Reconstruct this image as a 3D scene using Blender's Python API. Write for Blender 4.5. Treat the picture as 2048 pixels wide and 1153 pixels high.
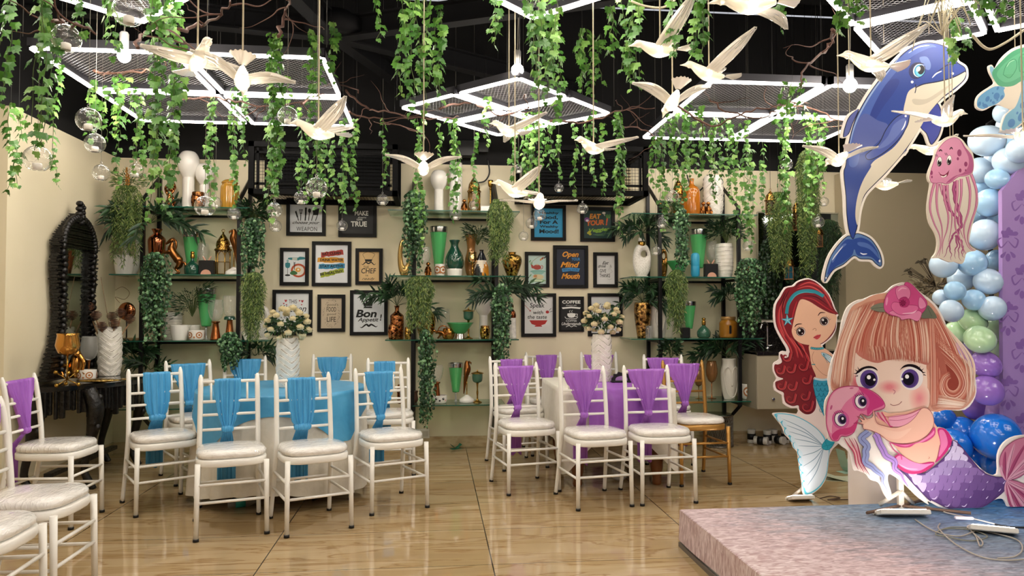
import bpy, math, random
from math import sin, cos, pi, radians
from mathutils import Vector, Matrix
from mathutils.geometry import tessellate_polygon
random.seed(7)
for _o in list(bpy.data.objects): bpy.data.objects.remove(_o)
SC = bpy.context.scene
COL = SC.collection
# ---------- camera ----------
FPX = 1480.0
YAW, PITCH = radians(6.0), math.atan(44/1480)
cam = bpy.data.objects.new('camera', bpy.data.cameras.new('camera')); COL.objects.link(cam)
cam.location = (0, 0, 1.3); cam.rotation_euler = (pi/2 + PITCH, 0, -YAW)
cam.data.sensor_width = 36; cam.data.lens = 36*FPX/2048; cam.data.clip_start = .05
SC.camera = cam
FW = Vector((sin(YAW)*cos(PITCH), cos(YAW)*cos(PITCH), sin(PITCH))); RT = Vector((cos(YAW), -sin(YAW), 0)); UP = RT.cross(FW)
CP = Vector((0, 0, 1.3))
def ray(x, y): return FW*FPX + RT*(x-1024) - UP*(y-576.5)
def atz(x, y, z): r = ray(x, y); return CP + r*((z-CP.z)/r.z)
def aty(x, y, Y): r = ray(x, y); return CP + r*(Y/r.y)
def atx(x, y, X): r = ray(x, y); return CP + r*(X/r.x)
# ---------- world, view ----------
w = bpy.data.worlds.new('world'); SC.world = w; w.use_nodes = True
w.node_tree.nodes['Background'].inputs[0].default_value = (.9, .92, 1, 1)
w.node_tree.nodes['Background'].inputs[1].default_value = .25
SC.view_settings.view_transform = 'Standard'; SC.view_settings.look = 'None'
SC.view_settings.gamma = 1; SC.view_settings.exposure = EXPO = 1.25
LED = 11.0      # strip strength
def lamp(name, kind, loc, energy, size=.3, color=(1, .97, .93), rot=(0, 0, 0), parent=None, sizey=None):
    l = bpy.data.lights.new(name, kind); l.energy = energy; l.color = color
    if kind == 'AREA':
        l.size = size
        if sizey: l.shape = 'RECTANGLE'; l.size_y = sizey
    else: l.shadow_soft_size = size
    o = bpy.data.objects.new(name, l); COL.objects.link(o); o.location = loc; o.rotation_euler = rot
    if parent: o.parent = parent
    return o
# ---------- materials ----------
def lin(h):
    h = h.lstrip('#'); c = [int(h[i:i+2], 16)/255 for i in (0, 2, 4)]
    return tuple(((x+.055)/1.055)**2.4 if x > .04045 else x/12.92 for x in c) + (1,)
MC = {}
def C(h, rough=.5, metal=0, spec=.5, trans=0, emit=0, coat=0, sheen=0, sss=0, ior=1.45):
    k = (h, rough, metal, spec, trans, emit, coat, sheen, sss, ior)
    if k in MC: return MC[k]
    m = bpy.data.materials.new('mat_'+h.strip('#')); m.use_nodes = True
    b = m.node_tree.nodes['Principled BSDF']; c = lin(h)
    b.inputs['Base Color'].default_value = c; b.inputs['Roughness'].default_value = rough
    b.inputs['Metallic'].default_value = metal; b.inputs['Specular IOR Level'].default_value = spec
    b.inputs['IOR'].default_value = ior
    b.inputs['Transmission Weight'].default_value = trans; b.inputs['Coat Weight'].default_value = coat
    b.inputs['Coat Roughness'].default_value = .05
    b.inputs['Sheen Weight'].default_value = sheen
    if emit: b.inputs['Emission Color'].default_value = c; b.inputs['Emission Strength'].default_value = emit
    MC[k] = m; return m
def nodes(m): return m.node_tree.nodes, m.node_tree.links
def glass(h='#ffffff', opac=.10, name='clear_glass', fac=1.0, rough=.02):
    """thin clear glass: fresnel-weighted reflection over a tinted see-through body"""
    k = ('g', h, opac, fac)
    if k in MC: return MC[k]
    m = bpy.data.materials.new(name); m.use_nodes = True; N, L = nodes(m); N.clear()
    o = N.new('ShaderNodeOutputMaterial'); t = N.new('ShaderNodeBsdfTransparent'); g = N.new('ShaderNodeBsdfGlossy')
    d = N.new('ShaderNodeBsdfDiffuse'); mx = N.new('ShaderNodeMixShader'); m2 = N.new('ShaderNodeMixShader')
    lw = N.new('ShaderNodeLayerWeight'); lw.inputs[0].default_value = .45
    pw = N.new('ShaderNodeMath'); pw.operation = 'POWER'; pw.inputs[1].default_value = 2.2
    ml = N.new('ShaderNodeMath'); ml.operation = 'MULTIPLY_ADD'; ml.inputs[1].default_value = .75*fac; ml.inputs[2].default_value = .05
    c = lin(h)
    t.inputs[0].default_value = tuple(x*.97 for x in c[:3])+(1,); d.inputs[0].default_value = c
    g.inputs[0].default_value = (.95, .97, .96, 1); g.inputs[1].default_value = rough
    mx.inputs[0].default_value = opac
    L.new(t.outputs[0], mx.inputs[1]); L.new(d.outputs[0], mx.inputs[2])
    L.new(lw.outputs['Facing'], pw.inputs[0]); L.new(pw.outputs[0], ml.inputs[0]); L.new(ml.outputs[0], m2.inputs[0])
    L.new(mx.outputs[0], m2.inputs[1]); L.new(g.outputs[0], m2.inputs[2]); L.new(m2.outputs[0], o.inputs[0])
    MC[k] = m; return m
def noisy(name, stops, scale, rough=.5, detail=4, stretch=(1, 1, 1), bump=0, metal=0, distort=0, rot=(0, 0, 0), coat=0):
    m = bpy.data.materials.new(name); m.use_nodes = True; N, L = nodes(m); b = N['Principled BSDF']
    tc = N.new('ShaderNodeTexCoord'); mp = N.new('ShaderNodeMapping'); n = N.new('ShaderNodeTexNoise'); r = N.new('ShaderNodeValToRGB')
    mp.inputs['Scale'].default_value = stretch; mp.inputs['Rotation'].default_value = rot
    n.inputs['Scale'].default_value = scale; n.inputs['Detail'].default_value = detail; n.inputs['Distortion'].default_value = distort
    L.new(tc.outputs['Object'], mp.inputs[0]); L.new(mp.outputs[0], n.inputs[0]); L.new(n.outputs[0], r.inputs[0])
    el = r.color_ramp.elements
    while len(el) < len(stops): el.new(.5)
    for e, (p, h) in zip(el, stops): e.position = p; e.color = lin(h)
    L.new(r.outputs[0], b.inputs['Base Color']); b.inputs['Roughness'].default_value = rough; b.inputs['Metallic'].default_value = metal
    b.inputs['Coat Weight'].default_value = coat
    if bump:
        bp = N.new('ShaderNodeBump'); bp.inputs['Strength'].default_value = bump; bp.inputs['Distance'].default_value = .01
        L.new(n.outputs[0], bp.inputs['Height']); L.new(bp.outputs[0], b.inputs['Normal'])
    return m
# ---------- mesh builder ----------
class MB:
    def __init__(s, off=(0, 0, 0)): s.v = []; s.f = []; s.m = []; s.s = []; s.off = Vector(off)
    def add(s, vs, fs, mat=0, smooth=False, M=None):
        n = len(s.v)
        for p in vs:
            p = Vector(p)
            if M is not None: p = M @ p
            s.v.append(p)
        for f in fs: s.f.append(tuple(n+i for i in f)); s.m.append(mat); s.s.append(smooth)
        return s
    def box(s, c, d, mat=0, M=None, rz=0, bev=0):
        x, y, z = d[0]/2, d[1]/2, d[2]/2
        T = Matrix.Translation(c) @ Matrix.Rotation(rz, 4, 'Z')
        if M is not None: T = M @ T
        if bev:
            b = min(bev, x*.9, y*.9, z*.9); vs = []
            for sz in (-1, 1):
                for ring in (0, 1):
                    if sz < 0: zz, ins = (-z, b) if ring == 0 else (-z+b, 0)
                    else: zz, ins = (z-b, 0) if ring == 0 else (z, b)
                    X, Y = x-ins, y-ins; q = b*.7
                    for px, py in ((X-q, -Y), (X, -Y+q), (X, Y-q), (X-q, Y), (-X+q, Y), (-X, Y-q), (-X, -Y+q), (-X+q, -Y)): vs.append((px, py, zz))
            fs = [tuple(range(7, -1, -1)), tuple(range(24, 32))]
            for r in range(3):
                for i in range(8): j = (i+1) % 8; fs.append((r*8+i, r*8+j, r*8+8+j, r*8+8+i))
            return s.add(vs, fs, mat, False, T)
        vs = [(a*x, b*y, c_*z) for c_ in (-1, 1) for b in (-1, 1) for a in (-1, 1)]
        return s.add(vs, [(0, 2, 3, 1), (4, 5, 7, 6), (0, 1, 5, 4), (2, 6, 7, 3), (0, 4, 6, 2), (1, 3, 7, 5)], mat, False, T)
    def tube(s, pts, r, seg=8, mat=0, cap=True, smooth=True, closed=False):
        pts = [Vector(p) for p in pts]; n = len(pts)
        rs = r if isinstance(r, (list, tuple)) else [r]*n
        vs = []; prev = None
        for i, p in enumerate(pts):
            a = pts[i-1] if (i > 0 or closed) else p; b = pts[(i+1) % n] if (i < n-1 or closed) else p
            t = (b-a).normalized() if (b-a).length > 1e-9 else Vector((0, 0, 1))
            if prev is None:
                u = t.cross(Vector((0, 0, 1)) if abs(t.z) < .9 else Vector((0, 1, 0))).normalized()
            else:
                u = prev - t*prev.dot(t); u = u.normalized() if u.length > 1e-6 else t.orthogonal().normalized()
            prev = u; v = t.cross(u)
            for k in range(seg): a2 = 2*pi*k/seg; vs.append(p + (u*cos(a2)+v*sin(a2))*rs[i])
        fs = []
        for i in range(n if closed else n-1):
            for k in range(seg):
                k2 = (k+1) % seg; j = (i+1) % n
                fs.append((i*seg+k, i*seg+k2, j*seg+k2, j*seg+k))
        s.add(vs, fs, mat, smooth)
        if cap and not closed:
            m0 = len(s.v)-n*seg
            s.f.append(tuple(m0+k for k in range(seg-1, -1, -1))); s.m.append(mat); s.s.append(False)
            s.f.append(tuple(m0+(n-1)*seg+k for k in range(seg))); s.m.append(mat); s.s.append(False)
        return s
    def lathe(s, prof, c=(0, 0, 0), seg=24, mat=0, smooth=True, M=None, rib=0, ribn=0, closed=True):
        vs = []; T = Matrix.Translation(c)
        if M is not None: T = T @ M
        for (r, z) in prof:
            for k in range(seg):
                a = 2*pi*k/seg; rr = max(r, .0004)*(1+rib*cos(ribn*a)); vs.append((rr*cos(a), rr*sin(a), z))
        fs = []
        for i in range(len(prof)-1):
            for k in range(seg): k2 = (k+1) % seg; fs.append((i*seg+k, i*seg+k2, (i+1)*seg+k2, (i+1)*seg+k))
        s.add(vs, fs, mat, smooth, T)
        if closed:
            m0 = len(s.v)-len(prof)*seg
            s.f.append(tuple(m0+k for k in range(seg-1, -1, -1))); s.m.append(mat); s.s.append(False)
            e = m0+(len(prof)-1)*seg; s.f.append(tuple(e+k for k in range(seg))); s.m.append(mat); s.s.append(False)
        return s
    def ball(s, c, r, seg=14, rings=9, mat=0, M=None):
        if not isinstance(r, (tuple, list)): r = (r, r, r)
        T = Matrix.Translation(c)
        if M is not None: T = T @ M
        vs = [(0, 0, -r[2])]
        for i in range(1, rings):
            p = -pi/2+pi*i/rings
            for k in range(seg): a = 2*pi*k/seg; vs.append((r[0]*cos(p)*cos(a), r[1]*cos(p)*sin(a), r[2]*sin(p)))
        vs.append((0, 0, r[2])); fs = []
        for k in range(seg): fs.append((0, 1+(k+1) % seg, 1+k))
        for i in range(rings-2):
            for k in range(seg): k2 = (k+1) % seg; fs.append((1+i*seg+k, 1+i*seg+k2, 1+(i+1)*seg+k2, 1+(i+1)*seg+k))
        e = len(vs)-1; b = 1+(rings-2)*seg
        for k in range(seg): fs.append((b+k, b+(k+1) % seg, e))
        return s.add(vs, fs, mat, True, T)
    def rings(s, rs, mat=0, smooth=True, cap0=True, cap1=True):
        n = len(rs[0]); vs = [p for r in rs for p in r]; fs = []
        for i in range(len(rs)-1):
            for k in range(n): k2 = (k+1) % n; fs.append((i*n+k, i*n+k2, (i+1)*n+k2, (i+1)*n+k))
        if cap0: fs.append(tuple(range(n-1, -1, -1)))
        if cap1: fs.append(tuple((len(rs)-1)*n+k for k in range(n)))
        return s.add(vs, fs, mat, smooth)
    def fill(s, pts, mat=0, M=None):
        """flat polygon (may be concave) given as 3D points"""
        P = [Vector(p) for p in pts]
        try: tr = tessellate_polygon([P])
        except Exception: return s
        return s.add(P, [tuple(t) for t in tr], mat, False, M)
    def build(s, name, mats, parent=None, loc=None, rz=0, sub=0):
        me = bpy.data.meshes.new(name); me.from_pydata([p-s.off for p in s.v], [], s.f)
        if not isinstance(mats, (list, tuple)): mats = [mats]
        for m in mats: me.materials.append(m)
        me.polygons.foreach_set('material_index', s.m); me.polygons.foreach_set('use_smooth', s.s); me.update()
        o = bpy.data.objects.new(name, me); COL.objects.link(o)
        if loc is not None: o.location = loc
        elif parent is None: o.location = s.off
        o.rotation_euler.z = rz
        if parent: o.parent = parent
        return o
def tag(o, label, cat, group=None, kind=None):
    if label: o['label'] = label
    if cat: o['category'] = cat
    if group: o['group'] = group
    if kind: o['kind'] = kind
    return o
def thing(name, label, cat, loc=(0, 0, 0), rz=0, group=None):
    o = bpy.data.objects.new(name, None); COL.objects.link(o); o.location = loc; o.rotation_euler.z = rz; o.empty_display_size = .1
    return tag(o, label, cat, group)
def struct(o): o['kind'] = 'structure'; return o
def copy_tree(o, parent=None):
    c = o.copy(); COL.objects.link(c)
    if parent: c.parent = parent
    for ch in [x for x in bpy.data.objects if x.parent == o]: copy_tree(ch, c)
    return c
def smoothpts(pts, n=4, closed=True):
    """Catmull-Rom through points"""
    out = []; N = len(pts); rng = range(N) if closed else range(N-1)
    P = lambda i: pts[i % N] if closed else pts[max(0, min(N-1, i))]
    for i in rng:
        p0, p1, p2, p3 = P(i-1), P(i), P(i+1), P(i+2)
        for k in range(n):
            t = k/n; out.append(tuple(.5*((2*b)+(-a+c)*t+(2*a-5*b+4*c-d)*t*t+(-a+3*b-3*c+d)*t**3) for a, b, c, d in zip(p0, p1, p2, p3)))
    if not closed: out.append(tuple(pts[-1]))
    return out
def text2d(body, shear=0, bold=0, spacing=1):
    cu = bpy.data.curves.new('txt', 'FONT'); cu.body = body; cu.shear = shear; cu.offset = bold; cu.space_character = spacing; cu.resolution_u = 3
    o = bpy.data.objects.new('txt', cu); COL.objects.link(o)
    me = bpy.data.meshes.new_from_object(o)
    vs = [(v.co.x, v.co.y) for v in me.vertices]; fs = [tuple(p.vertices) for p in me.polygons]
    bpy.data.objects.remove(o); bpy.data.curves.remove(cu); bpy.data.meshes.remove(me)
    if not vs: return [], [], (0, 0, 1, 1)
    xs = [a for a, b in vs]; ys = [b for a, b in vs]
    return vs, fs, (min(xs), min(ys), max(xs), max(ys))
WHITE = C('#f2f0ea', .3, coat=.3); BLACKM = C('#0c0c0d', .45); GOLD = C('#c79a4a', .25, 1); COPPER = C('#b5703f', .25, 1)
BRONZE = C('#7d5230', .32, .9); BRASS = C('#b08a40', .25, 1); SILVER = C('#c8c8c8', .18, 1); GLASS = glass()
# ================= ROOM =================
WY, LX, RX, BY, H1, HC = 7.1, -2.9, 6.2, -3.2, 2.7, 4.3
wallm = noisy('cream_wall', [(.3, '#e3d8b8'), (.7, '#eadfc2')], 1.4, .55)
wallg = noisy('taupe_wall', [(.3, '#b0a487'), (.7, '#b8ab8f')], 1.0, .5)
blackw = noisy('black_wall', [(.3, '#08080a'), (.7, '#0d0d10')], 2, .8)
def slab(name, c, d, m, kind=True):
    o = MB().box((0, 0, 0), d).build(name, m, loc=c)
    return struct(o) if kind else o
# floor: polished marble-look porcelain, 1.17 x .61 m tiles
fm = bpy.data.materials.new('marble_floor'); fm.use_nodes = True; N, L = nodes(fm); b = N['Principled BSDF']
tc = N.new('ShaderNodeTexCoord'); sep = N.new('ShaderNodeSeparateXYZ'); L.new(tc.outputs['Object'], sep.inputs[0])
def mth(op, a, bb=None, c=None):
    n = N.new('ShaderNodeMath'); n.operation = op
    for i, v in enumerate((a, bb, c)):
        if v is None: continue
        if isinstance(v, (int, float)): n.inputs[i].default_value = v
        else: L.new(v, n.inputs[i])
    return n.outputs[0]
def joint(out, off, step, wd):
    t = mth('FRACT', mth('DIVIDE', mth('SUBTRACT', out, off), step))
    return mth('LESS_THAN', t, wd/step)
jx = joint(sep.outputs[0], .297, 1.175, .006); jy = joint(sep.outputs[1], 3.806, .61, .004)
j = mth('MAXIMUM', jx, jy)
ix = mth('FLOOR', mth('DIVIDE', mth('SUBTRACT', sep.outputs[0], .297), 1.175)); iy = mth('FLOOR', mth('DIVIDE', mth('SUBTRACT', sep.outputs[1], 3.806), .61))
cmb = N.new('ShaderNodeCombineXYZ'); L.new(mth('MULTIPLY', ix, 3.7), cmb.inputs[0]); L.new(mth('MULTIPLY', iy, 2.3), cmb.inputs[1]); L.new(mth('ADD', ix, iy), cmb.inputs[2])
va = N.new('ShaderNodeVectorMath'); va.operation = 'ADD'; L.new(tc.outputs['Object'], va.inputs[0]); L.new(cmb.outputs[0], va.inputs[1])
mp = N.new('ShaderNodeMapping'); mp.inputs['Rotation'].default_value = (0, 0, radians(-11)); mp.inputs['Scale'].default_value = (.5, 3.2, 1); L.new(va.outputs[0], mp.inputs[0])
n1 = N.new('ShaderNodeTexNoise'); n1.inputs['Scale'].default_value = 2.2; n1.inputs['Detail'].default_value = 8; n1.inputs['Distortion'].default_value = .9; L.new(mp.outputs[0], n1.inputs[0])
r1 = N.new('ShaderNodeValToRGB'); L.new(n1.outputs[0], r1.inputs[0]); el = r1.color_ramp.elements
for _ in range(3): el.new(.5)
for e, (p, h) in zip(el, [(.28, '#a58c66'), (.47, '#ad946c'), (.5, '#94764f'), (.525, '#b09873'), (.75, '#b9a47f')]): e.position = p; e.color = lin(h)
mx = N.new('ShaderNodeMix'); mx.data_type = 'RGBA'; L.new(j, mx.inputs[0]); L.new(r1.outputs[0], mx.inputs[6]); mx.inputs[7].default_value = lin('#2a211a')
L.new(mx.outputs[2], b.inputs['Base Color']); b.inputs['Roughness'].default_value = .055; b.inputs['Specular IOR Level'].default_value = .45
slab('floor', ((LX+RX)/2-1, (WY+BY)/2, -.05), (RX-LX+2, WY-BY, .1), fm)
bpy.data.objects['floor'].location = (0, 0, 0)
_f = bpy.data.objects['floor'].data
for v in _f.vertices: v.co.x += (LX+RX)/2-1; v.co.y += (WY+BY)/2; v.co.z -= .05
# ceiling: black corrugated sheet
cm_ = MB(); n = 110; xs0, xs1 = LX-2, RX
vs = []; 
for i in range(n+1):
    y = BY + (WY-BY)*i/n; z = HC + (.03 if i % 4 in (0, 1) else 0)
    vs += [(xs0, y, z), (xs1, y, z)]
cm_.add(vs, [(2*i, 2*i+1, 2*i+3, 2*i+2) for i in range(n)])
cm_.box(((xs0+xs1)/2, (WY+BY)/2, HC+.1), (xs1-xs0, WY-BY, .05))
struct(cm_.build('ceiling', C('#0f0f11', .65)))
slab('wall_back', ((LX+RX)/2, WY+.075, H1/2), (RX-LX+.3, .15, H1), wallm)
slab('wall_back_upper', ((LX+RX)/2, WY+.1, (H1+HC)/2), (RX-LX+.3, .12, HC-H1), blackw)
slab('wall_left', (LX-.075, (WY+5.36)/2, H1/2), (.15, WY-5.36, H1), wallm)
slab('wall_left_return', (LX-.62, 5.36+.06, H1/2), (.94, .12, H1), C('#cbb7a0', .6))
slab('wall_left_upper', (LX-.1, (WY+BY)/2, (H1+HC)/2), (.1, WY-BY, HC-H1), blackw)
slab('wall_left_near', (LX-1.1, (5.48+BY)/2, HC/2), (.1, 5.48-BY, HC), wallm)
slab('wall_left_return_upper', (LX-.6, 5.42, (H1+HC)/2), (1.05, .12, HC-H1), blackw)
slab('wall_right', (RX+.05, (WY+BY)/2, HC/2), (.1, WY-BY, HC), blackw)
slab('wall_front', ((LX+RX)/2-1, BY-.05, HC/2), (RX-LX+2, .1, HC), C('#8d8472', .7))
# taupe partition at right of the sink niche
pA = aty(1690, 357, 6.9).x
slab('wall_partition', ((pA+RX)/2, 7.0, 1.34), (RX-pA, .18, 2.66), wallg)
skm = noisy('marble_skirting', [(.35, '#b59c76'), (.5, '#cdb993'), (.7, '#a98d66')], 5, .25, stretch=(1, 1, 3))
slab('baseboard_back', ((LX+pA)/2, WY-.008, .05), (pA-LX, .016, .1), skm)
slab('baseboard_left', (LX+.008, (WY+5.36)/2, .05), (.016, WY-5.36-.02, .1), skm)
slab('baseboard_right', ((pA+RX)/2, 6.9, .05), (RX-pA, .016, .1), skm)
# steel roof beams + purlins, round spider joint
bm_ = C('#131316', .7, 0, .2)
def beam(a, b_, wd=.12, hh=.2, label='black steel roof beam'):
    a = Vector(a); b_ = Vector(b_); d = b_-a; mb = MB(); L_ = d.length
    R = d.to_track_quat('X', 'Z').to_matrix().to_4x4(); T = Matrix.Translation((a+b_)/2) @ R
    for zz in (hh/2, -hh/2): mb.box((0, 0, zz), (L_, wd, .014), M=T)
    mb.box((0, 0, 0), (L_, .012, hh), M=T)
    o = mb.build('roof_beam', bm_); o['kind'] = 'structure'; return o
hub = aty(670, 60, 5.4)
for dx, dy in ((-3, -.4), (2.9, -1.2), (.55, 1.6), (-.6, -2.3), (2.2, 1.5)): beam(hub, hub+Vector((dx, dy, .05)), .1, .14)
beam((LX, 5.9, 4.0), (RX, 5.9, 4.0), .1, .16); beam((1.3, 4.4, 3.7), (4.5, 3.9, 3.9), .12, .2); beam((LX-1, 3.4, 4.05), (RX, 3.4, 4.05), .08, .12)
for px_ in (955, 1395): beam(aty(px_, 40, 6.8), aty(px_, 160, 6.9), .05, .05)
struct(MB().lathe([(.16, -.06), (.22, -.03), (.22, .05), (.12, .12)], tuple(hub), 20).build('roof_beam_joint', bm_))
# ---------- LED mesh ceiling panels ----------
ledm = C('#fff4e8', .5, emit=LED); alu = C('#55555c', .4, .6); wirem = C('#a9a9ae', .4, .4)
def led_panel(label, corner, ux, side, nx=2, ny=2, z=2.85, extra=None):
    """square cells each edged with LED tubes; corner = start, ux = unit x direction in plan"""
    ux = Vector((ux[0], ux[1], 0)).normalized(); uy = Vector((-ux.y, ux.x, 0)); c0 = Vector((corner[0], corner[1], z))
    T = Matrix(((ux.x, uy.x, 0, c0.x), (ux.y, uy.y, 0, c0.y), (0, 0, 1, c0.z), (0, 0, 0, 1)))
    t = thing('led_ceiling_panel', label, 'ceiling light', T @ Vector((side, side, 0)), 0, 'LED mesh panels under the ceiling')
    g = .03
    for i in range(nx):
        for j in range(ny):
            x0, y0, x1, y1 = i*side+g, j*side+g, (i+1)*side-g, (j+1)*side-g
            xm, ym, s_ = (x0+x1)/2, (y0+y1)/2, x1-x0
            fr = MB(t.location); st = MB(t.location); me = MB(t.location)
            for (cx, cy, lx, ly) in ((xm, y0, s_, .03), (xm, y1, s_, .03), (x0, ym, .03, s_), (x1, ym, .03, s_)):
                fr.box((cx, cy, .035), (lx+.03 if lx > ly else lx, ly+.03 if ly > lx else ly, .05), M=T)
                st.box((cx, cy, 0), (lx-.01 if lx > ly else .02, ly-.01 if ly > lx else .02, .014), M=T)
            k = 0; d = .034; s2 = s_
            while k*d < 2*s2:
                a = k*d
                for sgn in (0, 1):
                    p = (max(0, a-s2), min(a, s2)); q = (min(a, s2), max(0, a-s2))
                    if sgn: p = (s2-p[0], p[1]); q = (s2-q[0], q[1])
                    A = T @ Vector((x0+p[0], y0+p[1], .045+.003*sgn)); B = T @ Vector((x0+q[0], y0+q[1], .045+.003*sgn))
                    if (A-B).length > .02: me.tube([A, B], .0013, 3, cap=False, smooth=False)
                k += 1
            f = fr.build('cell_frame', alu, t); st.build('led_tube', ledm, f); me.build('wire_mesh', wirem, f)
    cb = MB(t.location)
    for (i, j) in ((0, 0), (nx, 0), (0, ny), (nx, ny), (1, 1)):
        p = T @ Vector((i*side, j*side, .06)); cb.tube([p, (p.x, p.y, HC)], .003, 5)
    cb.build('suspension_cable', C('#333333', .5), t)
    return t
led_panel('square four-cell LED mesh panel above the blue-draped round table, left', (-2.41, 4.58), (1, 0), .875)
led_panel('diamond-shaped four-cell LED mesh panel in the middle, beside the bare bulb', (.56, 4.84), (1, 1), .60)
led_panel('square four-cell LED mesh panel above the right-hand glass shelves, behind the dolphin', (1.84, 4.78), (1, 0), .85)
led_panel('diamond LED mesh panel whose far corner shows at the top left edge', (-1.57, 2.47), (1, 1), .6)
led_panel('diamond LED mesh panel whose far corner shows at top centre', (.52, 2.2), (1, 1), .6)
led_panel('diamond LED mesh panel at top right above the leaping dolphin', (2.68, 2.53), (1, 1), .6)
# the same fixtures carry on over the rest of the hall (behind the viewer)
led_panel('LED mesh panel further along the hall, over the viewer', (-1.5, .3), (1, 0), .85)
led_panel('LED mesh panel further along the hall, right of the viewer', (1.2, .1), (1, 0), .85)
led_panel('LED mesh panel further back along the hall, left', (-2.2, -2.4), (1, 0), .85)
led_panel('LED mesh panel further back along the hall, right', (1.8, -2.4), (1, 0), .85)
led_panel('LED mesh panel over the hall right of the stage', (4.1, 1.2), (1, 0), .85)
# ---------- bare bulbs ----------
def bulb(px, py, Y, label, r=.035, e=14):
    p = aty(px, py, Y); t = thing('pendant_bulb', label, 'light bulb', p, 0, 'bare bulbs on holders')
    MB().ball((0, 0, 0), (r, r, r*1.05)).build('bulb', C('#fff1dc', .4, emit=40), t)
    MB().lathe([(.022, .0), (.024, .09), (.018, .1)], (0, 0, r*.9), 12).build('bulb_holder', C('#b8b8b8', .4), t)
    MB().tube([(0, 0, .12), (.01, 0, .5), (0, 0, HC-p.z)], .004, 5).build('cable', C('#99958c', .5), t)
    lamp('bulb_light', 'POINT', (0, 0, -.06), e, .04, (1, .9, .75), parent=t)
bulb(1035, 141, 4.9, 'bare glowing bulb hanging over the middle diamond panel', .042)
bulb(248, 112, 4.2, 'bare glowing bulb at left among the ivy strands', .035)
bulb(1700, 171, 4.6, 'bare glowing bulb beside the dolphin back', .045)
# ---------- caged air conditioners on the back wall ----------
def ac_cage(label, xl, xr, yt, yb, acx, wd):
    Y0 = 6.45; a = aty(xl, yt, Y0); c = aty(xr, yb, Y0); W = c.x-a.x; Hh = a.z-c.z; D = WY-Y0
    t = thing('air_conditioner_cage', label, 'cage', (a.x+W/2, Y0+D/2, c.z))
    fr = MB(); e = .045
    for y in (-D/2+e/2, D/2-e/2):
        for z in (e/2, Hh-e/2): fr.box((0, y, z), (W, e, e))
        for x in (-W/2+e/2, W/2-e/2): fr.box((x, y, Hh/2), (e, e, Hh))
    for x in (-W/2+e/2, W/2-e/2):
        for z in (e/2, Hh-e/2): fr.box((x, 0, z), (e, D, e))
    fr.box((0, -D/2+.02, Hh-.09), (W-.1, .02, .02)); fr.box((0, -D/2+.02, .09), (W-.1, .02, .02))
    for x in (-W*.44, W*.44): fr.box((x, -D/2+.02, Hh/2), (.02, .02, Hh-.1))
    fr.build('cage_frame', C('#0b0b0c', .75, 0, .15), t)
    g = MB(); nx = int(W/.028); nz = int(Hh/.028)
    for i in range(1, nx): g.box((-W/2+W*i/nx, -D/2+.03, Hh/2), (.0025, .0025, Hh-.06))
    for i in range(1, nz): g.box((0, -D/2+.032, Hh*i/nz), (W-.06, .0025, .0025))
    for i in range(1, nx): g.box((-W/2+W*i/nx, 0, .02), (.0025, D-.06, .0025))
    g.build('wire_grille', C('#0e0e10', .75, 0, .15), t)
    u = MB(); u.box((acx, .06, Hh*.5), (wd, .3, Hh*.72), bev=.02); u.build('condenser_unit', C('#0f1011', .75, 0, .15), t)
    l = MB()
    for i in range(9): l.box((acx, -.1, Hh*.2+i*Hh*.07), (wd*.9, .012, .012))
    l.build('louvre', C('#141518', .7, 0, .15), t)
    for sx in (-1, 1):
        v = MB()
        for i in range(10):
            for k in range(3): v.box((sx*W*.43+k*.022-.02, .1, .05+i*.03), (.016, .01, .022))
        v.build('vent_block', C('#c9bb93', .6), t)
ac_cage('black wire cage of an air conditioner on the wall, left one', 497, 795, 282, 392, .02, 1.0)
ac_cage('black wire cage of an air conditioner on the wall, right one', 1045, 1297, 288, 392, -.02, .85)
b_ = MB(); b_.box((0, 0, 0), (.24, .1, .16), bev=.01); b_.box((.2, .02, .02), (.09, .06, .09))
tag(b_.build('junction_box', C('#17171a', .4), loc=aty(925, 298, 7.02)), 'black junction box on the dark upper wall between the two cages', 'electrical box')
def wirecable(pts, label, Y, m=BLACKM, r=.007):
    P = [aty(x, y, Y) for x, y in pts]; mb = MB(P[0]); mb.tube(smoothpts(P, 5, False), r, 6); tag(mb.build('wall_cable', m), label, 'cable')
wirecable([(975, 318), (979, 345), (970, 362), (955, 366)], 'black cable drooping above the moroccan lantern', 7.05)
wirecable([(1374, 350), (1381, 372), (1392, 383)], 'black cable curling behind the amber glass bell vase', 7.05)
wirecable([(1415, 350), (1408, 372), (1398, 383)], 'black cable dropping right of the amber glass bell vase', 7.05)
#wirecable([(1120, 884), (1100, 840)], 'thin black cable low on the wall behind purple chairs', 7.06)
so = MB(); so.box((0, 0, 0), (.16, .012, .09), bev=.004); so.box((-.04, -.008, 0), (.05, .006, .05), 1); so.box((.04, -.008, 0), (.05, .006, .05), 1)
tag(so.build('wall_socket', [C('#e6e2d6', .4), C('#cfcabb', .4)], loc=aty(842, 868, 7.085)), 'white double wall socket low on the cream wall beside hanging vine', 'socket')
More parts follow.
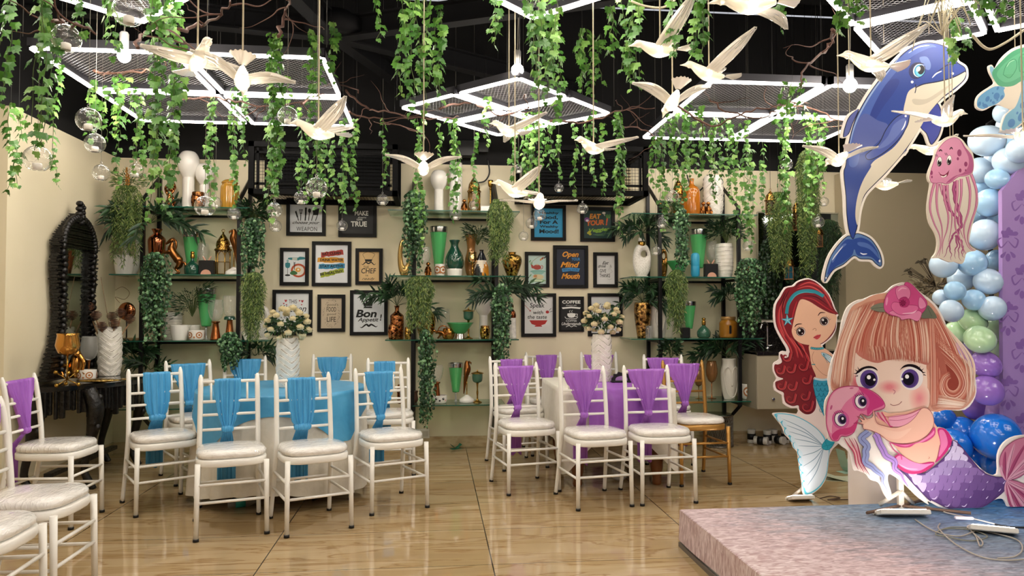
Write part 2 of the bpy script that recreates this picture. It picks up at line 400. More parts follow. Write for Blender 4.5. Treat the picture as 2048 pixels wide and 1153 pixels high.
# ---------- sink niche at right: mirror, ledge, counter, cabinet ----------
YS = 7.04
def rectY(x0, y0, x1, y1, Y): a = aty(x0, y0, Y); c = aty(x1, y1, Y); return (a.x+c.x)/2, (a.z+c.z)/2, c.x-a.x, a.z-c.z
cx, cz, w_, h_ = rectY(1514, 425, 1694, 640, YS)
t = thing('wall_mirror', 'large frameless wall mirror behind hanging greenery above the sink', 'mirror', (cx, YS, cz))
MB().box((0, .01, 0), (w_, .02, h_)).build('mirror_glass', C('#9fa8a0', .04, 1), t)
e_ = MB()
for s_ in (-1, 1): e_.box((s_*w_/2, -.004, 0), (.012, .02, h_)); e_.box((0, -.004, s_*h_/2), (w_, .02, .012))
e_.build('edge_trim', C('#a9a48f', .4), t)
cx, cz, w_, h_ = rectY(1514, 640, 1694, 646, 6.9); tag(MB().box((0, 0, 0), (w_, .22, .02)).build('wall_ledge', C('#d8d2c2', .3), loc=(cx, 6.95, cz)), 'pale stone ledge between mirror and sink', 'ledge')
cx, cz, w_, h_ = rectY(1512, 666, 1694, 702, 6.55)
t = thing('sink_counter', 'dark granite sink counter with grey cabinet doors and steel tap', 'sink counter', (cx, 6.75, 0))
granite = noisy('granite', [(.35, '#0b0b0c'), (.6, '#24211f'), (.8, '#4b443c')], 60, .12)
MB().box((0, .19, cz+.04), (w_, .02, h_+.12)).build('splashback', granite, t)
MB().box((0, -.02, cz-h_/2-.02), (w_, .4, .04), bev=.006).build('countertop', granite, t)
cab = C('#a59c87', .35)
z1 = aty(1600, 705, 6.53).z; z0 = aty(1600, 820, 6.53).z
MB().box((0, 0, (z1+z0)/2), (w_, .38, z1-z0-.01)).build('cabinet', C('#8f8775', .5), t)
for s_ in (-1, 1):
    d = MB().box((s_*w_/4, -.2, (z1+z0)/2), (w_/2-.006, .02, z1-z0-.012), bev=.004).build('door', cab, t)
    MB().lathe([(.012, 0), (.016, .01), (.012, .02)], (-w_*.33 if s_ < 0 else w_*.33, -.21, z0+.1), 14, M=Matrix.Rotation(pi/2, 4, 'X')).build('lock_knob', SILVER, d)
fx = aty(1535, 690, 6.75).x-cx; zb = cz-h_/2
p = MB(); p.tube(smoothpts([(fx, 0, zb), (fx, 0, zb+.2), (fx-.02, -.02, zb+.25), (fx-.07, -.05, zb+.25), (fx-.1, -.07, zb+.2)], 4, False), .011, 10)
p.tube([(fx, 0, zb+.04), (fx+.08, -.01, zb+.045)], .008, 8); p.lathe([(.024, 0), (.024, .03)], (fx, 0, zb), 14); p.build('tap', SILVER, t)
# ================= CHAIRS =================
def superell(hx, hy, n, z, cx=0, cy=0, p=3.2, wob=0, ph=0, back=1.0):
    out = []
    for k in range(n):
        a = 2*pi*k/n; c, s_ = cos(a), sin(a)
        x = hx*abs(c)**(2/p)*(1 if c >= 0 else -1); y = hy*abs(s_)**(2/p)*(1 if s_ >= 0 else -1)
        x *= 1-(1-back)*(y/hy+1)/2
        w_ = 1+wob*sin(5*a+ph)+wob*.6*sin(11*a+2*ph)
        out.append((cx+x*w_, cy+y*w_, z+wob*.1*sin(7*a+ph)))
    return out
vinyl = noisy('vinyl_cushion', [(.3, '#e9e6df'), (.7, '#f6f3ee')], 9, .1, stretch=(1, 3.0, 1), bump=1.0, distort=2.2, coat=.6)
def chair_proto(m):
    t = thing('banquet_chair', 'x', 'chair')
    for s in (-1, 1):
        l = MB().tube([(s*.19, -.185, 0), (s*.185, -.175, .43)], [.0135, .0155], 10).build('leg', m, t)
        MB().tube([(s*.19, -.185, 0), (s*.19, -.185, .016)], .0165, 10).build('foot_cap', BLACKM, l)
        l = MB().tube(smoothpts([(s*.185, .265, 0), (s*.176, .215, .25), (s*.17, .185, .44), (s*.168, .195, .62), (s*.166, .215, .78), (s*.165, .235, .88)], 4, False)+[(s*.165, .237, .9)], [.0135]*4+[.0155]*16+[.013, .006], 10).build('back_leg', m, t)
        MB().tube([(s*.185, .265, 0), (s*.185, .265, .016)], .0165, 10).build('foot_cap', BLACKM, l)
        for z in (.20, .30):
            k = (z/.44); MB().tube([(s*(.19-.003), -.183, z), (s*(.185-.012*k), .265-.08*k, z)], .0085, 8).build('side_stretcher', m, t)
    for z in (.21, .31): MB().tube([(-.187, -.182, z), (.187, -.182, z)], .0085, 8).build('front_stretcher', m, t)
    MB().tube([(-.18, .222, .24), (.18, .222, .24)], .0085, 8).build('back_stretcher', m, t)
    for z, y, r in ((.855, .229, .0105), (.735, .208, .0095), (.655, .199, .009), (.565, .192, .009)):
        MB().tube([(-.166, y, z), (.166, y, z)], r, 8).build('back_rail', m, t)
    for x in (-.105, -.05, .05, .105): MB().tube([(x, .208, .735), (x, .229, .855)], .007, 7).build('spindle', m, t)
    f = MB(); f.rings([superell(.2, .197, 28, .405, back=.9), superell(.204, .201, 28, .412, back=.9), superell(.204, .201, 28, .44, back=.9), superell(.198, .195, 28, .447, back=.9)])
    f.build('seat_frame', m, t)
    c = MB(); c.rings([superell(.185, .18, 40, .448, back=.92, wob=.004), superell(.2, .194, 40, .458, back=.92, wob=.008, ph=1), superell(.2, .194, 40, .476, back=.92, wob=.008, ph=2), superell(.188, .182, 40, .49, back=.92, wob=.006, ph=3), superell(.13, .12, 40, .497, back=.95), superell(.04, .04, 40, .499)])
    c.build('seat_cushion', vinyl, t)
    return t
white_p = chair_proto(C('#f3f1ea', .28, coat=.3)); gold_p = chair_proto(C('#b98a45', .32, .55, coat=.3))
def satin(name, a, b_): return noisy(name, [(.3, a), (.7, b_)], 9, .42, stretch=(4, 4, .5))
purple_s = satin('purple_satin', '#9a58bb', '#ab6ccb'); blue_s = satin('blue_satin', '#3d93c8', '#4da4d8')
def prof(z, tab):
    tab = [(a, b) for a, b in tab]
    for (z1, v1), (z0, v0) in zip(tab, tab[1:]):
        if z1 >= z >= z0: u = (z1-z)/(z1-z0); return v1+(v0-v1)*u
    return tab[-1][1] if z < tab[-1][0] else tab[0][1]
def sash(label, mat_, loc, rz, hwtab, seed, xoff=0, tail=(.45, .22, .055), twist=0):
    """folded satin runner pulled over the top rail and tied: > drape, knot, tail"""
    rnd = random.Random(seed); t = thing('chair_sash', label, 'sash', loc, rz)
    n = 120; ph = [rnd.uniform(0, 6.3) for _ in range(5)]; zk = hwtab[-1][0]
    yb = lambda z: .185+max(0, z-.44)**1.25*.125
    def ring(z, hw, ht, amp, cx):
        out = []
        for k in range(n):
            a = 2*pi*k/n; c, s_ = cos(a), sin(a); u = c
            pl = (sin(u*17+ph[0])*.45+sin(u*29+ph[1])*.4+sin(u*47+ph[2]+z*5)*.3)*amp
            out.append((cx+xoff+hw*c, yb(z)+(abs(s_)**.55)*(1 if s_ > 0 else -1)*ht+(pl if s_ < 0 else -pl*.5)*(1-abs(c)**6), z+.0015*sin(u*9+ph[3])*(1 if z > .8 else 0)))
        return out
    rs = [ring(.872, prof(.868, hwtab)*.99, .004, .001, 0)]
    NZ = 24
    for i in range(NZ+1):
        z = .868+(zk-.868)*i/NZ; q = i/NZ
        rs.append(ring(z, prof(z, hwtab), .019+.004*q, .006+.004*min(1, q*2), twist*q))
    MB().rings(rs).build('drape', mat_, t)
    kw = hwtab[-1][1]; kn = MB()
    kr = []
    for i in range(9):
        q = i/8; z = zk+.018-.05*q; s_ = sin(pi*q)**.6
        kr.append([(p[0]*1, p[1], p[2]) for p in ring(z, max(.012, kw*(.8+.35*s_)), .012+.022*s_, .003, twist)])
    kn.rings(kr).build('knot', mat_, t)
    tl = []; z1, z0, tw = tail
    for i in range(13):
        q = i/12; z = zk-.02+(z0-zk+.02)*q
        hw = kw*.8+(tw-kw*.8)*min(1, q*2.2)
        r_ = ring(z, hw, .007, .008*min(1, q*3), twist*(1-q*.5)); yo = (.262-yb(z))*min(1, q*4)*(1 if z < .56 else .6)
        tl.append([(x, y+yo, zz+(.012*sin(x*90+ph[4]) if i == 12 else 0)) for x, y, zz in r_])
    MB().rings(tl).build('tail', mat_, t)
    return t
V = [(.868, .143), (.80, .126), (.70, .075), (.62, .042), (.57, .026)]
Vn = [(.868, .105), (.80, .095), (.70, .07), (.62, .045), (.57, .028)]
ST = [(.868, .088), (.8, .088), (.68, .082), (.60, .065), (.575, .048)]
BN = [(.868, .078), (.8, .08), (.7, .07), (.62, .05), (.575, .032)]
BW = [(.868, .135), (.78, .12), (.68, .075), (.60, .045), (.57, .03)]
WC = 'chairs around the two dressed tables'
CH = [ # x, y, rot, sash colour, profile, xoff, chair description
 (-1.79, 5.15, 32, 'b', ST, .01, 'left of blue table, nearest black console'),
 (-1.83, 5.98, 33, 'b', BW, 0, 'directly behind the leftmost blue-sash chair'),
 (-1.20, 4.58, 18, 'b', BN, -.01, 'at blue table front, left of front pair'),
 (-1.58, 6.45, 14, 'b', BW, 0, 'behind blue table, left of its rose vase'),
 (-.735, 4.62, 24, 'b', ST, -.01, 'at blue table front, right of front pair'),
 (-.90, 6.65, 5, 'b', BW, 0, 'behind blue table, right of its rose vase'),
 (-.29, 5.03, 24, 'b', Vn, .0, 'at right end of blue table'),
 (-.36, 6.05, 5, 'b', ST, -.03, 'behind the right-end chair of blue table'),
 (.70, 6.2, 15, 'p', Vn, .03, 'behind purple table left corner, nearer the wall'),
 (.67, 5.41, 12, 'p', V, 0, 'at front left corner of purple table'),
 (1.05, 6.76, 4, 'p', Vn, .03, 'against wall, left of purple table rose vase'),
 (1.55, 6.74, -4, 'p', V, .0, 'against wall, behind purple table rose vase'),
 (1.085, 4.97, 10, 'p', V, 0, 'before purple table, left of front pair'),
 (1.55, 5.03, 5, 'p', V, 0, 'before purple table, right of front pair'),
 (2.0, 6.25, -10, 'p', V, .0, 'directly behind the gold chair'),
 (-2.31, 4.86, 88, 'p', V, 0, 'before the black console, farthest in left-edge row'),
 (-1.77, 3.52, 90, 'p', V, 0, 'second nearest in the left-edge row'),
 (-1.75, 3.03, 92, 'p', V, 0, 'nearest the viewer in the left-edge row'),
]
for i, (x, y, r, cc, tab, xo, d) in enumerate(CH):
    o = white_p if i == 0 else copy_tree(white_p)
    o.location = (x, y, 0); o.rotation_euler.z = radians(r); cn = 'blue' if cc == 'b' else 'purple'
    o['label'] = 'white banquet chair '+d; o['group'] = 'white banquet chairs'
    sash(f'{cn} satin sash tied on the chair '+d, blue_s if cc == 'b' else purple_s, (x, y, 0), radians(r), tab, i, xo, tail=(.45, .22 if cc == 'b' else .2, .055))
o = gold_p; o.location = (1.99, 5.52, 0); o.rotation_euler.z = radians(4)
o['label'] = 'gold banquet chair with white seat pad at the right end of the purple table'; o['category'] = 'chair'
sash('purple satin sash tied on the gold banquet chair', purple_s, (1.99, 5.52, 0), radians(4), V, 44)
# ================= TABLES =================
linen = noisy('white_linen', [(.3, '#ddd8ca'), (.7, '#e9e4d8')], 14, .75, bump=.25, distort=1)
tb = noisy('blue_cloth', [(.3, '#3f96c6'), (.7, '#54a8d6')], 8, .35, bump=.15, distort=1)
tp = noisy('purple_cloth', [(.3, '#9553b5'), (.7, '#a464c4')], 8, .38, bump=.1, distort=1)
def perim_round(r, n): return [(r*cos(2*pi*k/n), r*sin(2*pi*k/n), cos(2*pi*k/n), sin(2*pi*k/n)) for k in range(n)]
def perim_rect(hx, hy, n, rc=.03):
    pts = []; m = n//4
    cs = [(hx-rc, -hy+rc, -pi/2), (hx-rc, hy-rc, 0), (-hx+rc, hy-rc, pi/2), (-hx+rc, -hy+rc, pi)]
    for q in range(4):
        cx, cy, a0 = cs[q]; nx, ny, _ = cs[(q+1) % 4]
        for k in range(8): a = a0+pi/2*k/7; pts.append((cx+rc*cos(a), cy+rc*sin(a), cos(a), sin(a)))
        a = a0+pi/2; ex, ey = cx+rc*cos(a), cy+rc*sin(a); fx, fy = nx+rc*cos(a), ny+rc*sin(a)
        for k in range(1, m-8): u = k/(m-8); pts.append((ex+(fx-ex)*u, ey+(fy-ey)*u, cos(a), sin(a)))
    return pts
def cloth(per, ztop, hem, amp, freq, flare, lift=.0, seed=0, rows=12):
    rnd = random.Random(seed); p1, p2 = rnd.uniform(0, 6), rnd.uniform(0, 6); n = len(per); rs = []
    rs.append([(x*.02, y*.02, ztop+lift) for x, y, a, b_ in per]); rs.append([(x*.97, y*.97, ztop+lift) for x, y, a, b_ in per])
    for i in range(rows+1):
        q = i/rows; ring = []
        for k, (x, y, a, b_) in enumerate(per):
            th = 2*pi*k/n; h = hem(th, x, y); z = ztop+lift-(ztop-h)*q
            d = lift+.004+flare*q*(ztop-h)+amp*q**.7*(sin(freq*th+p1)+.5*sin(freq*1.7*th+p2+q))*(ztop-h)
            ring.append((x+a*d, y+b_*d, z))
        rs.append(ring)
    return MB().rings(rs, cap0=False, cap1=False)
# round table
TX, TY, TR, TZ = -1.08, 5.48, .57, .74
t = thing('round_table', 'round table hidden under white and blue cloths, left group', 'table', (TX, TY, 0))
MB().lathe([(.55, .705), (.57, .71), (.57, .728), (.56, .735)], seg=48).build('tabletop', C('#8a6a48', .5), t)
for a in range(4): MB().tube([(.06*cos(a*pi/2+.8), .06*sin(a*pi/2+.8), .7), (.38*cos(a*pi/2+.8), .38*sin(a*pi/2+.8), 0)], .018, 8).build('leg', BLACKM, t)
cl = cloth(perim_round(TR, 180), .738, lambda th, x, y: .09+.03*sin(3*th), .022, 21, .07, seed=3).build('tablecloth', linen, loc=(TX, TY, 0)); tag(cl, 'crumpled white floor-length cloth on the round table', 'tablecloth')
def hemb(th, x, y):
    R_ = min(.90, .70/max(abs(cos(th-.1)), abs(sin(th-.1)))); return .738-(R_-TR)*1.0
cl = cloth(perim_round(TR, 240), .738, hemb, .012, 17, .10, .008, 5).build('tablecloth', tb, loc=(TX, TY, 0)); tag(cl, 'blue square overlay draped on top of the round table', 'tablecloth')
# rectangular table
RX0, RX1, RY0, RY1, RZ = .93, 1.78, 5.33, 6.35, .715
rcx, rcy = (RX0+RX1)/2, (RY0+RY1)/2
t = thing('dining_table', 'wooden table with turned legs under cream and purple cloths', 'table', (rcx, rcy, 0))
MB().box((0, 0, RZ-.02), (RX1-RX0-.03, RY1-RY0-.03, .035), bev=.006).build('tabletop', C('#7a4c28', .45), t)
lw_ = noisy('turned_wood', [(.3, '#6e3f1e'), (.7, '#8a5429')], 8, .35, stretch=(1, 1, .3))
for sx in (-1, 1):
    for sy in (-1, 1):
        MB().lathe([(.03, 0), (.036, .02), (.03, .04), (.046, .12), (.05, .2), (.034, .25), (.05, .28), (.036, .33), (.04, .5), (.045, .55), (.045, RZ-.04)], (sx*.3, sy*.42, 0), 18).build('leg', lw_, t)
hx, hy = (RX1-RX0)/2, (RY1-RY0)/2
def hemr(th, x, y):
    c = max(0, 1-((hx-abs(x))+(hy-abs(y)))/.22); return RZ-.40-.22*c
cl = cloth(perim_rect(hx, hy, 200), RZ, hemr, .012, 15, .04, seed=9).build('tablecloth', linen, loc=(rcx, rcy, 0)); tag(cl, 'cream cloth on the rectangular table with long hanging corners', 'tablecloth')
ru = MB(); prf = []; xw = .30; vs = []; nx = 40
path = [(hy+.03, .40), (hy+.022, .6), (hy+.012, RZ+.004), (hy-.01, RZ+.012), (0, RZ+.012), (-hy+.01, RZ+.012), (-hy-.014, RZ+.004), (-hy-.03, .62), (-hy-.042, .5), (-hy-.05, .43)]
for (y, z) in path:
    for k in range(nx+1):
        u = k/nx*2-1; d = .006*sin(u*16)+.004*sin(u*31+1) if z < .7 else 0
        vs.append((.06+u*xw, y-d if y < 0 else y+d, z))
ru.add(vs, [(i*(nx+1)+k, i*(nx+1)+k+1, (i+1)*(nx+1)+k+1, (i+1)*(nx+1)+k) for i in range(len(path)-1) for k in range(nx)], 0, True)
tag(ru.build('table_runner', tp, loc=(rcx, rcy, 0)), 'wide purple runner across the rectangular table', 'table runner')
# black lacy headpiece
p = atz(1243, 765, RZ+.014); t = thing('carved_napkin_holder', 'black carved scroll holder standing on the purple runner', 'holder', p)
mb = MB(); A = smoothpts([(-.075, .0), (-.08, .03), (-.065, .045), (-.062, .065), (-.035, .065), (-.025, .082), (0, .075), (.025, .082), (.035, .065), (.062, .065), (.065, .045), (.08, .03), (.075, 0), (.055, 0), (.05, .03), (.03, .045), (0, .05), (-.03, .045), (-.05, .03), (-.055, 0)], 3)
for yy in (-.012, .012): mb.fill([(x, yy, z) for x, z in A])
n = len(A); mb.add([(x, -.012, z) for x, z in A]+[(x, .012, z) for x, z in A], [(i, (i+1) % n, n+(i+1) % n, n+i) for i in range(n)])
mb.build('carved_arch', BLACKM, t); MB().box((0, 0, .006), (.17, .05, .012), bev=.003).build('base', BLACKM, t)
# objects below tables
def bottle(loc, m, label, h=.2, r=.03, rz=0, lie=False, cap='#2a9d8f'):
    t = thing('water_bottle', label, 'bottle', loc, rz); M = Matrix.Translation((0, 0, r)) @ Matrix.Rotation(pi/2, 4, 'Y') if lie else None
    MB().lathe([(r*.8, 0), (r, .01), (r*.93, .05), (r, .06), (r, h*.65), (r*.4, h*.88), (r*.4, h*.92)], seg=16, M=M).build('body', m, t)
    MB().lathe([(r*1.01, h*.25), (r*1.01, h*.55)], seg=16, M=M).build('bottle_label', C(cap, .4), t)
    MB().lathe([(r*.45, h*.92), (r*.45, h)], seg=12, M=M).build('cap', C(cap, .4), t)
pp = atz(455, 1018, 0); bottle(pp, GLASS, 'clear plastic bottle with teal label lying on the floor under the blue table', lie=True, rz=.3)
def jar(loc, label, r=.06, h=.11, m=None):
    t = thing('glass_jar', label, 'jar', loc); MB().lathe([(r*.7, 0), (r, .02), (r, h*.6), (r*.8, h*.8), (r*.82, h)], seg=20, closed=False).build('body', m or GLASS, t)
    MB().lathe([(r*.65, .002), (r*.9, .02), (r*.9, .03)], seg=20).build('wax', C('#d8d8d8', .4), t); return t
jar(atz(1238, 960, 0), 'clear round glass jar on the floor under the purple table')
def paper(x, y, w_, d_, h, rz, label, col, z=0, fold=0):
    p = atz(x, y, z); mb = MB(); n = 6; vs = []
    for i in range(n+1):
        for k in range(3): u = i/n-.5; vs.append((u*w_, (k/2-.5)*d_, .003+fold*abs(u)**1.5+.006*math.sin(i*2.1+k)**2))
    mb.add(vs, [(i*3+k, i*3+k+1, i*3+k+4, i*3+k+3) for i in range(n) for k in range(2)]); mb.box((0, 0, .0012), (w_, d_, .002))
    tag(mb.build('paper_sheet', C(col, .6), loc=p, rz=rz), label, 'paper')
paper(1690, 960, .32, .16, .02, -.3, 'pale loose sheet lying on the floor behind the white plinth', '#b9bda2', fold=.1)
paper(1695, 945, .14, .1, .1, .2, 'folded pale-green card on the floor beside the white plinth', '#9fc0ad', fold=.5)
paper(912, 898, .1, .06, .01, .4, 'tiny green scrap of paper on the floor between the tables', '#2f7d62', fold=.1)
paper(498, 914, .1, .05, .01, -.4, 'teal paper scrap beneath the left blue-table chairs', '#3a7f8c', fold=.3)
paper(1125, 903, .07, .05, .01, .9, 'small dark green scrap near the purple table leg', '#2d6a56', fold=.2)
# spools / cups by the wall at right
SPG = 'white and black spools by the skirting'
for i, (x, y, lie, d) in enumerate([(1503, 886, 0, 'leftmost of the row'), (1519, 890, 1, 'lying on its side, leftmost'), (1535, 888, 0, 'third of the row, behind the one lying down'), (1547, 886, 0, 'just left of the middle'), (1560, 889, 1, 'lying on its side beside the mermaid tail'), (1571, 886, 0, 'standing close to the mermaid tail')]):
    p = atz(x, y, 0); t = thing('ribbon_spool', 'white black-banded spool by the wall, '+d, 'spool', p, i*.9, SPG)
    M = Matrix.Translation((0, 0, .04)) @ Matrix.Rotation(pi/2, 4, 'X') @ Matrix.Translation((0, 0, -.05)) if lie else None
    MB().lathe([(.038, 0), (.04, .01), (.036, .03), (.036, .1), (.04, .12), (.038, .13)], seg=20, M=M).build('core', C('#dcdad2', .5), t)
    MB().lathe([(.041, .035), (.041, .09)], seg=20, M=M).build('ribbon', BLACKM, t)
# lace stool / basket drum under right shelves
p = atz(1436, 892, 0); t = thing('metal_stool', 'round openwork silver stool beneath the right-hand shelves', 'stool', p)
R_ = .14; zt = aty(1436, 828, p.y).z
MB().lathe([(R_, zt-.02), (R_+.004, zt-.01), (R_, zt), (R_*.9, zt+.004)], seg=32).build('top', C('#8f8a80', .25, .9), t)
la = MB()
for k in range(40):
    for sg in (-1, 1):
        la.tube([(R_*cos(2*pi*(k+sg*q*4)/40), R_*sin(2*pi*(k+sg*q*4)/40), .01+(zt-.03)*q) for q in (0, .25, .5, .75, 1)], .003, 4, cap=False)
la.build('lattice', C('#8a857c', .3, .9), t); MB().lathe([(R_, 0), (R_+.006, .006), (R_, .014)], seg=32).build('base_ring', C('#8a857c', .3, .9), t)
# ================= STAGE =================
S0 = atz(1361, 1093, 0); SX, SYB = S0.x, S0.y
t = thing('stage_platform', 'low stage covered with a printed beach and sea sheet', 'platform', (SX, SYB, 0))
MB().box((1.75, -1.5, .095), (3.48, 2.98, .185)).build('platform_body', C('#c9c4bc', .6), t)
sm = bpy.data.materials.new('sea_print'); sm.use_nodes = True; N, L = nodes(sm); b = N['Principled BSDF']
tc = N.new('ShaderNodeTexCoord'); sp = N.new('ShaderNodeSeparateXYZ'); L.new(tc.outputs['Object'], sp.inputs[0])
mp = N.new('ShaderNodeMapping'); mp.inputs['Rotation'].default_value = (0, 0, .7); mp.inputs['Scale'].default_value = (1.2, 4, 1); L.new(tc.outputs['Object'], mp.inputs[0])
n1 = N.new('ShaderNodeTexNoise'); n1.inputs['Scale'].default_value = 5; n1.inputs['Detail'].default_value = 9; n1.inputs['Distortion'].default_value = .6; L.new(mp.outputs[0], n1.inputs[0])
n2 = N.new('ShaderNodeTexNoise'); n2.inputs['Scale'].default_value = 1.3; n2.inputs['Detail'].default_value = 3; L.new(tc.outputs['Object'], n2.inputs[0])
d = mth('ADD', mth('MULTIPLY', sp.outputs[0], .62), mth('MULTIPLY', sp.outputs[1], .34))
d = mth('ADD', d, mth('ADD', mth('MULTIPLY', n1.outputs[0], .55), mth('MULTIPLY', n2.outputs[0], .5)))
r = N.new('ShaderNodeValToRGB'); L.new(mth('MULTIPLY', d, .5), r.inputs[0]); el = r.color_ramp.elements
for _ in range(5): el.new(.5)
for e, (p_, h) in zip(el, [(.0, '#d2bdbb'), (.30, '#c3adb0'), (.42, '#9b9ba6'), (.54, '#8290a2'), (.70, '#5c7fa2'), (.84, '#2f6fae'), (1, '#2a6fb4')]): e.position = p_; e.color = lin(h)
n3 = N.new('ShaderNodeTexNoise'); n3.inputs['Scale'].default_value = 16; n3.inputs['Detail'].default_value = 6; n3.inputs['Distortion'].default_value = 1; L.new(mp.outputs[0], n3.inputs[0])
mx = N.new('ShaderNodeMix'); mx.data_type = 'RGBA'; mx.blend_type = 'OVERLAY'; mx.inputs[0].default_value = .38; L.new(r.outputs[0], mx.inputs[6])
r3 = N.new('ShaderNodeMapRange'); r3.inputs[1].default_value = .36; r3.inputs[2].default_value = .64; L.new(n3.outputs[0], r3.inputs[0]); L.new(r3.outputs[0], mx.inputs[7])
L.new(mx.outputs[2], b.inputs['Base Color']); b.inputs['Roughness'].default_value = .5; b.inputs['Specular IOR Level'].default_value = .3
sh = MB(); nn = 40
sh.box((1.75, -1.5, .194), (3.502, 3.002, .012), bev=.004)
vs = []
for k in range(nn+1):
    u = k/nn
    vs += [(-.004-.003*sin(u*30), -3.0*u, .198), (-.010-.006*sin(u*21), -3.0*u, .035+.006*sin(u*9))]
vs2 = [(0+3.5*k/nn, .004+.003*sin(k), .198) for k in range(nn+1)]; vs3 = [(3.5*k/nn, .008, .04) for k in range(nn+1)]
sh.add(vs, [(2*i, 2*i+1, 2*i+3, 2*i+2) for i in range(nn)], 0, True)
sh.add(vs2+vs3, [(i, i+1, nn+2+i, nn+1+i) for i in range(nn)])
sh.build('printed_sheet', sm, t)
MB().box((-.006, -1.5, .012), (.012, 3.0, .024)).build('base_batten', C('#6b6259', .6), t)
# ================= SHELF UNITS =================
LV = [2.195, 1.605, 1.03, .445]; YF = 6.70
sgl = glass('#cfe6d8', .06, 'shelf_glass', .8); sedge = C('#1f5a48', .15, 0, .6, emit=0)
steel = C('#111112', .4, .3)
def shelf_unit(label, xl, xr, ext):
    a = aty(xl, 600, YF).x; b_ = aty(xr, 600, YF).x; cx = (a+b_)/2
    t = thing('shelf_rack', label, 'shelf unit', (cx, (YF+WY)/2, 0)); yf, yb = YF-(YF+WY)/2, WY-.02-(YF+WY)/2
    for x in (a-cx, b_-cx):
        p = MB(); e = .032
        z0, z1, zt, zb = .40, 2.27, 2.52, .18
        p.box((x, yf, (z0+z1)/2), (e, e, z1-z0)); p.box((x, yb, (zb+zt)/2), (e, e, zt-zb))
        for (ya, za, yc, zc) in ((yf, z1, yb, zt), (yf, z0, yb, zb)): p.tube([(x, ya, za), (x, yc, zc)], .021, 4, smooth=False)
        for z in LV: p.box((x, (yf+yb)/2, z-.022), (e*.8, yb-yf, .025))
        p.build('side_frame', steel, t)
    for z in LV: MB().box((0, yb, z-.03), (b_-a, .02, .02)).build('cross_bar', steel, t)
    for z, (x0, x1) in zip(LV, ext):
        x0, x1 = aty(x0, 600, YF).x-cx, aty(x1, 600, YF).x-cx
        if x0+cx < LX+.01: x0 = LX+.01-cx
        g = MB().box(((x0+x1)/2, (yf-.02+yb)/2, z), (x1-x0, yb-yf+.02, .008)).build('glass_shelf', sgl, t)
        ed = MB().box(((x0+x1)/2, yf-.0315, z), (x1-x0, .003, .0095))
        for x in (x0, x1): ed.box((x, (yf+yb)/2, z), (.003, yb-yf, .0095))
        ed.build('glass_edge', sedge, g)
    return t
shelf_unit('left glass shelf rack on black steel frames beside the carved mirror', 284, 477, [(270, 500), (220, 500), (240, 540), (240, 500)])
shelf_unit('middle glass shelf rack on black steel frames between the picture groups', 826, 993, [(775, 1039), (780, 1051), (771, 1037), (826, 1010)])
shelf_unit('right glass shelf rack on black steel frames beside the sink', 1320, 1478, [(1262, 1514), (1260, 1500), (1260, 1521), (1290, 1521)])
GREENG = C('#58bd70', .12, 0, .6, coat=.6); DGREEN = C('#1d4a3a', .1, 0, .6, coat=.8); DGG = C('#4a7f68', .08, 0, .7, trans=.35, coat=.5)
PORC = C('#eeebe4', .12, coat=.6); MATW = C('#e6e1d6', .55); AMBER = C('#c98a2c', .08, 0, .6, trans=.45, coat=.5)
def hammered(name, a, b_, sc, st=.6): 
    m = noisy(name, [(.4, a), (.55, b_)], sc, .25, bump=st, metal=1); return m
COPF = hammered('copper_leafwork', '#2a1408', '#c98350', 45); GOLDF = hammered('gold_filigree', '#3a260c', '#d8ae5a', 42); BRZ = hammered('cast_bronze', '#6a4120', '#b57a40', 18, .3)
class P_: pass
def place(px, lev, Y=6.88): z = LV[lev]+.0045 if isinstance(lev, int) else lev; p = aty(px, 600, Y); return Vector((p.x, Y, z))
def dims(px, lev, ytop, wpx, Y=6.88): p = place(px, lev, Y); return aty(px, ytop, Y).z-p.z, wpx*Y/FPX*1.0
def ware(name, label, cat, px, lev, ytop, wpx, parts, Y=6.88, group=None, seg=28, rz=0):
    """turned ware: parts = (name, profile[(r,z)] normalised, material[, ribs, nribs]); first part's mesh may hold the rest"""
    h, w_ = dims(px, lev, ytop, wpx, Y); t = thing(name, label, cat, place(px, lev, Y), rz, group)
    for q in parts:
        rib, rn = (q[3], q[4]) if len(q) > 3 else (0, 0)
        MB().lathe([(r*w_/2, z*h) for r, z in smoothpts(q[1], 3, False)], seg=seg if not rn else max(seg, rn*4), rib=rib, ribn=rn).build(q[0], q[2], t)
    t['_h'] = h; t['_w'] = w_; return t
def hollow(pr, th=.08):
    """outer profile + inner wall back down"""
    return pr+[(max(.02, r-th), z) for r, z in reversed(pr) if z > .06]+[(.02, .08)]
# --- green tapered vases with mirrored rim ---
def green_vase(px, lev, ytop, wpx, ybody, label, foot):
    zf = foot
    P = [('body', [(.42, zf), (.5, zf+.01), (.72, zf+(1-zf)*.4), (.9, zf+(1-zf)*.75), (.97, .9)], GREENG), ('silver_rim', [(.97, .895), (1.0, .9), (1.02, 1.0), (.97, 1.0), (.94, .92), (.3, .91)], SILVER)]
    if zf > .06: P += [('glass_stem', [(.3, 0), (.3, .01), (.12, .03), (.12, zf)], C('#cfd2d0', .1, .5))]
    return ware('tapered_vase', label, 'vase', px, lev, ytop, wpx, P, group='green vases with silver rims', Y=6.93)
green_vase(382, 1, 466, 33, 0, 'bright green tapered vase with silver rim, on the left rack beside the horse', .22)
green_vase(413, 2, 578, 37, 0, 'bright green tapered vase on a stem behind copper candleholder, left rack', .27)
green_vase(877, 1, 455, 35, 0, 'bright green vase with silver rim standing above the owl cup, middle rack', .22)
green_vase(912, 3, 727, 29, 0, 'bright green stemmed vase on the lowest shelf of the middle rack', .26)
green_vase(1398, 1, 460, 37, 0, 'pale green tapered vase behind the blue capsule vase, right rack', .22)
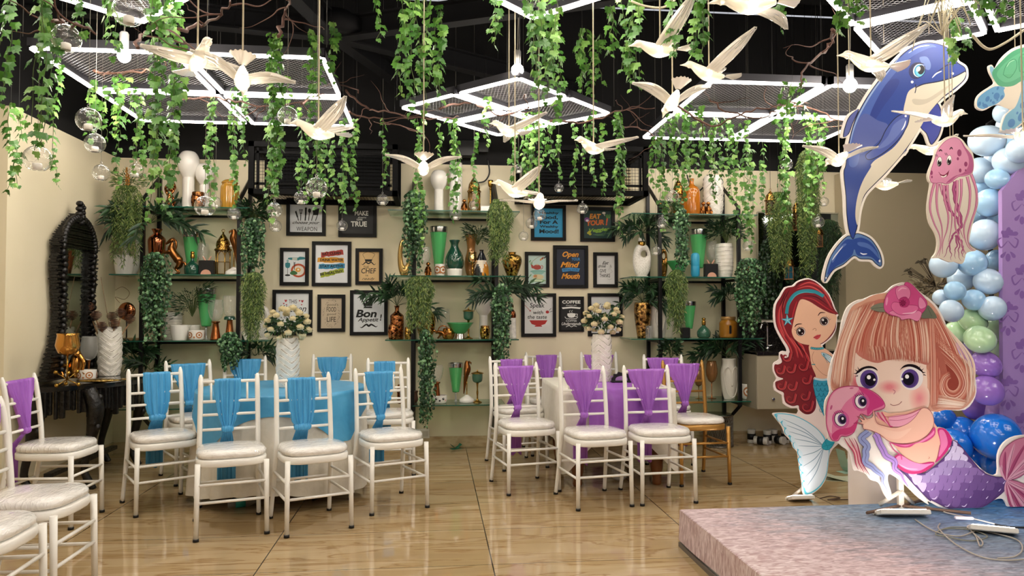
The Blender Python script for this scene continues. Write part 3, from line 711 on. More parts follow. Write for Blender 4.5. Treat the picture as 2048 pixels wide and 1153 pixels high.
green_vase(1378, 2, 604, 28, 0, 'bright green vase with silver rim beside the green bottle, right rack', .26)
# --- white tall ball-head vases ---
def ball_vase(px, lev, ytop, wpx, label, stem=.45, Y=6.93):
    return ware('ball_top_vase', label, 'vase', px, lev, ytop, wpx, [('body', [(stem*1.15, 0), (stem*1.05, .06), (stem*.98, .3), (stem, .52), (stem*1.0, .56), (.86, .66), (1, .78), (.93, .9), (.62, .985), (.3, 1)], PORC)], Y)
ball_vase(374, 0, 303, 40, 'tall white vase with ball-shaped head on the top left shelf', .56)
ball_vase(406, 0, 328, 34, 'shorter white ball-headed vase behind ivy, top left shelf', .5)
ball_vase(877, 0, 341, 34, 'white ball-headed vase beneath the spread-winged bird, top middle shelf', .54)
ball_vase(967, 2, 594, 34, 'white balloon-headed vase beside the green goblet, middle rack', .5)
ware('cylinder_vase', 'plain white cylinder vase behind ivy, top middle shelf', 'vase', 911, 0, 332, 26, [('body', hollow([(.9, 0), (.95, .02), (1, .5), (1, 1)]), PORC)], 6.95)
# --- pots, bowls, cups ---
def pot(px, lev, ytop, wpx, label, m=PORC, Y=6.85, sh=(.78, .94, 1)):
    return ware('ceramic_pot', label, 'pot', px, lev, ytop, wpx, [('body', hollow([(sh[0]*.95, 0), (sh[0], .02), (sh[1], .45), (sh[2], .97), (sh[2]*.98, 1)]), m)], Y)
pot(247, 1, 512, 36, 'white pot at left end of the left rack, under trailing fern', Y=6.8)
pot(360, 2, 651, 34, 'larger white pot left of the owl cup, left rack', Y=6.83)
pot(388, 2, 651, 24, 'small white pot half hidden behind the owl cup, left rack', Y=6.97)
pot(496, 2, 664, 30, 'low white dish under the long fern, left rack', Y=6.9, sh=(.95, 1, 1))
def face_cup(px, lev, ytop, wpx, label, Y=6.82, spots='owl', rz=0):
    t = ware('patterned_cup', label, 'cup', px, lev, ytop, wpx, [('body', hollow([(.75, 0), (.9, .08), (1, .4), (1, .95), (.97, 1)]), PORC)], Y)
    h, R_ = t['_h'], t['_w']/2
    mb = MB(); br = 1
    def spot(a, z, r, mi, lift):
        n = 14; pts = []
        for k in range(n): b2 = 2*pi*k/n; aa = a+r*cos(b2)/R_; pts.append(((R_+lift)*sin(aa), -(R_+lift)*cos(aa), z+r*sin(b2)))
        c0 = ((R_+lift)*sin(a), -(R_+lift)*cos(a), z); mb.add([c0]+pts, [(0, 1+k, 1+(k+1) % n) for k in range(n)], mi)
    if spots == 'owl':
        for a in (-1.9, -.62, .0 if False else .62, 1.9):
            spot(a, h*.52, h*.32, 0, .0022); spot(a, h*.52, h*.21, 1, .003); spot(a, h*.52, h*.11, 0, .0038)
        spot(0, h*.3, h*.09, 0, .003)
    else:
        for a in (-.5, .5): spot(a, h*.62, h*.15, 2, .0022); spot(a+.05, h*.67, h*.05, 1, .003)
        spot(0, h*.4, h*.12, 2, .0022)
        for a in (-.85, .85): spot(a, h*.42, h*.1, 3, .0022)
    mb.build('painted_motif', [C('#b0703c', .4), PORC, BLACKM, C('#e9a6a0', .5)], t); return t
face_cup(394, 2, 661, 29, 'white cup with brown owl-eye rings beside white pots, left rack')
face_cup(880, 1, 529, 20, 'small owl-ring cup beneath the green vase, middle rack', Y=6.85)
face_cup(880, 3, 791, 29, 'white bowl with smiling cartoon face, lowest middle shelf', spots='face')
face_cup(1498, 3, 768, 36, 'white bowl with brown rings at the right end, lowest right shelf')
face_cup(1498, 1, 520, 22, 'white cup with brown spots behind the pearl plant, right rack', Y=7.0)
# --- bottles and dark vases ---
ware('squat_bottle', 'dark green squat bottle with gold stopper beside the bronze horse', 'bottle', 384, 1, 503, 30, [('body', [(.7, 0), (.95, .05), (1, .25), (.8, .42), (.25, .6), (.2, .72)], DGREEN), ('stopper', [(.26, .7), (.26, .86), (.16, .88), (.26, .93), (.2, .99), (.02, 1)], GOLD)], 6.8)
ware('squat_bottle', 'smoky green squat bottle with gold ball stopper, right rack', 'bottle', 1407, 2, 636, 28, [('body', [(.7, 0), (.92, .06), (1, .28), (.7, .45), (.25, .6), (.22, .66)], DGG), ('stopper', [(.28, .62), (.28, .84), (.15, .86), (.3, .93), (.22, .99), (.02, 1)], GOLD)], 6.85)
ware('bottle_vase', 'dark green vase with white base and flared neck, middle rack', 'vase', 909, 1, 481, 37, [('body', [(.8, .2), (.98, .3), (1, .48), (.8, .64), (.45, .8), (.42, .9), (.58, .99), (.5, 1), (.3, .9)], DGREEN), ('white_base', [(.72, 0), (.78, .02), (.83, .2), (.7, .205)], PORC)], 6.83)
ware('bell_jar_vase', 'large amber glass bell-shaped jar on the top right shelf', 'vase', 1385, 0, 358, 35, [('body', [(.8, 0), (.97, .06), (1, .2), (.98, .6), (.8, .75), (.3, .84), (.27, .97), (.3, 1)], C('#e08a2a', .08, 0, .6, trans=.5, coat=.5))], 6.85)
ware('amber_jar', 'amber ribbed glass jar with clasp lid on the top left shelf', 'jar', 457, 0, 359, 33, [('body', [(.85, 0), (1, .06), (1, .7), (.85, .8), (.85, .86)], C('#d6a034', .15, 0, .6, trans=.4, coat=.4), .03, 18), ('lid', [(.9, .86), (.92, .9), (.6, .97), (.1, 1)], C('#c89430', .15, 0, .6, trans=.3))], 6.85)
j = ware('amber_jar', 'amber glass storage jar with black clasp, right rack', 'jar', 1456, 2, 634, 38, [('body', [(.8, 0), (.98, .08), (1, .5), (.97, .72), (.75, .84), (.75, .9)], AMBER), ('rim', [(.78, .86), (.8, .9), (.78, 1), (.7, 1)], C('#b38a52', .3, .4)), ('base_ring', [(.7, -.005), (.78, 0), (.76, .05)], GOLD)], 6.85)
MB().box((-.015, -.087, .08), (.02, .012, .08), bev=.003).build('clasp', BLACKM, j)
ware('copper_vase', 'shiny copper shoulder vase under dark bamboo leaves, left rack', 'vase', 312, 1, 459, 32, [('body', [(.42, 0), (.5, .02), (.85, .4), (1, .66), (.95, .8), (.42, .9), (.42, .93), (.62, 1), (.55, 1)], C('#b5714e', .12, 1))], 6.86)
ware('amber_hurricane', 'amber waisted glass vase behind the brass goblet, middle rack', 'vase', 942, 1, 470, 27, [('body', [(.5, 0), (.8, .1), (1, .3), (.9, .45), (.6, .65), (.75, .85), (1.0, 1)], C('#b9824a', .08, .3, .6, trans=.3, coat=.5))], 6.95)
ware('gold_goblet', 'brass goblet with mirrored bowl before the amber vase, middle rack', 'goblet', 945, 1, 505, 18, [('cup', [(.2, .48), (.85, .58), (1, .7), (.9, .9), (.95, 1), (.88, 1)], C('#d9b27a', .1, 1)), ('stem', [(.85, 0), (.9, .02), (.25, .1), (.12, .2), (.2, .3), (.12, .4), (.2, .48)], BRASS)], 6.8)
# copper cone candle holders with glass cups
def candle_cone(px, lev, ytop, wpx, label, cup=GLASS, split=.46, Y=6.84):
    return ware('candle_holder', label, 'candle holder', px, lev, ytop, wpx, [('cone_stand', [(.62, 0), (.64, .02), (.36, split*.85), (.52, split*.93), (.54, split)], C('#a8683c', .22, 1)), ('glass_cup', [(.2, split), (.7, split+.08), (1, split+.3), (.92, .97), (.9, 1)], cup)], Y)
candle_cone(432, 2, 600, 30, 'copper cone candleholder with clear cup, left of a green-cupped one')
candle_cone(460, 2, 592, 28, 'copper cone candleholder topped by a dark green and clear cup', split=.5)
ware('dark_cup', 'dark green glass cup inside the right copper candleholder, left rack', 'cup', 460, LV[2]+.215, 640, 22, [('body', [(.7, 0), (.9, .2), (1, .9), (1, 1)], DGREEN)], 6.84)
candle_cone(874, 3, 730, 26, 'copper cone candleholder with clear cup, lowest middle shelf', split=.55)
def goblet(px, lev, ytop, wpx, label, m=DGG, Y=6.83):
    return ware('lidded_goblet', label, 'goblet', px, lev, ytop, wpx, [('bowl', [(.3, .6), (.8, .66), (.9, .88), (1, .9)], m), ('lid', [(1.02, .88), (1.02, .9), (.6, .93), (.15, .95), (.1, 1)], GOLD), ('stem', [(.75, 0), (.72, .02), (.2, .08), (.13, .2), (.18, .3), (.12, .42), (.2, .58), (.35, .6)], BRASS)], Y)
goblet(937, 2, 616, 23, 'green goblet on brass stem beside the martini bowl, middle rack')
goblet(955, 3, 740, 24, 'green goblet with brass twist stem, lowest middle shelf')
def wineglass(px, lev, ytop, wpx, label, m=GLASS, stem=GLASS, Y=6.9):
    return ware('wine_glass', label, 'glass', px, lev, ytop, wpx, [('bowl', [(.1, .42), (.6, .48), (1, .66), (.95, .85), (.75, 1)], m), ('stem', [(.7, 0), (.7, .01), (.1, .04), (.1, .42)], stem)], Y)
wineglass(405, 1, 487, 24, 'clear snifter standing behind the black bunny block, left rack')
wineglass(1425, 1, 483, 25, 'clear snifter standing behind the black bunny block, right rack')
wineglass(850, 1, 494, 22, 'clear wine glass behind pearl vines, middle rack')
wineglass(1422, 3, 722, 24, 'amber wine glass on copper stem left of the face vase', C('#b08050', .1, .2, .6, trans=.5), COPPER)
wineglass(1396, 3, 740, 20, 'small brass-footed goblet behind the gold chair back', C('#b08050', .1, .2, .6, trans=.5), BRASS)
def martini(px, lev, ytop, wpx, label):
    return ware('martini_bowl', label, 'bowl', px, lev, ytop, wpx, [('bowl', hollow([(.3, .32), (.5, .42), (1.0, .96), (1.02, 1)], .05), C('#5cc47a', .08, 0, .6, trans=.4, coat=.6)), ('ribbed_foot', [(.38, 0), (.36, .02), (.3, .3), (.3, .33)], SILVER, .06, 14)], 6.85)
martini(920, 2, 646, 53, 'wide green cone bowl on silver ribbed foot, middle rack')
martini(1357, 1, 523, 48, 'wide green cone bowl behind hanging fern, right rack')
ware('clear_cylinder', 'tall clear glass cylinder behind the gold cup, middle rack', 'vase', 890, 2, 618, 20, [('body', [(.95, 0), (1, .02), (1, 1)], GLASS)], 6.97)
ware('clear_cylinder', 'clear glass tumbler before the gold wicker vase, right rack', 'glass', 1298, 2, 652, 15, [('body', [(.9, 0), (1, .02), (1, 1)], GLASS)], 6.78)
ware('clear_cylinder', 'clear glass vase right of the white face vase, right rack', 'vase', 1336, 2, 632, 26, [('body', [(.6, 0), (.9, .3), (1, .6), (.8, 1)], GLASS)], 6.9)
# gold / copper votives
def votive(px, lev, ytop, wpx, label, m=COPF, Y=6.82):
    return ware('votive_cup', label, 'candle holder', px, lev, ytop, wpx, [('body', hollow([(.75, 0), (.8, .03), (1, .35), (1, .7), (.82, .95), (.85, 1)]), m), ('collar', [(.87, .9), (.9, .93), (.87, .97)], C('#c08a50', .25, 1))], Y)
votive(394, 0, 385, 26, 'round copper leaf-cut tealight bowl, top left shelf')
votive(787, 2, 650, 21, 'small copper votive before the tall copper vase, middle rack')
votive(970, 2, 652, 20, 'carved gold votive before the white balloon vase', GOLDF)
votive(816, 2, 655, 13, 'narrow copper votive right of the tall copper vase', GOLDF)
votive(802, 3, 770, 14, 'dark carved candle cup behind the chairs, lowest middle shelf', COPF)
ware('copper_vase', 'embossed copper bottle vase holding bamboo leaves, middle rack', 'vase', 794, 2, 612, 27, [('body', [(.85, 0), (1, .03), (1, .62), (.9, .72), (.35, .82), (.32, .94), (.42, 1)], COPF)], 6.9)
ware('scaled_vase', 'gold scaled egg-shaped vase under fern, middle rack', 'vase', 852, 2, 615, 38, [('body', [(.5, 0), (.7, .08), (1, .45), (.95, .72), (.5, .93), (.4, 1)], noisy('gold_scales', [(.4, '#6a4c18'), (.55, '#dcb865')], 30, .2, detail=0, bump=1, metal=1))], 6.86)
ware('filigree_urn', 'gold openwork urn at right end of the middle rack', 'urn', 1024, 1, 505, 40, [('body', [(.42, 0), (.5, .03), (.85, .4), (1, .65), (.85, .84), (.42, .92), (.36, .96), (.45, 1)], GOLDF)], 6.86)
ware('wicker_vase', 'tall gold woven vase holding bamboo leaves, right rack', 'vase', 1285, 2, 607, 37, [('body', hollow([(.55, 0), (.6, .03), (.85, .5), (.95, .8), (.88, 1)]), hammered('gold_wicker', '#3a2812', '#c79a58', 34, 1.2))], 6.86)
ware('brown_pot', 'dark brown small pot behind hanging pearls, lowest middle shelf', 'pot', 829, 3, 783, 18, [('body', hollow([(.6, 0), (.9, .3), (.75, .8), (.95, 1)]), C('#4a2c1c', .3))], 6.88)
ware('candlestick', 'brass candlestick with small cup, top middle shelf', 'candlestick', 981, 0, 361, 12, [('stem', [(.9, 0), (1, .03), (.3, .1), (.3, .7), (.5, .74), (.3, .78), (.8, .84), (.9, 1)], BRASS)], 6.9)
tag(MB().box((0, 0, .035), (.09, .08, .07), bev=.006).build('white_box', PORC, loc=place(970, 0)), 'small white ceramic box beneath the brass candlestick', 'box')
tag(MB().box((0, 0, .05), (.075, .075, .1), bev=.006).build('black_block', BLACKM, loc=place(1370, 2, 6.82)), 'black cube block in front of the green vase, right rack', 'block')
ware('white_ribbed_vase', 'small gold-necked pendant ornament behind ivy, top middle shelf', 'ornament', 842, 0, 370, 8, [('body', [(.5, 0), (1, .3), (.6, .6), (.8, 1)], GOLD)], 6.9)
CHEV = noisy('chevron_ceramic', [(.35, '#e2ddd0'), (.6, '#f3efe6')], 20, .45)
# --- chevron vases (offset leaf bands) ---
def chevron(px, lev, ytop, wpx, label, Y, ripple=False, z0=None, loc=None, hw=None):
    if loc is None: h, w_ = dims(px, lev, ytop, wpx, Y); loc = place(px, lev, Y)
    else: h, w_ = hw
    t = thing('chevron_vase', label, 'vase', loc); n = 60; m = 110; rs = []
    for i in range(m+1):
        z = i/m; ring = []
        env = .82+.18*min(1, z*4) if z < .25 else (1 if z < .8 else 1-.14*((z-.8)/.2)**2)
        for k in range(n):
            a = 2*pi*k/n
            if ripple: f = (z*9+.05*sin(a)) % 1; d = .06*f**2
            else: f = (z*7.5+abs(((a*1.5/pi+.5) % 1)*2-1)*1.3) % 1; d = .10*f**1.3 if f < .93 else .10*(1-f)/.07*.9
            ring.append((w_/2*(env*.93+d)*cos(a), w_/2*(env*.93+d)*sin(a), z*h))
        rs.append(ring)
    inn = [[(x*.86, y*.86, z) for x, y, z in rs[-1]], [(x*.8, y*.8, z-.08*h) for x, y, z in rs[-1]]]
    mb = MB().rings(rs+inn); i = 0
    for r_ in range(m):
        for k in range(n):
            a = 2*pi*(k+.5)/n; z = (r_+.5)/m; f = (z*9+.05*sin(a)) % 1 if ripple else (z*7.5+abs(((a*1.5/pi+.5) % 1)*2-1)*1.3) % 1
            if f > .93 or f < .03: mb.m[i] = 1
            i += 1
    mb.build('body', [CHEV, C('#8f897c', .6)], t)
    return t
chevron(345, 2, 625, 38, 'white rippled vase below the dark fern, left rack', 6.95, True)
chevron(1449, 1, 488, 38, 'white rippled vase holding a dark bush, right rack', 6.85, True)
chevron(1428, 0, 353, 42, 'white braided-leaf vase at right end of top right shelf', 6.9)
ct = (TX, TY); bl = aty(575, 785, TY)
chevron(0, 0, 0, 0, 'white braided-leaf vase on the blue table', 0, loc=Vector((bl.x, TY, .748)), hw=(.35, .165))
pv = aty(1203, 700, 5.85)
chevron(0, 0, 0, 0, 'white braided-leaf vase on the purple runner', 0, loc=Vector((pv.x, 5.85, RZ+.014)), hw=(.375, .165))
# --- hole vases ---
def hole_vase(px, lev, ytop, wpx, label, Y, hx=.1, m=PORC, neck=False, rz=0, hz=.6, hr=.18):
    h, w_ = dims(px, lev, ytop, wpx, Y); t = thing('hole_vase', label, 'vase', place(px, lev, Y), rz)
    # flattened body with an oval hole: swept ring of varying thickness
    n = 40; R_ = w_/2; rs = []
    for k in range(n):
        a = 2*pi*k/n; s_, c = sin(a), cos(a)
        zo = h*(.5+.5*s_); ro = R_*(.55+.45*(abs(c)**.6))*(1 if c > 0 else -1)*abs(c)**.45
        zi = h*(hz+hr*s_); ri = R_*(hx+.36*c)
        ring = []
        th = R_*.42
        for q in range(10):
            b2 = 2*pi*q/10; u = .5+.5*cos(b2)
            ring.append((ri+(ro-ri)*u, th*sin(b2)*(1 if True else 0), zi+(zo-zi)*u))
        rs.append(ring)
    rs.append(rs[0]); MB().rings(rs, cap0=False, cap1=False).build('body', m, t)
    MB().box((0, 0, .006), (R_*1.2, R_*.8, .012), bev=.003).build('base', m, t)
    if neck:
        MB().lathe([(R_*.42, h*.93), (R_*.4, h*1.0), (R_*.4, h*1.07)], seg=20).build('gold_collar', GOLD, t); MB().lathe([(R_*.38, h*1.07), (R_*.36, h*1.16), (R_*.3, h*1.18)], seg=20).build('neck', m, t)
    return t
speck = noisy('speckled_ceramic', [(.45, '#d9d4c9'), (.5, '#efebe3')], 120, .6)
hole_vase(262, 1, 455, 34, 'white oval vase with a long hole behind the white pot', 6.98, hz=.62, hr=.28)
hole_vase(524, 2, 612, 34, 'white woven teardrop vase with round hole, near the rose vase', 6.85, m=speck, hx=-.1, hz=.68, hr=.12)
hole_vase(1284, 1, 488, 38, 'white jug-like vase with gold collar and bamboo, right rack', 6.85, neck=True, m=speck, hx=.25, hz=.7, hr=.1)
hole_vase(808, 1, 478, 26, 'gold-rimmed oval vase behind pearl vines, middle rack', 6.95, m=C('#c9a868', .2, .8), hz=.6, hr=.3)
hole_vase(1327, 1, 498, 18, 'twisted gold horn sculpture behind glass ball, right rack', 6.9, m=C('#a97a3c', .2, 1), hz=.75, hr=.1)
# --- face vases ---
def face_vase(px, lev, ytop, wpx, label, Y, style=0):
    h, w_ = dims(px, lev, ytop, wpx, Y); t = thing('face_vase', label, 'vase', place(px, lev, Y)); R_ = w_/2
    P = [(.62, 0), (.66, .03), (.85, .2), (1, .5), (.98, .7), (.8, .85), (.82, .97), (.84, 1)] if style else [(.7, 0), (.8, .05), (.95, .3), (1, .6), (.9, .85), (.88, 1)]
    MB().lathe([(r*R_, z*h) for r, z in smoothpts(hollow(P), 3, False)], seg=32, M=Matrix.Diagonal((1, .8, 1, 1))).build('body', MATW, t)
    f = MB(); yy = -R_*.82
    nose = smoothpts([(0, .78), (.0, .6), (.09, .36), (0, .31), (-.09, .36)], 3)
    def relief(pts, r, closed=True): f.tube([(x*R_, yy*(1-.35*(x)**2)*(1 if 1 else 1), z*h) for x, z in pts], r, 7, closed=closed)
    relief(smoothpts([(-.82, .7), (-.8, .45), (-.5, .15), (0, .05), (.5, .15), (.8, .45), (.82, .7), (.45, .8), (.1, .68), (.07, .4), (0, .34), (-.07, .4), (-.1, .68), (-.45, .8)] if style else [(-.5, .75), (-.55, .5), (-.3, .22), (0, .15), (.3, .22), (.55, .5), (.5, .75), (0, .85)], 4), R_*.07)
    if not style: relief([(0, .7), (.02, .5), (.1, .42), (0, .38)], R_*.05, False); relief(smoothpts([(-.18, .28), (0, .3), (.18, .28), (0, .25)], 3), R_*.04)
    f.build('carved_face', MATW, t); return t
face_vase(1457, 3, 718, 35, 'white vase carved with a long-nosed face, lowest right shelf', 6.86, 1)
face_vase(1316, 2, 606, 34, 'white vase with oval carved face beside gold woven vase', 6.9, 0)
# multicolour teardrop vase
h, w_ = dims(963, 1, 500, 30, 6.82); t = thing('teardrop_vase', 'cream teardrop vase with black and orange patches, middle rack', 'vase', place(963, 1, 6.82))
PT = smoothpts([(.95, 0), (1, .03), (.95, .3), (.7, .6), (.4, .82), (.24, .92), (.3, 1)], 4, False)
mb = MB(); n = 40; m_ = len(PT)
vs = [(r*w_/2*cos(2*pi*k/n), r*w_/2*.7*sin(2*pi*k/n), z*h) for r, z in PT for k in range(n)]
for i in range(m_-1):
    for k in range(n):
        a = 2*pi*(k+.5)/n; z = (PT[i][1]+PT[i+1][1])/2; x = cos(a)*PT[i][0]
        mi = 0
        if z > .62: mi = 1
        if z < .45-.3*(x+.55)**2*4 and x < -.05: mi = 1
        if z < .5-.3*(x-.6)**2*4 and x > .05: mi = 2
        k2 = (k+1) % n; mb.v += [Vector(vs[q]) for q in (i*n+k, i*n+k2, (i+1)*n+k2, (i+1)*n+k)]; b0 = len(mb.v)-4; mb.f.append((b0, b0+1, b0+2, b0+3)); mb.m.append(mi); mb.s.append(True)
mb.build('body', [C('#e4d8c4', .3, coat=.4), C('#14171f', .15, coat=.6), C('#d28a24', .2, coat=.5)], t)
# blue capsule vase
h, w_ = dims(1391, 1, 506, 18, 6.8); t = thing('capsule_vase', 'sky blue capsule-shaped vase with seam, right rack', 'vase', place(1391, 1, 6.8)); R_ = w_/2
MB().lathe([(R_*.6, 0), (R_*.9, h*.06), (R_, h*.15), (R_, h*.45), (R_*.985, h*.46)], seg=28).build('lower_half', C('#35a5cf', .3, coat=.4), t)
MB().lathe([(R_*.985, h*.46), (R_, h*.47), (R_, h*.85), (R_*.85, h*.95), (R_*.4, h), (.001, h)], seg=28).build('upper_half', C('#3fb0d8', .3, coat=.4), t)
# bunny blocks
def bunny(px, lev, ytop, label):
    Y = 6.78; p = place(px, lev, Y); t = thing('bunny_block', label, 'bookend', p); s_ = 28*Y/FPX
    MB().box((0, 0, s_/2), (s_, .05, s_), bev=.004).build('block', BLACKM, t)
    mb = MB(); A = [(s_*.34*cos(pi*k/14), s_*.02+s_*.34*sin(pi*k/14)) for k in range(15)]; n = 15
    for yy in (-.025, -.034): mb.fill([(x, yy, z) for x, z in A])
    mb.add([(x, -.025, z) for x, z in A]+[(x, -.034, z) for x, z in A], [(i, (i+1) % n, n+(i+1) % n, n+i) for i in range(n)]); mb.build('half_disc', C('#dba48c', .4), t)
    for q in (-1, 1): MB().ball((0, 0, 0), (.007, .006, .03), 10, 8, M=Matrix.Translation((q*.022, 0, s_+.014)) @ Matrix.Rotation(q*.55, 4, 'Y')).build('ear', C('#dba48c', .4), t)
bunny(413, 1, 503, 'black square bookend with pink half disc and ears, left rack')
bunny(1422, 1, 520, 'black square bookend with pink half disc and ears, right rack')
# --- moroccan lanterns ---
def lantern(px, lev, ytop, wpx, label, m=BRASS, Y=6.9, body='#c9bda2', loc=None, hw=None, cat='lantern', cord=False):
    if loc is None: h, w_ = dims(px, lev, ytop, wpx, Y); loc = place(px, lev, Y)
    else: h, w_ = hw
    t = thing('ornate_lantern', label, cat, loc); R_ = w_/2; n = 6
    MB().lathe([(R_, 0), (R_, .02*h), (R_*.9, .04*h)], seg=n, smooth=False).build('base', m, t)
    p = MB()
    for k in range(n):
        a = 2*pi*k/n; x, y = R_*.86*cos(a), R_*.86*sin(a); p.tube([(x, y, .03*h), (x, y, .55*h)], R_*.07, 5)
        b2 = 2*pi*(k+1)/n; x2, y2 = R_*.86*cos(b2), R_*.86*sin(b2)
        pts = [(x+(x2-x)*u, y+(y2-y)*u, h*(.44+.1*sin(pi*u))) for u in (0, .25, .5, .75, 1)]; p.tube(pts, R_*.045, 4)
        p.tube([(x, y, .3*h), (x2, y2, .3*h)], R_*.03, 4)
    p.build('window_frame', m, t)
    MB().lathe([(R_*.8, .04*h), (R_*.8, .54*h)], seg=n, smooth=False).build('glass_pane', C(body, .2, 0, .5, trans=.5), t)
    MB().lathe([(R_, .55*h), (R_*1.02, .58*h), (R_*.8, .62*h), (R_*.86, .66*h), (R_*.75, .76*h), (R_*.35, .88*h), (R_*.12, .93*h), (R_*.1, .97*h)], seg=24, rib=.03, ribn=12).build('dome', hammered('lantern_dome%d' % len(bpy.data.materials), '#4b3010', '#c59a4e', 60), t)
    MB().tube([(R_*.18*cos(2*pi*k/14), 0, h*1.0+R_*.18*sin(2*pi*k/14)) for k in range(14)], R_*.04, 5, closed=True).build('ring', m, t)
    if cord: MB().tube([(0, 0, h), (0, 0, HC-loc[2])], .0015, 4).build('cord', BLACKM, t)
    return t
lantern(445, 1, 462, 31, 'gold and glass moroccan lantern at right of left rack')
lantern(948, 0, 350, 27, 'brass moroccan lantern with domed top, top middle shelf', body='#a07a3c')
lantern(1358, 0, 355, 24, 'brass lantern half hidden by ivy, top right shelf', body='#a07a3c')
# --- animals: bronze rearing horse ---
def loft_path(mb, pts, rs, seg=12, flat=1.0, mat=0):
    P = smoothpts([tuple(p)+(r,) for p, r in zip(pts, rs)], 4, False); mb.tube([p[:3] for p in P], [max(.0015, p[3]) for p in P], seg, mat)
h, _ = dims(345, 1, 474, 40, 6.8); t = thing('horse_statue', 'bronze rearing horse statuette on black base, left rack', 'statuette', place(347, 1, 6.8)); H = h
B_ = MB(); q = lambda L: [(x*H, y*H, z*H) for x, y, z in L]
loft_path(B_, q([(.16, 0, .30), (.12, 0, .38), (.04, 0, .48), (-.03, 0, .58), (-.07, 0, .68), (-.06, 0, .78), (-.03, 0, .86)]), [.05*H, .115*H, .105*H, .10*H, .095*H, .062*H, .045*H])
loft_path(B_, q([(-.02, 0, .87), (-.05, 0, .92), (-.12, 0, .88), (-.19, 0, .82), (-.21, 0, .80)]), [.035*H, .055*H, .045*H, .028*H, .02*H])
for s_ in (-1, 1):
    B_.tube(q([(-.02, s_*.025, .92), (-.015, s_*.03, .99)]), [.014*H, .003*H], 6)
    loft_path(B_, q([(-.09, s_*.06, .62), (-.19, s_*.07, .58), (-.28, s_*.07, .64 if s_ > 0 else .56), (-.30, s_*.07, .52 if s_ > 0 else .46), (-.33, s_*.07, .50 if s_ > 0 else .44)]), [.05*H, .035*H, .025*H, .018*H, .022*H], 8)
    loft_path(B_, q([(.15, s_*.05, .34), (.13, s_*.07, .24), (.06, s_*.07, .16), (.12, s_*.07, .08), (.07, s_*.07, .01), (.02, s_*.07, .0)]), [.085*H, .06*H, .032*H, .02*H, .022*H, .018*H], 8)
loft_path(B_, q([(.21, 0, .34), (.28, 0, .3), (.3, 0, .18), (.27, 0, .06)]), [.02*H, .035*H, .04*H, .006*H], 8)
loft_path(B_, q([(-.01, 0, .95), (.04, 0, .88), (.05, 0, .75), (.04, 0, .66)]), [.015*H, .03*H, .03*H, .01*H], 8)
B_.build('horse_body', C('#9a6436', .28, 1), t); MB().box((.08*H, 0, -.0), (.6*H, .22*H, .014), bev=.004).build('base', BLACKM, t)
# parrots on stands
def parrot(px, lev, ytop, label, flip=1, Y=6.85):
    h, _ = dims(px, lev, ytop, 20, Y); t = thing('parrot_statue', label, 'statuette', place(px, lev, Y)); H = h
    MB().lathe([(.17*H, 0), (.18*H, .02*H), (.17*H, .08*H), (.08*H, .14*H), (.03*H, .18*H)], seg=22).build('bell_base', PORC, t)
    MB().tube([(0, 0, .17*H), (0, 0, .62*H)], .012*H, 8).build('pole', GOLD, t)
    MB().tube([(-.09*H, 0, .62*H), (.09*H, 0, .62*H)], .02*H, 8).build('perch', PORC, t)
    b2 = MB(); f = flip
    loft_path(b2, [(f*.07*H, 0, .2*H), (f*.05*H, 0, .4*H), (f*.02*H, 0, .62*H), (-f*.01*H, 0, .78*H), (0, 0, .9*H), (-f*.02*H, 0, .97*H)], [.012*H, .03*H, .06*H, .085*H, .06*H, .045*H])
    b2.tube([(-f*.04*H, 0, .95*H), (-f*.1*H, 0, .92*H), (-f*.1*H, 0, .88*H)], [.03*H, .018*H, .004*H], 8)
    for s_ in (-1, 1): loft_path(b2, [(0, s_*.05*H, .84*H), (f*.03*H, s_*.07*H, .68*H), (f*.06*H, s_*.04*H, .48*H)], [.02*H, .04*H, .008*H], 8)
    b2.build('parrot_body', C('#8a562c', .3, .9), t)
parrot(467, 1, 457, 'copper parrot perched on white bell stand, left rack', 1)
parrot(934, 3, 720, 'copper parrot on white bell stand, lowest middle shelf', -1)
# monkeys / figurines (seated lumps with limbs)
def figurine(px, lev, ytop, label, heads=1, m=None, Y=6.82, name='monkey_figurine'):
    h, _ = dims(px, lev, ytop, 20, Y); t = thing(name, label, 'figurine', place(px, lev, Y)); H = h; m = m or BRZ; b2 = MB(); dx = .34*H if heads > 1 else 0
    for i in range(heads):
        x = (i-(heads-1)/2)*dx
        loft_path(b2, [(x, 0, .04*H), (x, 0, .3*H), (x, -.02*H, .55*H), (x, -.01*H, .7*H)], [.15*H, .17*H, .13*H, .06*H], 12)
        b2.ball((x, -.03*H, .84*H), (.13*H, .13*H, .14*H)); b2.ball((x, -.14*H, .8*H), (.07*H, .06*H, .055*H), 10, 7)
        for s_ in (-1, 1):
            b2.ball((x+s_*.13*H, 0, .86*H), (.03*H, .02*H, .045*H), 8, 6)
            loft_path(b2, [(x+s_*.12*H, 0, .58*H), (x+s_*.2*H, -.06*H, .4*H), (x+s_*.1*H, -.18*H, .42*H if i % 2 else .66*H)], [.05*H, .045*H, .03*H], 8)
            loft_path(b2, [(x+s_*.1*H, -.02*H, .14*H), (x+s_*.2*H, -.16*H, .3*H), (x+s_*.16*H, -.24*H, .04*H), (x+s_*.18*H, -.32*H, .025*H)], [.08*H, .06*H, .04*H, .03*H], 8)
    b2.build('cast_body', m, t); return t
figurine(928, 0, 398, 'copper seated monkey figurine, top middle shelf')
figurine(856, 1, 524, 'copper crouching monkey figurine beside the owl cup')
figurine(1413, 0, 403, 'copper trio of monkeys figurine, top right shelf', 2)
figurine(1322, 0, 404, 'small bronze figurine behind glass ball, top right shelf')
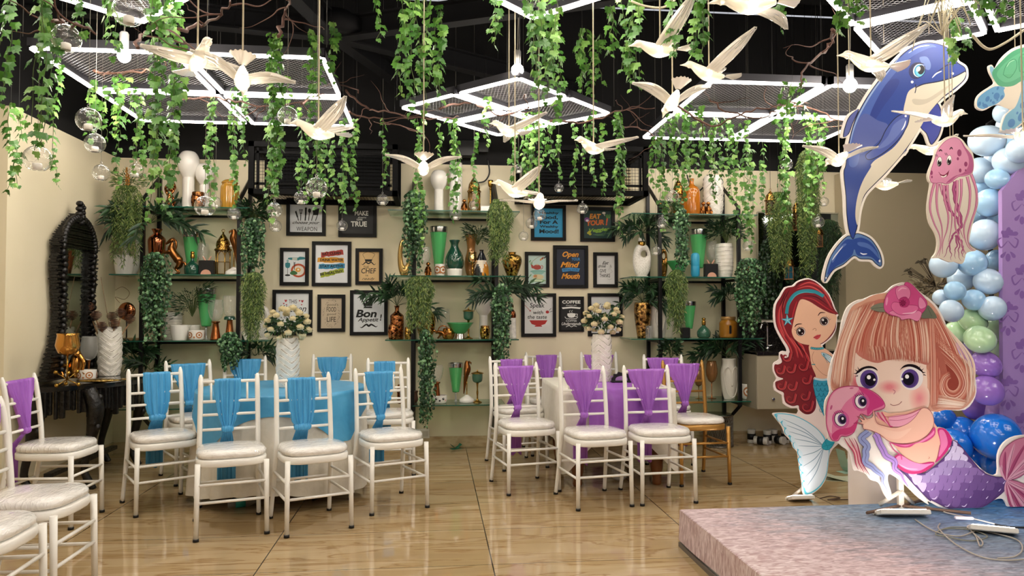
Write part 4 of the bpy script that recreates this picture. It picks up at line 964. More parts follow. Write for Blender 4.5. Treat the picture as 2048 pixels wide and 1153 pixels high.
# copper ring figure + gold cup
h, _ = dims(882, 2, 652, 20, 6.8); t = thing('ring_figurine', 'copper figure leaning in a ring beside gold cup, middle rack', 'figurine', place(882, 2, 6.8))
MB().tube([(.02+.045*cos(2*pi*k/18), 0, h-.045+.045*sin(2*pi*k/18)) for k in range(18)], .005, 6, closed=True).build('ring', COPPER, t)
b2 = MB(); loft_path(b2, [(-.05, 0, .06), (-.02, 0, .065), (.02, 0, .05), (.03, 0, .01)], [.012, .016, .018, .012]); loft_path(b2, [(.0, 0, .06), (-.01, 0, .03), (-.03, 0, .005)], [.012, .009, .007]); b2.ball((-.06, 0, .075), .013, 10, 7); b2.build('cast_body', BRZ, t)
votive(897, 2, 657, 25, 'smooth gold open cup beside the ring figure', C('#b98540', .2, 1), 6.86)
# bottle woman-ish with copper top
ware('bust_decanter', 'tall white textured decanter with copper top, end of middle rack', 'decanter', 1025, 2, 609, 15, [('body', [(.9, 0), (1, .03), (.95, .4), (.85, .62)], noisy('crackled_white', [(.4, '#d8d4cc'), (.6, '#f0ece4')], 30, .2, bump=.5)), ('copper_top', [(.86, .6), (.95, .68), (.7, .78), (.3, .84), (.2, .87), (.32, .93), (.2, .99), (.02, 1)], C('#8a4f30', .25, 1))], 6.85)
# copper knot sculpture on top-left shelf
h, _ = dims(337, 0, 352, 28, 6.85); t = thing('knot_sculpture', 'copper chain-like knot sculpture behind ivy, top left shelf', 'sculpture', place(337, 0, 6.85))
mb = MB()
for i in range(6):
    c = (.012*sin(i*2), .0, .035+i*(h-.07)/5); R = Matrix.Rotation(i*1.05, 4, 'Z')
    mb.tube([Vector(c)+(R @ Vector((.035*cos(2*pi*k/14), .012*sin(4*pi*k/14), .042*sin(2*pi*k/14)))) for k in range(14)], .011, 8, closed=True)
mb.build('chain_links', C('#b87442', .15, 1), t)
# copper disc table lamp left
p = Vector((aty(254, 600, 6.85).x, 6.85, LV[2]+.004)); t = thing('disc_ornament', 'copper disc ornament on thin stand at left rack end', 'ornament', p)
MB().box((0, 0, .01), (.2, .08, .02), bev=.003).build('base', C('#9a7b52', .4), t); MB().tube([(0, 0, .02), (0, 0, .19)], .006, 8).build('stand', BLACKM, t)
MB().ball((0, 0, .255), (.075, .03, .08), 20, 12).build('disc', C('#a86a44', .15, 1), t)
MB().tube(smoothpts([(-.06, 0, .33), (-.1, 0, .38), (-.02, 0, .36), (.02, 0, .42), (-.04, 0, .47), (-.1, 0, .44)], 5, False), .002, 5).build('wire_curl', BRONZE, t)
# wooden lantern-windows hanging by the mirror wall
for (x, yt, yb, w_, d) in ((1578, 510, 560, 22, 'hanging before the mirror, blue pane'), (1541, 380, 430, 24, 'peeking out above the hanging fern'), (1593, 400, 462, 18, 'between the two hanging ferns'), (1636, 450, 495, 24, 'below the glass ball candle at right')):
    a = aty(x, yt, 6.6); b2 = aty(x, yb, 6.6); lantern(0, 0, 0, 0, 'small wooden pointed lantern '+d, C('#8a5f3a', .5), loc=b2, hw=(a.z-b2.z, w_*6.6/FPX), body='#2f6f86' if 'blue' in d else '#5c4630', cord=True)
# ================= CONSOLE + MIRROR on the left wall =================
blk = noisy('carved_black_wood', [(.4, '#070605'), (.7, '#15100c')], 30, .35, bump=.8)
cy0, cy1 = 5.78, 7.0
t = thing('console_table', 'black carved half-moon console table against left wall', 'console table', (LX+.02, 6.12, 0)); zc = .76
tp_ = MB(); A = [(0, -.72)]+[(.12+.48*sin(pi*k/20), -.71+1.42*k/20) for k in range(21)]+[(0, .72)]
for z_, sc in ((zc-.035, .99), (zc, 1.0)): tp_.fill([(x*sc, y*sc, z_) for x, y in A])
n = len(A); tp_.add([(x*.99, y*.99, zc-.035) for x, y in A]+[(x, y, zc) for x, y in A], [(i, (i+1) % n, n+(i+1) % n, n+i) for i in range(n)]); tp_.build('tabletop', C('#0d0b0a', .15, coat=.5), t)
ap = MB(); nn = 48
for i in range(nn):
    y = -.68+1.36*(i+.5)/nn; x = .09+.47*sin(pi*(.03+.94*(i+.5)/nn)); hgt = .13+.06*abs(sin(i*.53))+.02*sin(i*2.2)
    ap.box((x, y, zc-.035-hgt/2), (.03+.012*sin(i*1.7), 1.5/nn, hgt), bev=.004)
for s_ in (-1, 1): ap.box((.1, s_*.66, zc-.11), (.16, .03, .15))
ap.build('carved_apron', blk, t)
for (x, y) in ((.38, -.42), (.38, .42), (.06, -.6), (.06, .6)):
    l = MB(); loft_path(l, [(x, y, zc-.04), (x+.05, y, .58), (x+.02, y, .35), (x-.02, y, .15), (x+.02, y, .04), (x+.05, y, .0)], [.05, .06, .035, .025, .028, .02], 10)
    for i in range(8): a = i*.8; l.ball((x+.05+.03*cos(a), y+.03*sin(a), .66-.03*i), (.022, .022, .03), 8, 6)
    l.build('leg', blk, t)
MB().box((.17, 0, .13), (.05, 1.1, .03)).build('stretcher', blk, t)
# mirror: leaning frame in plane x = const
t = thing('carved_mirror', 'tall black carved-wood mirror with crest on the left wall console', 'mirror', (LX+.03, 6.19, .77)); zt = 1.32
MB().box((.03, 0, .62), (.012, .36, 1.0)).build('mirror_glass', C('#c8ccc4', .03, 1), t)
fr = MB(); rnd = random.Random(3)
outl = []
for i in range(150):
    u = i/149
    for s_ in (-1, 1):
        z = u*1.02; hw = .30+.02*sin(z*9)+.012*sin(i*1.9)+(.16*max(0, 1-z/.3)**1.3)
        if z > .95: hw = .30
        fr.box((.035+.01*sin(i*1.3), s_*(.18+(hw-.18)/2), z+.01), (.055+.012*sin(i*2.3), hw-.18, .0105))
for i in range(56):
    u = i/55; z = 1.02+u*.27; hw = .31*(1-u**1.6)*.95+.012*sin(i*2.1)+.02; fr.box((.04+.012*sin(i*1.7), 0, z), (.06+.02*sin(i*2.9), 2*hw, .0075))
fr.build('frame', blk, t)
cr = MB()
for i in range(26):
    a = pi*i/25; cr.ball((.07, .26*cos(a), 1.02+.24*sin(a)), (.028, .03, .03), 8, 6)
for i in range(12): cr.ball((.075, .03*sin(i*2.2), 1.22+.014*i), (.03, .035-.001*i, .022), 8, 6)
cr.build('carved_crest', blk, t)
for s_ in (-1, 1):
    sd = MB()
    for i in range(20): sd.ball((.07, s_*(.245+.014*sin(i*1.4)), .08+i*.047), (.024, .03, .026), 8, 6)
    sd.build('carved_side', blk, t)
# things on the console
def on_console(px, py): p = atz(px, py, zc); return Vector((min(max(p.x, LX+.08), LX+.5), p.y, zc+.002))
p = on_console(219, 752); chevron(0, 0, 0, 0, 'white braided-leaf vase with pine cones on the black console', 0, loc=p, hw=(.40, .185)); pc = p
t = thing('pine_cone_bouquet', 'dried pine cones on stems with long reed in console vase', 'dried flowers', p+Vector((0, 0, .36)))
mc = noisy('pine_cone', [(.4, '#3d2216'), (.65, '#7d5138')], 40, .7); st = C('#8a6a4a', .7)
for i, (dx, dy, dz) in enumerate([(-.17, 0, .2), (-.09, -.05, .13), (.0, .03, .12), (.08, .0, .15), (.06, -.07, .06), (-.03, -.09, .04), (.14, .03, .1)]):
    c = MB(); cc = Vector((dx, dy, dz))
    for k in range(7):
        r = .036*sin(pi*(k+.8)/8)+.008
        c.lathe([(.006, 0), (r, .006), (r*.9, .010), (.006, .008)], tuple(cc+Vector((0, 0, -.035+k*.011))), 12, rib=.12, ribn=6)
    c.build('pine_cone', mc, t)
    MB().tube([(dx*.1, dy*.1, -.3), (dx*.5, dy*.5, -.05), tuple(cc-Vector((0, 0, .03)))], .006, 6).build('stem', st, t)
MB().tube([(0, 0, 0), (-.08, 0, .45)], .002, 5).build('reed', st, t)
p = on_console(180, 748); ware('goblet_glass', 'frosted glass goblet on copper stem, on the console', 'glass', 180, zc+.002, 674, 30, [('bowl', [(.2, .42), (.75, .5), (1, .7), (.85, .98), (.8, 1)], C('#b9b8b0', .25, 0, .5, trans=.6)), ('stem', [(.5, 0), (.48, .02), (.14, .06), (.12, .36), (.22, .42)], COPPER)], 6.25)
p = on_console(134, 776); t = thing('candle_bowl', 'gold glass bowl on jack-shaped ball stand, on the console', 'candle holder', p)
d_ = p.y; 
MB().lathe([(.012, .22), (.06, .24), (.078, .29), (.066, .36), (.07, .375), (.062, .375)], seg=26).build('bowl', C('#d79a4a', .08, .8, trans=.2), t); MB().tube([(0, 0, .05), (0, 0, .23)], .006, 8).build('stem', BRASS, t)
jk = MB()
for i in range(6):
    a = i*pi/3; e = Vector((.075*cos(a), .075*sin(a), .055+(.05 if i % 2 else -.035))); jk.tube([(0, 0, .055), e], .004, 6); jk.ball(e, .014, 10, 8)
jk.build('jack_stand', BRASS, t)
t = thing('elephant_figurine', 'gold ornate figurine standing behind the jack-stand bowl', 'figurine', on_console(150, 762)); b2 = MB()
loft_path(b2, [(0, 0, .02), (0, 0, .1), (.01, 0, .17), (0, 0, .22)], [.04, .05, .04, .02]); b2.ball((.02, -.02, .2), (.03, .03, .035)); loft_path(b2, [(.04, -.03, .2), (.08, -.04, .14), (.07, -.04, .08), (.09, -.05, .05)], [.018, .014, .01, .006]); loft_path(b2, [(-.03, -.04, .12), (-.08, -.05, .1), (-.06, -.05, .03)], [.018, .014, .012])
b2.build('cast_body', C('#c48a44', .2, 1), t)
t_ = face_cup(177, zc+.002, 740, 32, 'white mug with brown rings on the console', Y=6.0)
t = thing('fish_tray', 'gold leaf-shaped fish dish lying on the console', 'dish', on_console(198, 766), .1); b2 = MB()
rs = []
for i in range(13):
    u = i/12*2-1; w2 = .055*(1-abs(u)**1.8)+.006; ring = [(u*.15, w2*cos(2*pi*k/14), .014+(.012*(1-u*u)+.004)*sin(2*pi*k/14)) for k in range(14)]; rs.append(ring)
b2.rings(rs); b2.build('fish_body', hammered('gold_fish', '#7c6230', '#d8b870', 50, .3), t)
MB().ball((.185, .01, .022), (.04, .05, .008), 12, 6).build('tail', C('#c9a864', .25, 1), t)
# ================= GREENERY =================
def leafmat(name, h, h2):
    m = noisy(name, [(.35, h), (.65, h2)], 6, .42); N, L = nodes(m); b = N['Principled BSDF']
    b.inputs['Subsurface Weight'].default_value = 0
    t = N.new('ShaderNodeBsdfTranslucent'); mx = N.new('ShaderNodeMixShader'); mx.inputs[0].default_value = .16
    o = [n for n in N if n.type == 'OUTPUT_MATERIAL'][0]; ramp = [n for n in N if n.type == 'VALTORGB'][0]
    L.new(ramp.outputs[0], t.inputs[0]); L.new(b.outputs[0], mx.inputs[1]); L.new(t.outputs[0], mx.inputs[2]); L.new(mx.outputs[0], o.inputs[0]); return m
IVY = [leafmat('ivy_a', '#4f8030', '#62943e'), leafmat('ivy_b', '#396826', '#48782f'), leafmat('ivy_c', '#74a048', '#8ab45e')]
STEMM = C('#4a5a2c', .7); TWIG = C('#5b4036', .75)
DK = [leafmat('dark_leaf_a', '#162e18', '#203f22'), leafmat('dark_leaf_b', '#0f2413', '#17321a'), leafmat('dark_leaf_c', '#315230', '#406440')]
PEARL = [leafmat('pearl_a', '#356038', '#437446'), leafmat('pearl_b', '#193a20', '#25492a'), leafmat('pearl_c', '#6c9a68', '#8ab282')]
FERN = [leafmat('fern_a', '#4e6a2c', '#5f7c38'), leafmat('fern_b', '#344e24', '#425e2c'), leafmat('fern_c', '#7e9048', '#90a258')]
IVYP = [(0, 0), (-.36, -.06), (-.5, .26), (-.29, .40), (-.31, .66), (-.1, .66), (0, 1.0), (.1, .66), (.31, .66), (.29, .40), (.5, .26), (.36, -.06)]
def basis(d, nrm):
    d = Vector(d).normalized(); n = Vector(nrm); s_ = d.cross(n)
    if s_.length < 1e-4: s_ = d.orthogonal()
    s_.normalize(); return d, s_, s_.cross(d)
def ivy_leaf(mb, p, d, nrm, L_, mat, rnd):
    d, s_, n = basis(d, nrm); p = Vector(p); cup = rnd.uniform(-.12, .16)
    vs = [p+d*(.32*L_)+n*(cup*L_)]+[p+d*(y*L_)+s_*(x*L_)+n*(-.12*L_*(abs(x)*2)**2) for x, y in IVYP]; k = len(IVYP)
    mb.add(vs, [(0, 1+i, 1+(i+1) % k) for i in range(k)], mat)
def blade(mb, p, d, nrm, L_, W_, mat):
    d, s_, n = basis(d, nrm); p = Vector(p); dr = Vector((0, 0, -1))
    a, b_, c = p+d*L_*.3, p+d*L_*.65+dr*L_*.05, p+d*L_+dr*L_*.16
    mb.add([p, a+s_*W_/2, a-n*W_*.12, a-s_*W_/2, b_+s_*W_*.38, b_-n*W_*.1, b_-s_*W_*.38, c], [(0, 1, 2), (0, 2, 3), (1, 4, 5, 2), (2, 5, 6, 3), (4, 7, 5), (5, 7, 6)], mat)
def disc(mb, p, nrm, r, mat):
    n = Vector(nrm).normalized(); u = n.orthogonal().normalized(); v = n.cross(u); p = Vector(p)
    mb.add([p+n*r*.25]+[p+(u*cos(pi*k/3.5)+v*sin(pi*k/3.5))*r for k in range(7)], [(0, 1+k, 1+(k+1) % 7) for k in range(7)], mat)
def rdir(rnd, zb=0):
    a = rnd.uniform(0, 2*pi); z = rnd.uniform(-1, 1)*.6+zb; return Vector((cos(a), sin(a), z)).normalized()
def garland(px, yt, yb, wpx, ns, lpx, label, kind='ivy', Y=None, dens=1.0, leafr=.054):
    rnd = random.Random(int(px*7+yb)); leafr = max(.038, min(.062, leafr))
    top = aty(px, max(yt, 0), Y)
    zt = 2.86 if yt <= 0 else min(top.z, 2.95)
    base = Vector((top.x, Y, zt)); t = thing('ivy_garland', label, 'garland', base, 0, 'hanging artificial ivy'); W_ = wpx*Y/FPX; zb = aty(px, yb, Y).z
    for s_ in range(ns):
        mb = MB(base); st = []
        x0 = base.x+W_*((s_+.5)/ns-.5)*.85+rnd.uniform(-.1, .1)*W_/ns; y0 = Y+rnd.uniform(-.06, .06)
        z1 = zb+(0 if s_ == ns//2 else rnd.uniform(.02, .33)*(zt-zb)); L_ = zt-z1; n = max(4, int(L_/(leafr*.62)*dens)); ph = rnd.uniform(0, 6)
        for i in range(n+1):
            q = i/n; c = Vector((x0+.012*sin(q*7+ph)+.004*sin(q*23), y0+.012*cos(q*6+ph), zt-L_*q)); st.append(c)
            for _ in range(2 if rnd.random() < .5 else 1):
                a = rnd.uniform(0, 2*pi); out = Vector((cos(a), sin(a), 0)); l = leafr*rnd.uniform(.6, 1.12)*(1 if q < .85 else .72)
                d = out*rnd.uniform(.2, .6)+Vector((0, 0, -.85+rnd.uniform(-.2, .35))); nr = out*.55+Vector((rnd.uniform(-.4, .4), rnd.uniform(-.9, .1), .45))
                ivy_leaf(mb, c+out*rnd.uniform(.004, .02), d, nr, l, rnd.choice((0, 0, 1, 1, 2)), rnd)
        f = mb.build('ivy_strand', IVY, t); MB(base).tube(st, .0016, 4, cap=False).build('stem', STEMM, f)
    MB(base).tube([base, (base.x, base.y, HC)], .0008, 3, cap=False).build('tie_wire', BLACKM, t)
    return t
G = [
 (10, 0, 210, 26, 2, 20, 'ivy garland at the far left edge beside the wall end', 3.2), (22, 205, 380, 12, 1, 13, 'thin ivy tail over the left wall end', 4.2), (38, 215, 372, 10, 1, 13, 'second thin ivy tail right of the leftmost one', 4.3),
 (70, 0, 300, 26, 2, 21, 'broad-leaved ivy garland over the left wall, left of a glass ball', 2.9), (97, 0, 285, 16, 1, 20, 'ivy strand beside the second glass ball at top left', 3.0), (112, 90, 370, 14, 1, 12, 'long narrow ivy strand reaching down the left wall', 4.4),
 (155, 0, 65, 34, 2, 20, 'leafy ivy bunch at the top left under the diamond panel', 3.0), (215, 0, 110, 26, 2, 17, 'ivy bunch beside the left bare bulb', 3.4), (192, 165, 285, 34, 3, 14, 'ivy garland under the corner of the left square panel', 4.7),
 (240, 150, 270, 34, 3, 14, 'ivy garland crossing the left panel edge beside the bulb', 4.6), (238, 260, 372, 10, 1, 10, 'thin ivy tail in front of the room corner', 5.6), (276, 120, 355, 22, 2, 11, 'ivy strand ending above the gold-spiked fern', 5.4),
 (318, 0, 440, 26, 3, 17, 'dense long ivy garland before the copper knot sculpture', 3.6), (347, 0, 425, 24, 3, 17, 'dense ivy garland overlapping the tall ball-headed vase', 3.75),
 (422, 195, 415, 26, 2, 12, 'ivy garland before the second white ball vase', 5.3), (468, 175, 410, 16, 2, 12, 'ivy strand before the amber ribbed jar', 5.3), (492, 190, 330, 12, 1, 11, 'short ivy strand at left end of the left cage', 5.5),
 (553, 75, 440, 34, 5, 14, 'very dense ivy column left of the globe and prints', 4.5), (575, 150, 240, 16, 1, 12, 'short ivy sprig above the glass ball on the left panel', 5.0),
 (606, 215, 400, 20, 2, 11, 'ivy strand left of the tail-less bird, before left cage', 5.6), (628, 0, 245, 18, 3, 14, 'ivy garland along the cord of the left-facing bird', 4.2), (662, 30, 155, 20, 1, 14, 'curving ivy branchlet right of that bird cord', 4.2), (640, 255, 420, 34, 4, 11, 'ivy garland under the left-facing bird', 5.5),
 (667, 285, 395, 9, 1, 9, 'very thin ivy strand middle of the left cage', 5.9), (687, 240, 425, 14, 2, 11, 'ivy strand before the chalkboard-like print', 5.7), (706, 235, 415, 12, 2, 11, 'ivy strand at right part of left cage', 5.7),
 (769, 240, 375, 9, 1, 9, 'single thin ivy strand holding the ball right of left cage', 6.0), (757, 0, 85, 12, 1, 13, 'short ivy strip at the top, left of the big middle bunch', 3.6),
 (815, 0, 235, 40, 3, 18, 'big-leaved ivy garland hanging left of middle bird cord', 3.55), (848, 0, 215, 34, 3, 18, 'big-leaved ivy garland wrapping the middle bird cord', 3.65), (877, 0, 205, 12, 2, 13, 'slim ivy strand right of the middle bird cord', 3.8),
 (838, 235, 500, 22, 2, 11, 'ivy strand left of the spread-winged bird down the middle rack', 5.9), (878, 245, 325, 16, 1, 10, 'ivy strand above the wing of the spread-winged bird', 5.9), (909, 240, 440, 24, 3, 11, 'ivy garland before the plain white cylinder vase', 5.9), (950, 265, 415, 13, 1, 10, 'thin ivy strand before the brass moroccan lantern', 6.0),
 (990, 0, 90, 20, 2, 15, 'ivy bunch hanging at top centre left of the bulb', 3.4), (973, 190, 285, 20, 1, 11, 'ivy sprig on the middle panel corner', 5.3), (1027, 270, 370, 12, 2, 10, 'ivy strand beside the tiny glass ball, middle', 5.9),
 (1068, 0, 190, 30, 3, 20, 'big-leaved ivy garland right of the middle bare bulb', 3.2), (1100, 0, 200, 32, 3, 20, 'thick big-leaved ivy garland over the middle panel', 3.3), (1115, 40, 255, 14, 1, 14, 'narrow ivy strand on right flank of the thick middle bunch', 3.9), (1062, 225, 400, 46, 5, 11, 'dense ivy curtain behind the two low birds', 5.7), (1093, 245, 340, 22, 2, 11, 'ivy garland right of the dense middle curtain', 5.6),
 (1118, 270, 352, 18, 1, 10, 'ivy strand above the small ball under right cage', 5.9), (1146, 250, 390, 13, 1, 9, 'thin ivy strand crossing right cage left part', 6.0), (1165, 0, 175, 20, 3, 15, 'ivy garland along the cord of the right-cage bird', 4.0), (1190, 0, 195, 24, 3, 15, 'ivy garland right of that cord, top centre right', 4.1), (1178, 195, 370, 26, 2, 11, 'ivy strand behind the right-cage bird', 5.8), (1205, 245, 385, 12, 1, 10, 'ivy strand right of the right-cage bird body', 5.9), (1222, 0, 105, 14, 2, 14, 'short ivy strand hanging at top right of centre', 3.7),
 (1236, 225, 470, 20, 3, 11, 'long ivy garland between right cage and veggie print', 5.6), (1250, 0, 185, 20, 2, 17, 'ivy garland left of the highest left-facing bird', 3.5), (1272, 0, 165, 22, 2, 17, 'ivy garland touching the beak of the highest left-facing bird', 3.4),
 (1358, 0, 100, 22, 2, 18, 'ivy bunch at the tail of the highest left-facing bird', 3.0), (1395, 0, 120, 34, 3, 18, 'ivy bunch above the second left-facing bird', 2.9),
 (1322, 250, 460, 22, 2, 12, 'ivy strand at left end of the top right shelf', 5.7), (1345, 230, 400, 24, 3, 12, 'ivy garland over the white vase, top right shelf', 5.6), (1372, 200, 395, 24, 3, 12, 'ivy garland left of the amber bell jar', 5.5), (1400, 215, 350, 26, 3, 12, 'ivy garland above the amber bell jar', 5.5), (1430, 235, 400, 26, 3, 12, 'ivy garland before the white braided vase', 5.6), (1458, 240, 400, 20, 2, 12, 'ivy strand before right rack post', 5.7), (1480, 245, 480, 22, 2, 13, 'long ivy strand with leaves past right rack post', 5.2), (1500, 290, 500, 18, 2, 12, 'ivy strand ending over the glass ball right of rack', 5.4), (1525, 280, 420, 14, 1, 11, 'thin ivy strand left of the hanging ferns', 5.8), (1308, 270, 370, 10, 1, 10, 'short ivy strand at the right cage end', 5.8),
 (1585, 160, 235, 46, 4, 14, 'bushy ivy clump on the branch left of the dolphin', 4.4), (1572, 235, 460, 22, 3, 13, 'ivy garland behind the glass ball left of dolphin', 5.0), (1625, 225, 440, 26, 4, 13, 'dense ivy garland left of the dolphin', 5.0), (1650, 235, 380, 14, 2, 12, 'ivy strand close to the dolphin fin', 5.2),
 (1560, 0, 60, 30, 2, 16, 'small ivy spray at top right beside the biggest bird', 2.9), (1700, 0, 50, 60, 4, 17, 'ivy clump on the edge of the top right panel', 2.9), (1678, 20, 60, 24, 2, 17, 'small ivy tuft at left corner of the top right panel', 3.0), (1960, 0, 45, 60, 4, 18, 'ivy clump above the dolphin snout', 2.9), (1915, 40, 110, 40, 3, 17, 'ivy spray trailing beside the dolphin head', 3.2), (2000, 0, 40, 50, 3, 18, 'ivy clump at the top right edge of the hall', 2.9),
]
for g in G: garland(*g[:7], Y=g[7])
# twisted branches on which ivy hangs
def branch(pts, Y, label, r=.009, seed=0):
    rnd = random.Random(seed); P = [aty(x, y, Y+.25*sin(i*1.7)) for i, (x, y) in enumerate(pts)]; t = thing('twisted_branch', label, 'branch', P[0], 0, 'twisted branches under the ceiling')
    sp = smoothpts([tuple(p) for p in P], 6, False); n = len(sp); sp = [Vector(p)+Vector((rnd.uniform(-1, 1), rnd.uniform(-1, 1), rnd.uniform(-1, 1)))*.012 for p in sp]
    MB(P[0]).tube(sp, [r*(1-.65*i/n) for i in range(n)], 6).build('main_stem', TWIG, t)
    tw = MB(P[0])
    for k in range(max(4, n//5)):
        i = rnd.randrange(1, n-1); p = Vector(sp[i]); d = rdir(rnd, .1)*.06; L_ = [p]
        for _ in range(6): d = (d+rdir(rnd)*.03).normalized()*.055; p = p+d; L_.append(p)
        tw.tube(smoothpts([tuple(q) for q in L_], 3, False), [.0045*(1-j/22) for j in range(19)], 5)
    tw.build('twigs', TWIG, t); MB(P[0]).tube([sp[n//2], (sp[n//2].x, sp[n//2].y, HC)], .0008, 3, cap=False).build('tie_wire', BLACKM, t); return t
for i, (pts, Y, lb) in enumerate([
 ([(120, 45), (100, 40), (150, 50), (190, 62)], 3.0, 'twisted branch at top left among big ivy leaves'), ([(360, 60), (400, 50), (440, 30), (460, 0)], 3.4, 'bent branch crossing right of the top left diamond panel'),
 ([(270, 90), (290, 65), (330, 60), (420, 120)], 3.8, 'branch looping above the left square panel'), ([(190, 140), (240, 150), (300, 140), (330, 135)], 4.4, 'reddish branch on the left square panel'),
 ([(360, 200), (420, 195), (480, 205), (560, 210), (640, 190)], 5.2, 'long branch across the left square panel'), ([(555, 75), (572, 20), (575, 0)], 3.6, 'drooping branch holding the dense ivy column'),
 ([(690, 180), (730, 215), (790, 228), (860, 240), (920, 235)], 5.5, 'branch between the left and middle panels'), ([(700, 225), (760, 240), (830, 262)], 5.7, 'lower branch between left and middle panels'),
 ([(880, 215), (940, 205), (1000, 230), (1060, 215)], 5.3, 'branch tangled on the middle diamond panel'), ([(1100, 240), (1170, 245), (1240, 222), (1310, 215)], 5.3, 'branch joining middle and right panels'),
 ([(1235, 255), (1290, 262), (1330, 300)], 5.8, 'small branch at the end of right cage'), ([(1340, 200), (1420, 250), (1490, 225), (1560, 210), (1620, 205)], 5.0, 'branch across the right square panel'),
 ([(1400, 170), (1440, 215), (1520, 235), (1560, 215)], 5.2, 'second branch on the right square panel'), ([(1667, 60), (1660, 90), (1615, 130), (1602, 170)], 3.4, 'long twisted branch hanging left of the dolphin head'),
 ([(1560, 205), (1640, 225), (1700, 250)], 4.8, 'branch behind the dolphin fin'), ([(600, 210), (660, 170), (720, 185)], 5.4, 'thin branch at right corner of left panel')]): branch(pts, Y, lb, seed=i)
# --- potted / trailing shelf plants ---
def bamboo(px, py, Y, reach, n, label, seed, lo=-.5, hi=1.2, leaf=.13, base=None, cat='plant', gap=None):
    rnd = random.Random(seed); b0 = base or aty(px, py, Y); t = thing('bamboo_spray', label, cat, b0, 0, 'bamboo leaf sprays'); R_ = reach*Y/FPX; mb = MB(b0); st = MB(b0)
    for k in range(n):
        a = 2*pi*k/n+rnd.uniform(-.3, .3); el = rnd.uniform(lo, hi)
        d = Vector((cos(a)*cos(el), sin(a)*cos(el)*.38-.05, sin(el)+.25)).normalized(); L_ = R_*rnd.uniform(.55, 1.0); P = []
        for i in range(7):
            q = i/6; P.append(b0+d*L_*q+Vector((0, 0, .30*L_*q-.55*L_*q*q)))
        for p_ in P: p_.y = min(p_.y, WY-.03); p_.x = max(p_.x, LX+.1)
        st.tube(P, .002, 4, cap=False)
        for i in range(2, 7):
            tg = (P[i]-P[i-1]).normalized(); sd = tg.cross(Vector((0, 1, 0))).normalized()
            for s_ in (-1, 1, 0) if i < 6 else (-1, -.5, 0, .5, 1):
                if rnd.random() < .15: continue
                dd = tg*.75+sd*s_*.75+Vector((0, rnd.uniform(-.35, .12), -.1)); dd.normalize()
                if P[i].y+dd.y*leaf > WY-.02: dd.y = -abs(dd.y)
                if P[i].x+dd.x*leaf < LX+.02: dd.x = abs(dd.x)
                blade(mb, P[i], dd, Vector((rnd.uniform(-.4, .4), -1, .5)), leaf*rnd.uniform(.6, 1.05), leaf*.16, rnd.choice((0, 0, 1, 2)))
    st.build('stem', C('#3b4a22', .6), t); mb.build('foliage', DK, t); return t
def trail(px, yt, yb, wpx, Y, ns, label, kind, seed, bulge=.5, name='trailing_plant', mats=None, pot=None, dens=1):
    rnd = random.Random(seed); b0 = aty(px, yt, Y); t = thing(name, label, 'plant', b0, 0, 'trailing artificial plants'); W_ = wpx*Y/FPX/2; zb = aty(px, yb, Y).z; Hh = b0.z-zb; mb = MB(b0); st = MB(b0)
    for k in range(ns):
        a = 2*pi*k/ns+rnd.uniform(-.4, .4); rr = W_*rnd.uniform(.25, 1); ln = Hh*rnd.uniform(.5, 1.0); P = []; ph = rnd.uniform(0, 6)
        n = 16
        for i in range(n+1):
            q = i/n; w2 = rr*min(1, q*4)**.6*(1-.35*q); up = .35*W_*sin(min(1, q*5)*pi)*bulge
            P.append(b0+Vector((cos(a)*w2+.012*sin(q*8+ph), sin(a)*w2*.55-.03, up-ln*q)))
        for p_ in P: p_.y = min(p_.y, WY-.03)
        if kind != 'bush': st.tube(P, .0012, 4, cap=False)
        per = {'pearl': 3, 'fern': 6, 'bush': 3, 'round': 3}[kind]
        for i in range(n):
            for _ in range(max(1, int(per*dens))):
                p = P[i].lerp(P[i+1], rnd.random()); rd = rdir(rnd)
                if kind in ('pearl', 'round'): disc(mb, p+rd*.014, rd+Vector((0, -.6, .2)), rnd.uniform(.009, .015)*(1 if kind == 'pearl' else 1.3), rnd.choice((0, 1, 1, 2)))
                elif kind == 'fern': blade(mb, p, (rd+Vector((0, 0, -.9))), (0, -1, .3), rnd.uniform(.022, .045), .0055, rnd.choice((0, 1, 2)))
    st.build('stem', STEMM, t); mb.build('foliage', mats or {'pearl': PEARL, 'round': DK, 'fern': FERN}[kind], t); return t
def bush(px, py, wpx, hpx, Y, label, seed, n=420, leaf=.04, mats=DK, tilt=0, wl=.35):
    rnd = random.Random(seed); b0 = aty(px, py, Y); t = thing('leafy_bush', label, 'plant', b0, 0, 'small leafy bushes'); A, B_ = wpx*Y/FPX/2, hpx*Y/FPX/2; mb = MB(b0); st = MB(b0)
    for k in range(n):
        d = rdir(rnd, .15); q = rnd.random()**.45; p = Vector((d.x*A*q, d.y*min(A, .11)*q, d.z*B_*q*1.5)); p.z += p.x*tilt; p = b0+p; p.y = min(p.y, WY-.04)
        blade(mb, p, d+Vector((0, 0, .2)), rdir(rnd, .4), leaf*rnd.uniform(.6, 1.2), leaf*wl, rnd.choice((0, 0, 1, 2)))
        if k % 12 == 0: st.tube([b0+Vector((0, 0, -B_)), b0.lerp(p, .5)+Vector((0, 0, .01)), p], .0015, 4, cap=False)
    st.build('stem', STEMM, t); mb.build('foliage', mats, t); return t
trail(258, 372, 535, 75, 6.62, 34, 'olive fern trailing at the left end of the left rack', 'fern', 1)
bush(258, 362, 60, 40, 6.66, 'gold-spiked olive bush crowning the fern, left rack', 2, 260, .05, FERN, wl=.16)
sp = MB(); 
for i in range(26): sp.ball((.012*sin(i*2.4), .012*cos(i*2.4), i*.006), .009, 6, 5)
tag(sp.build('flower_spike', C('#b07a34', .4, .5), loc=aty(255, 372, 6.6)), 'small golden flower spike rising from the olive fern', 'flower')
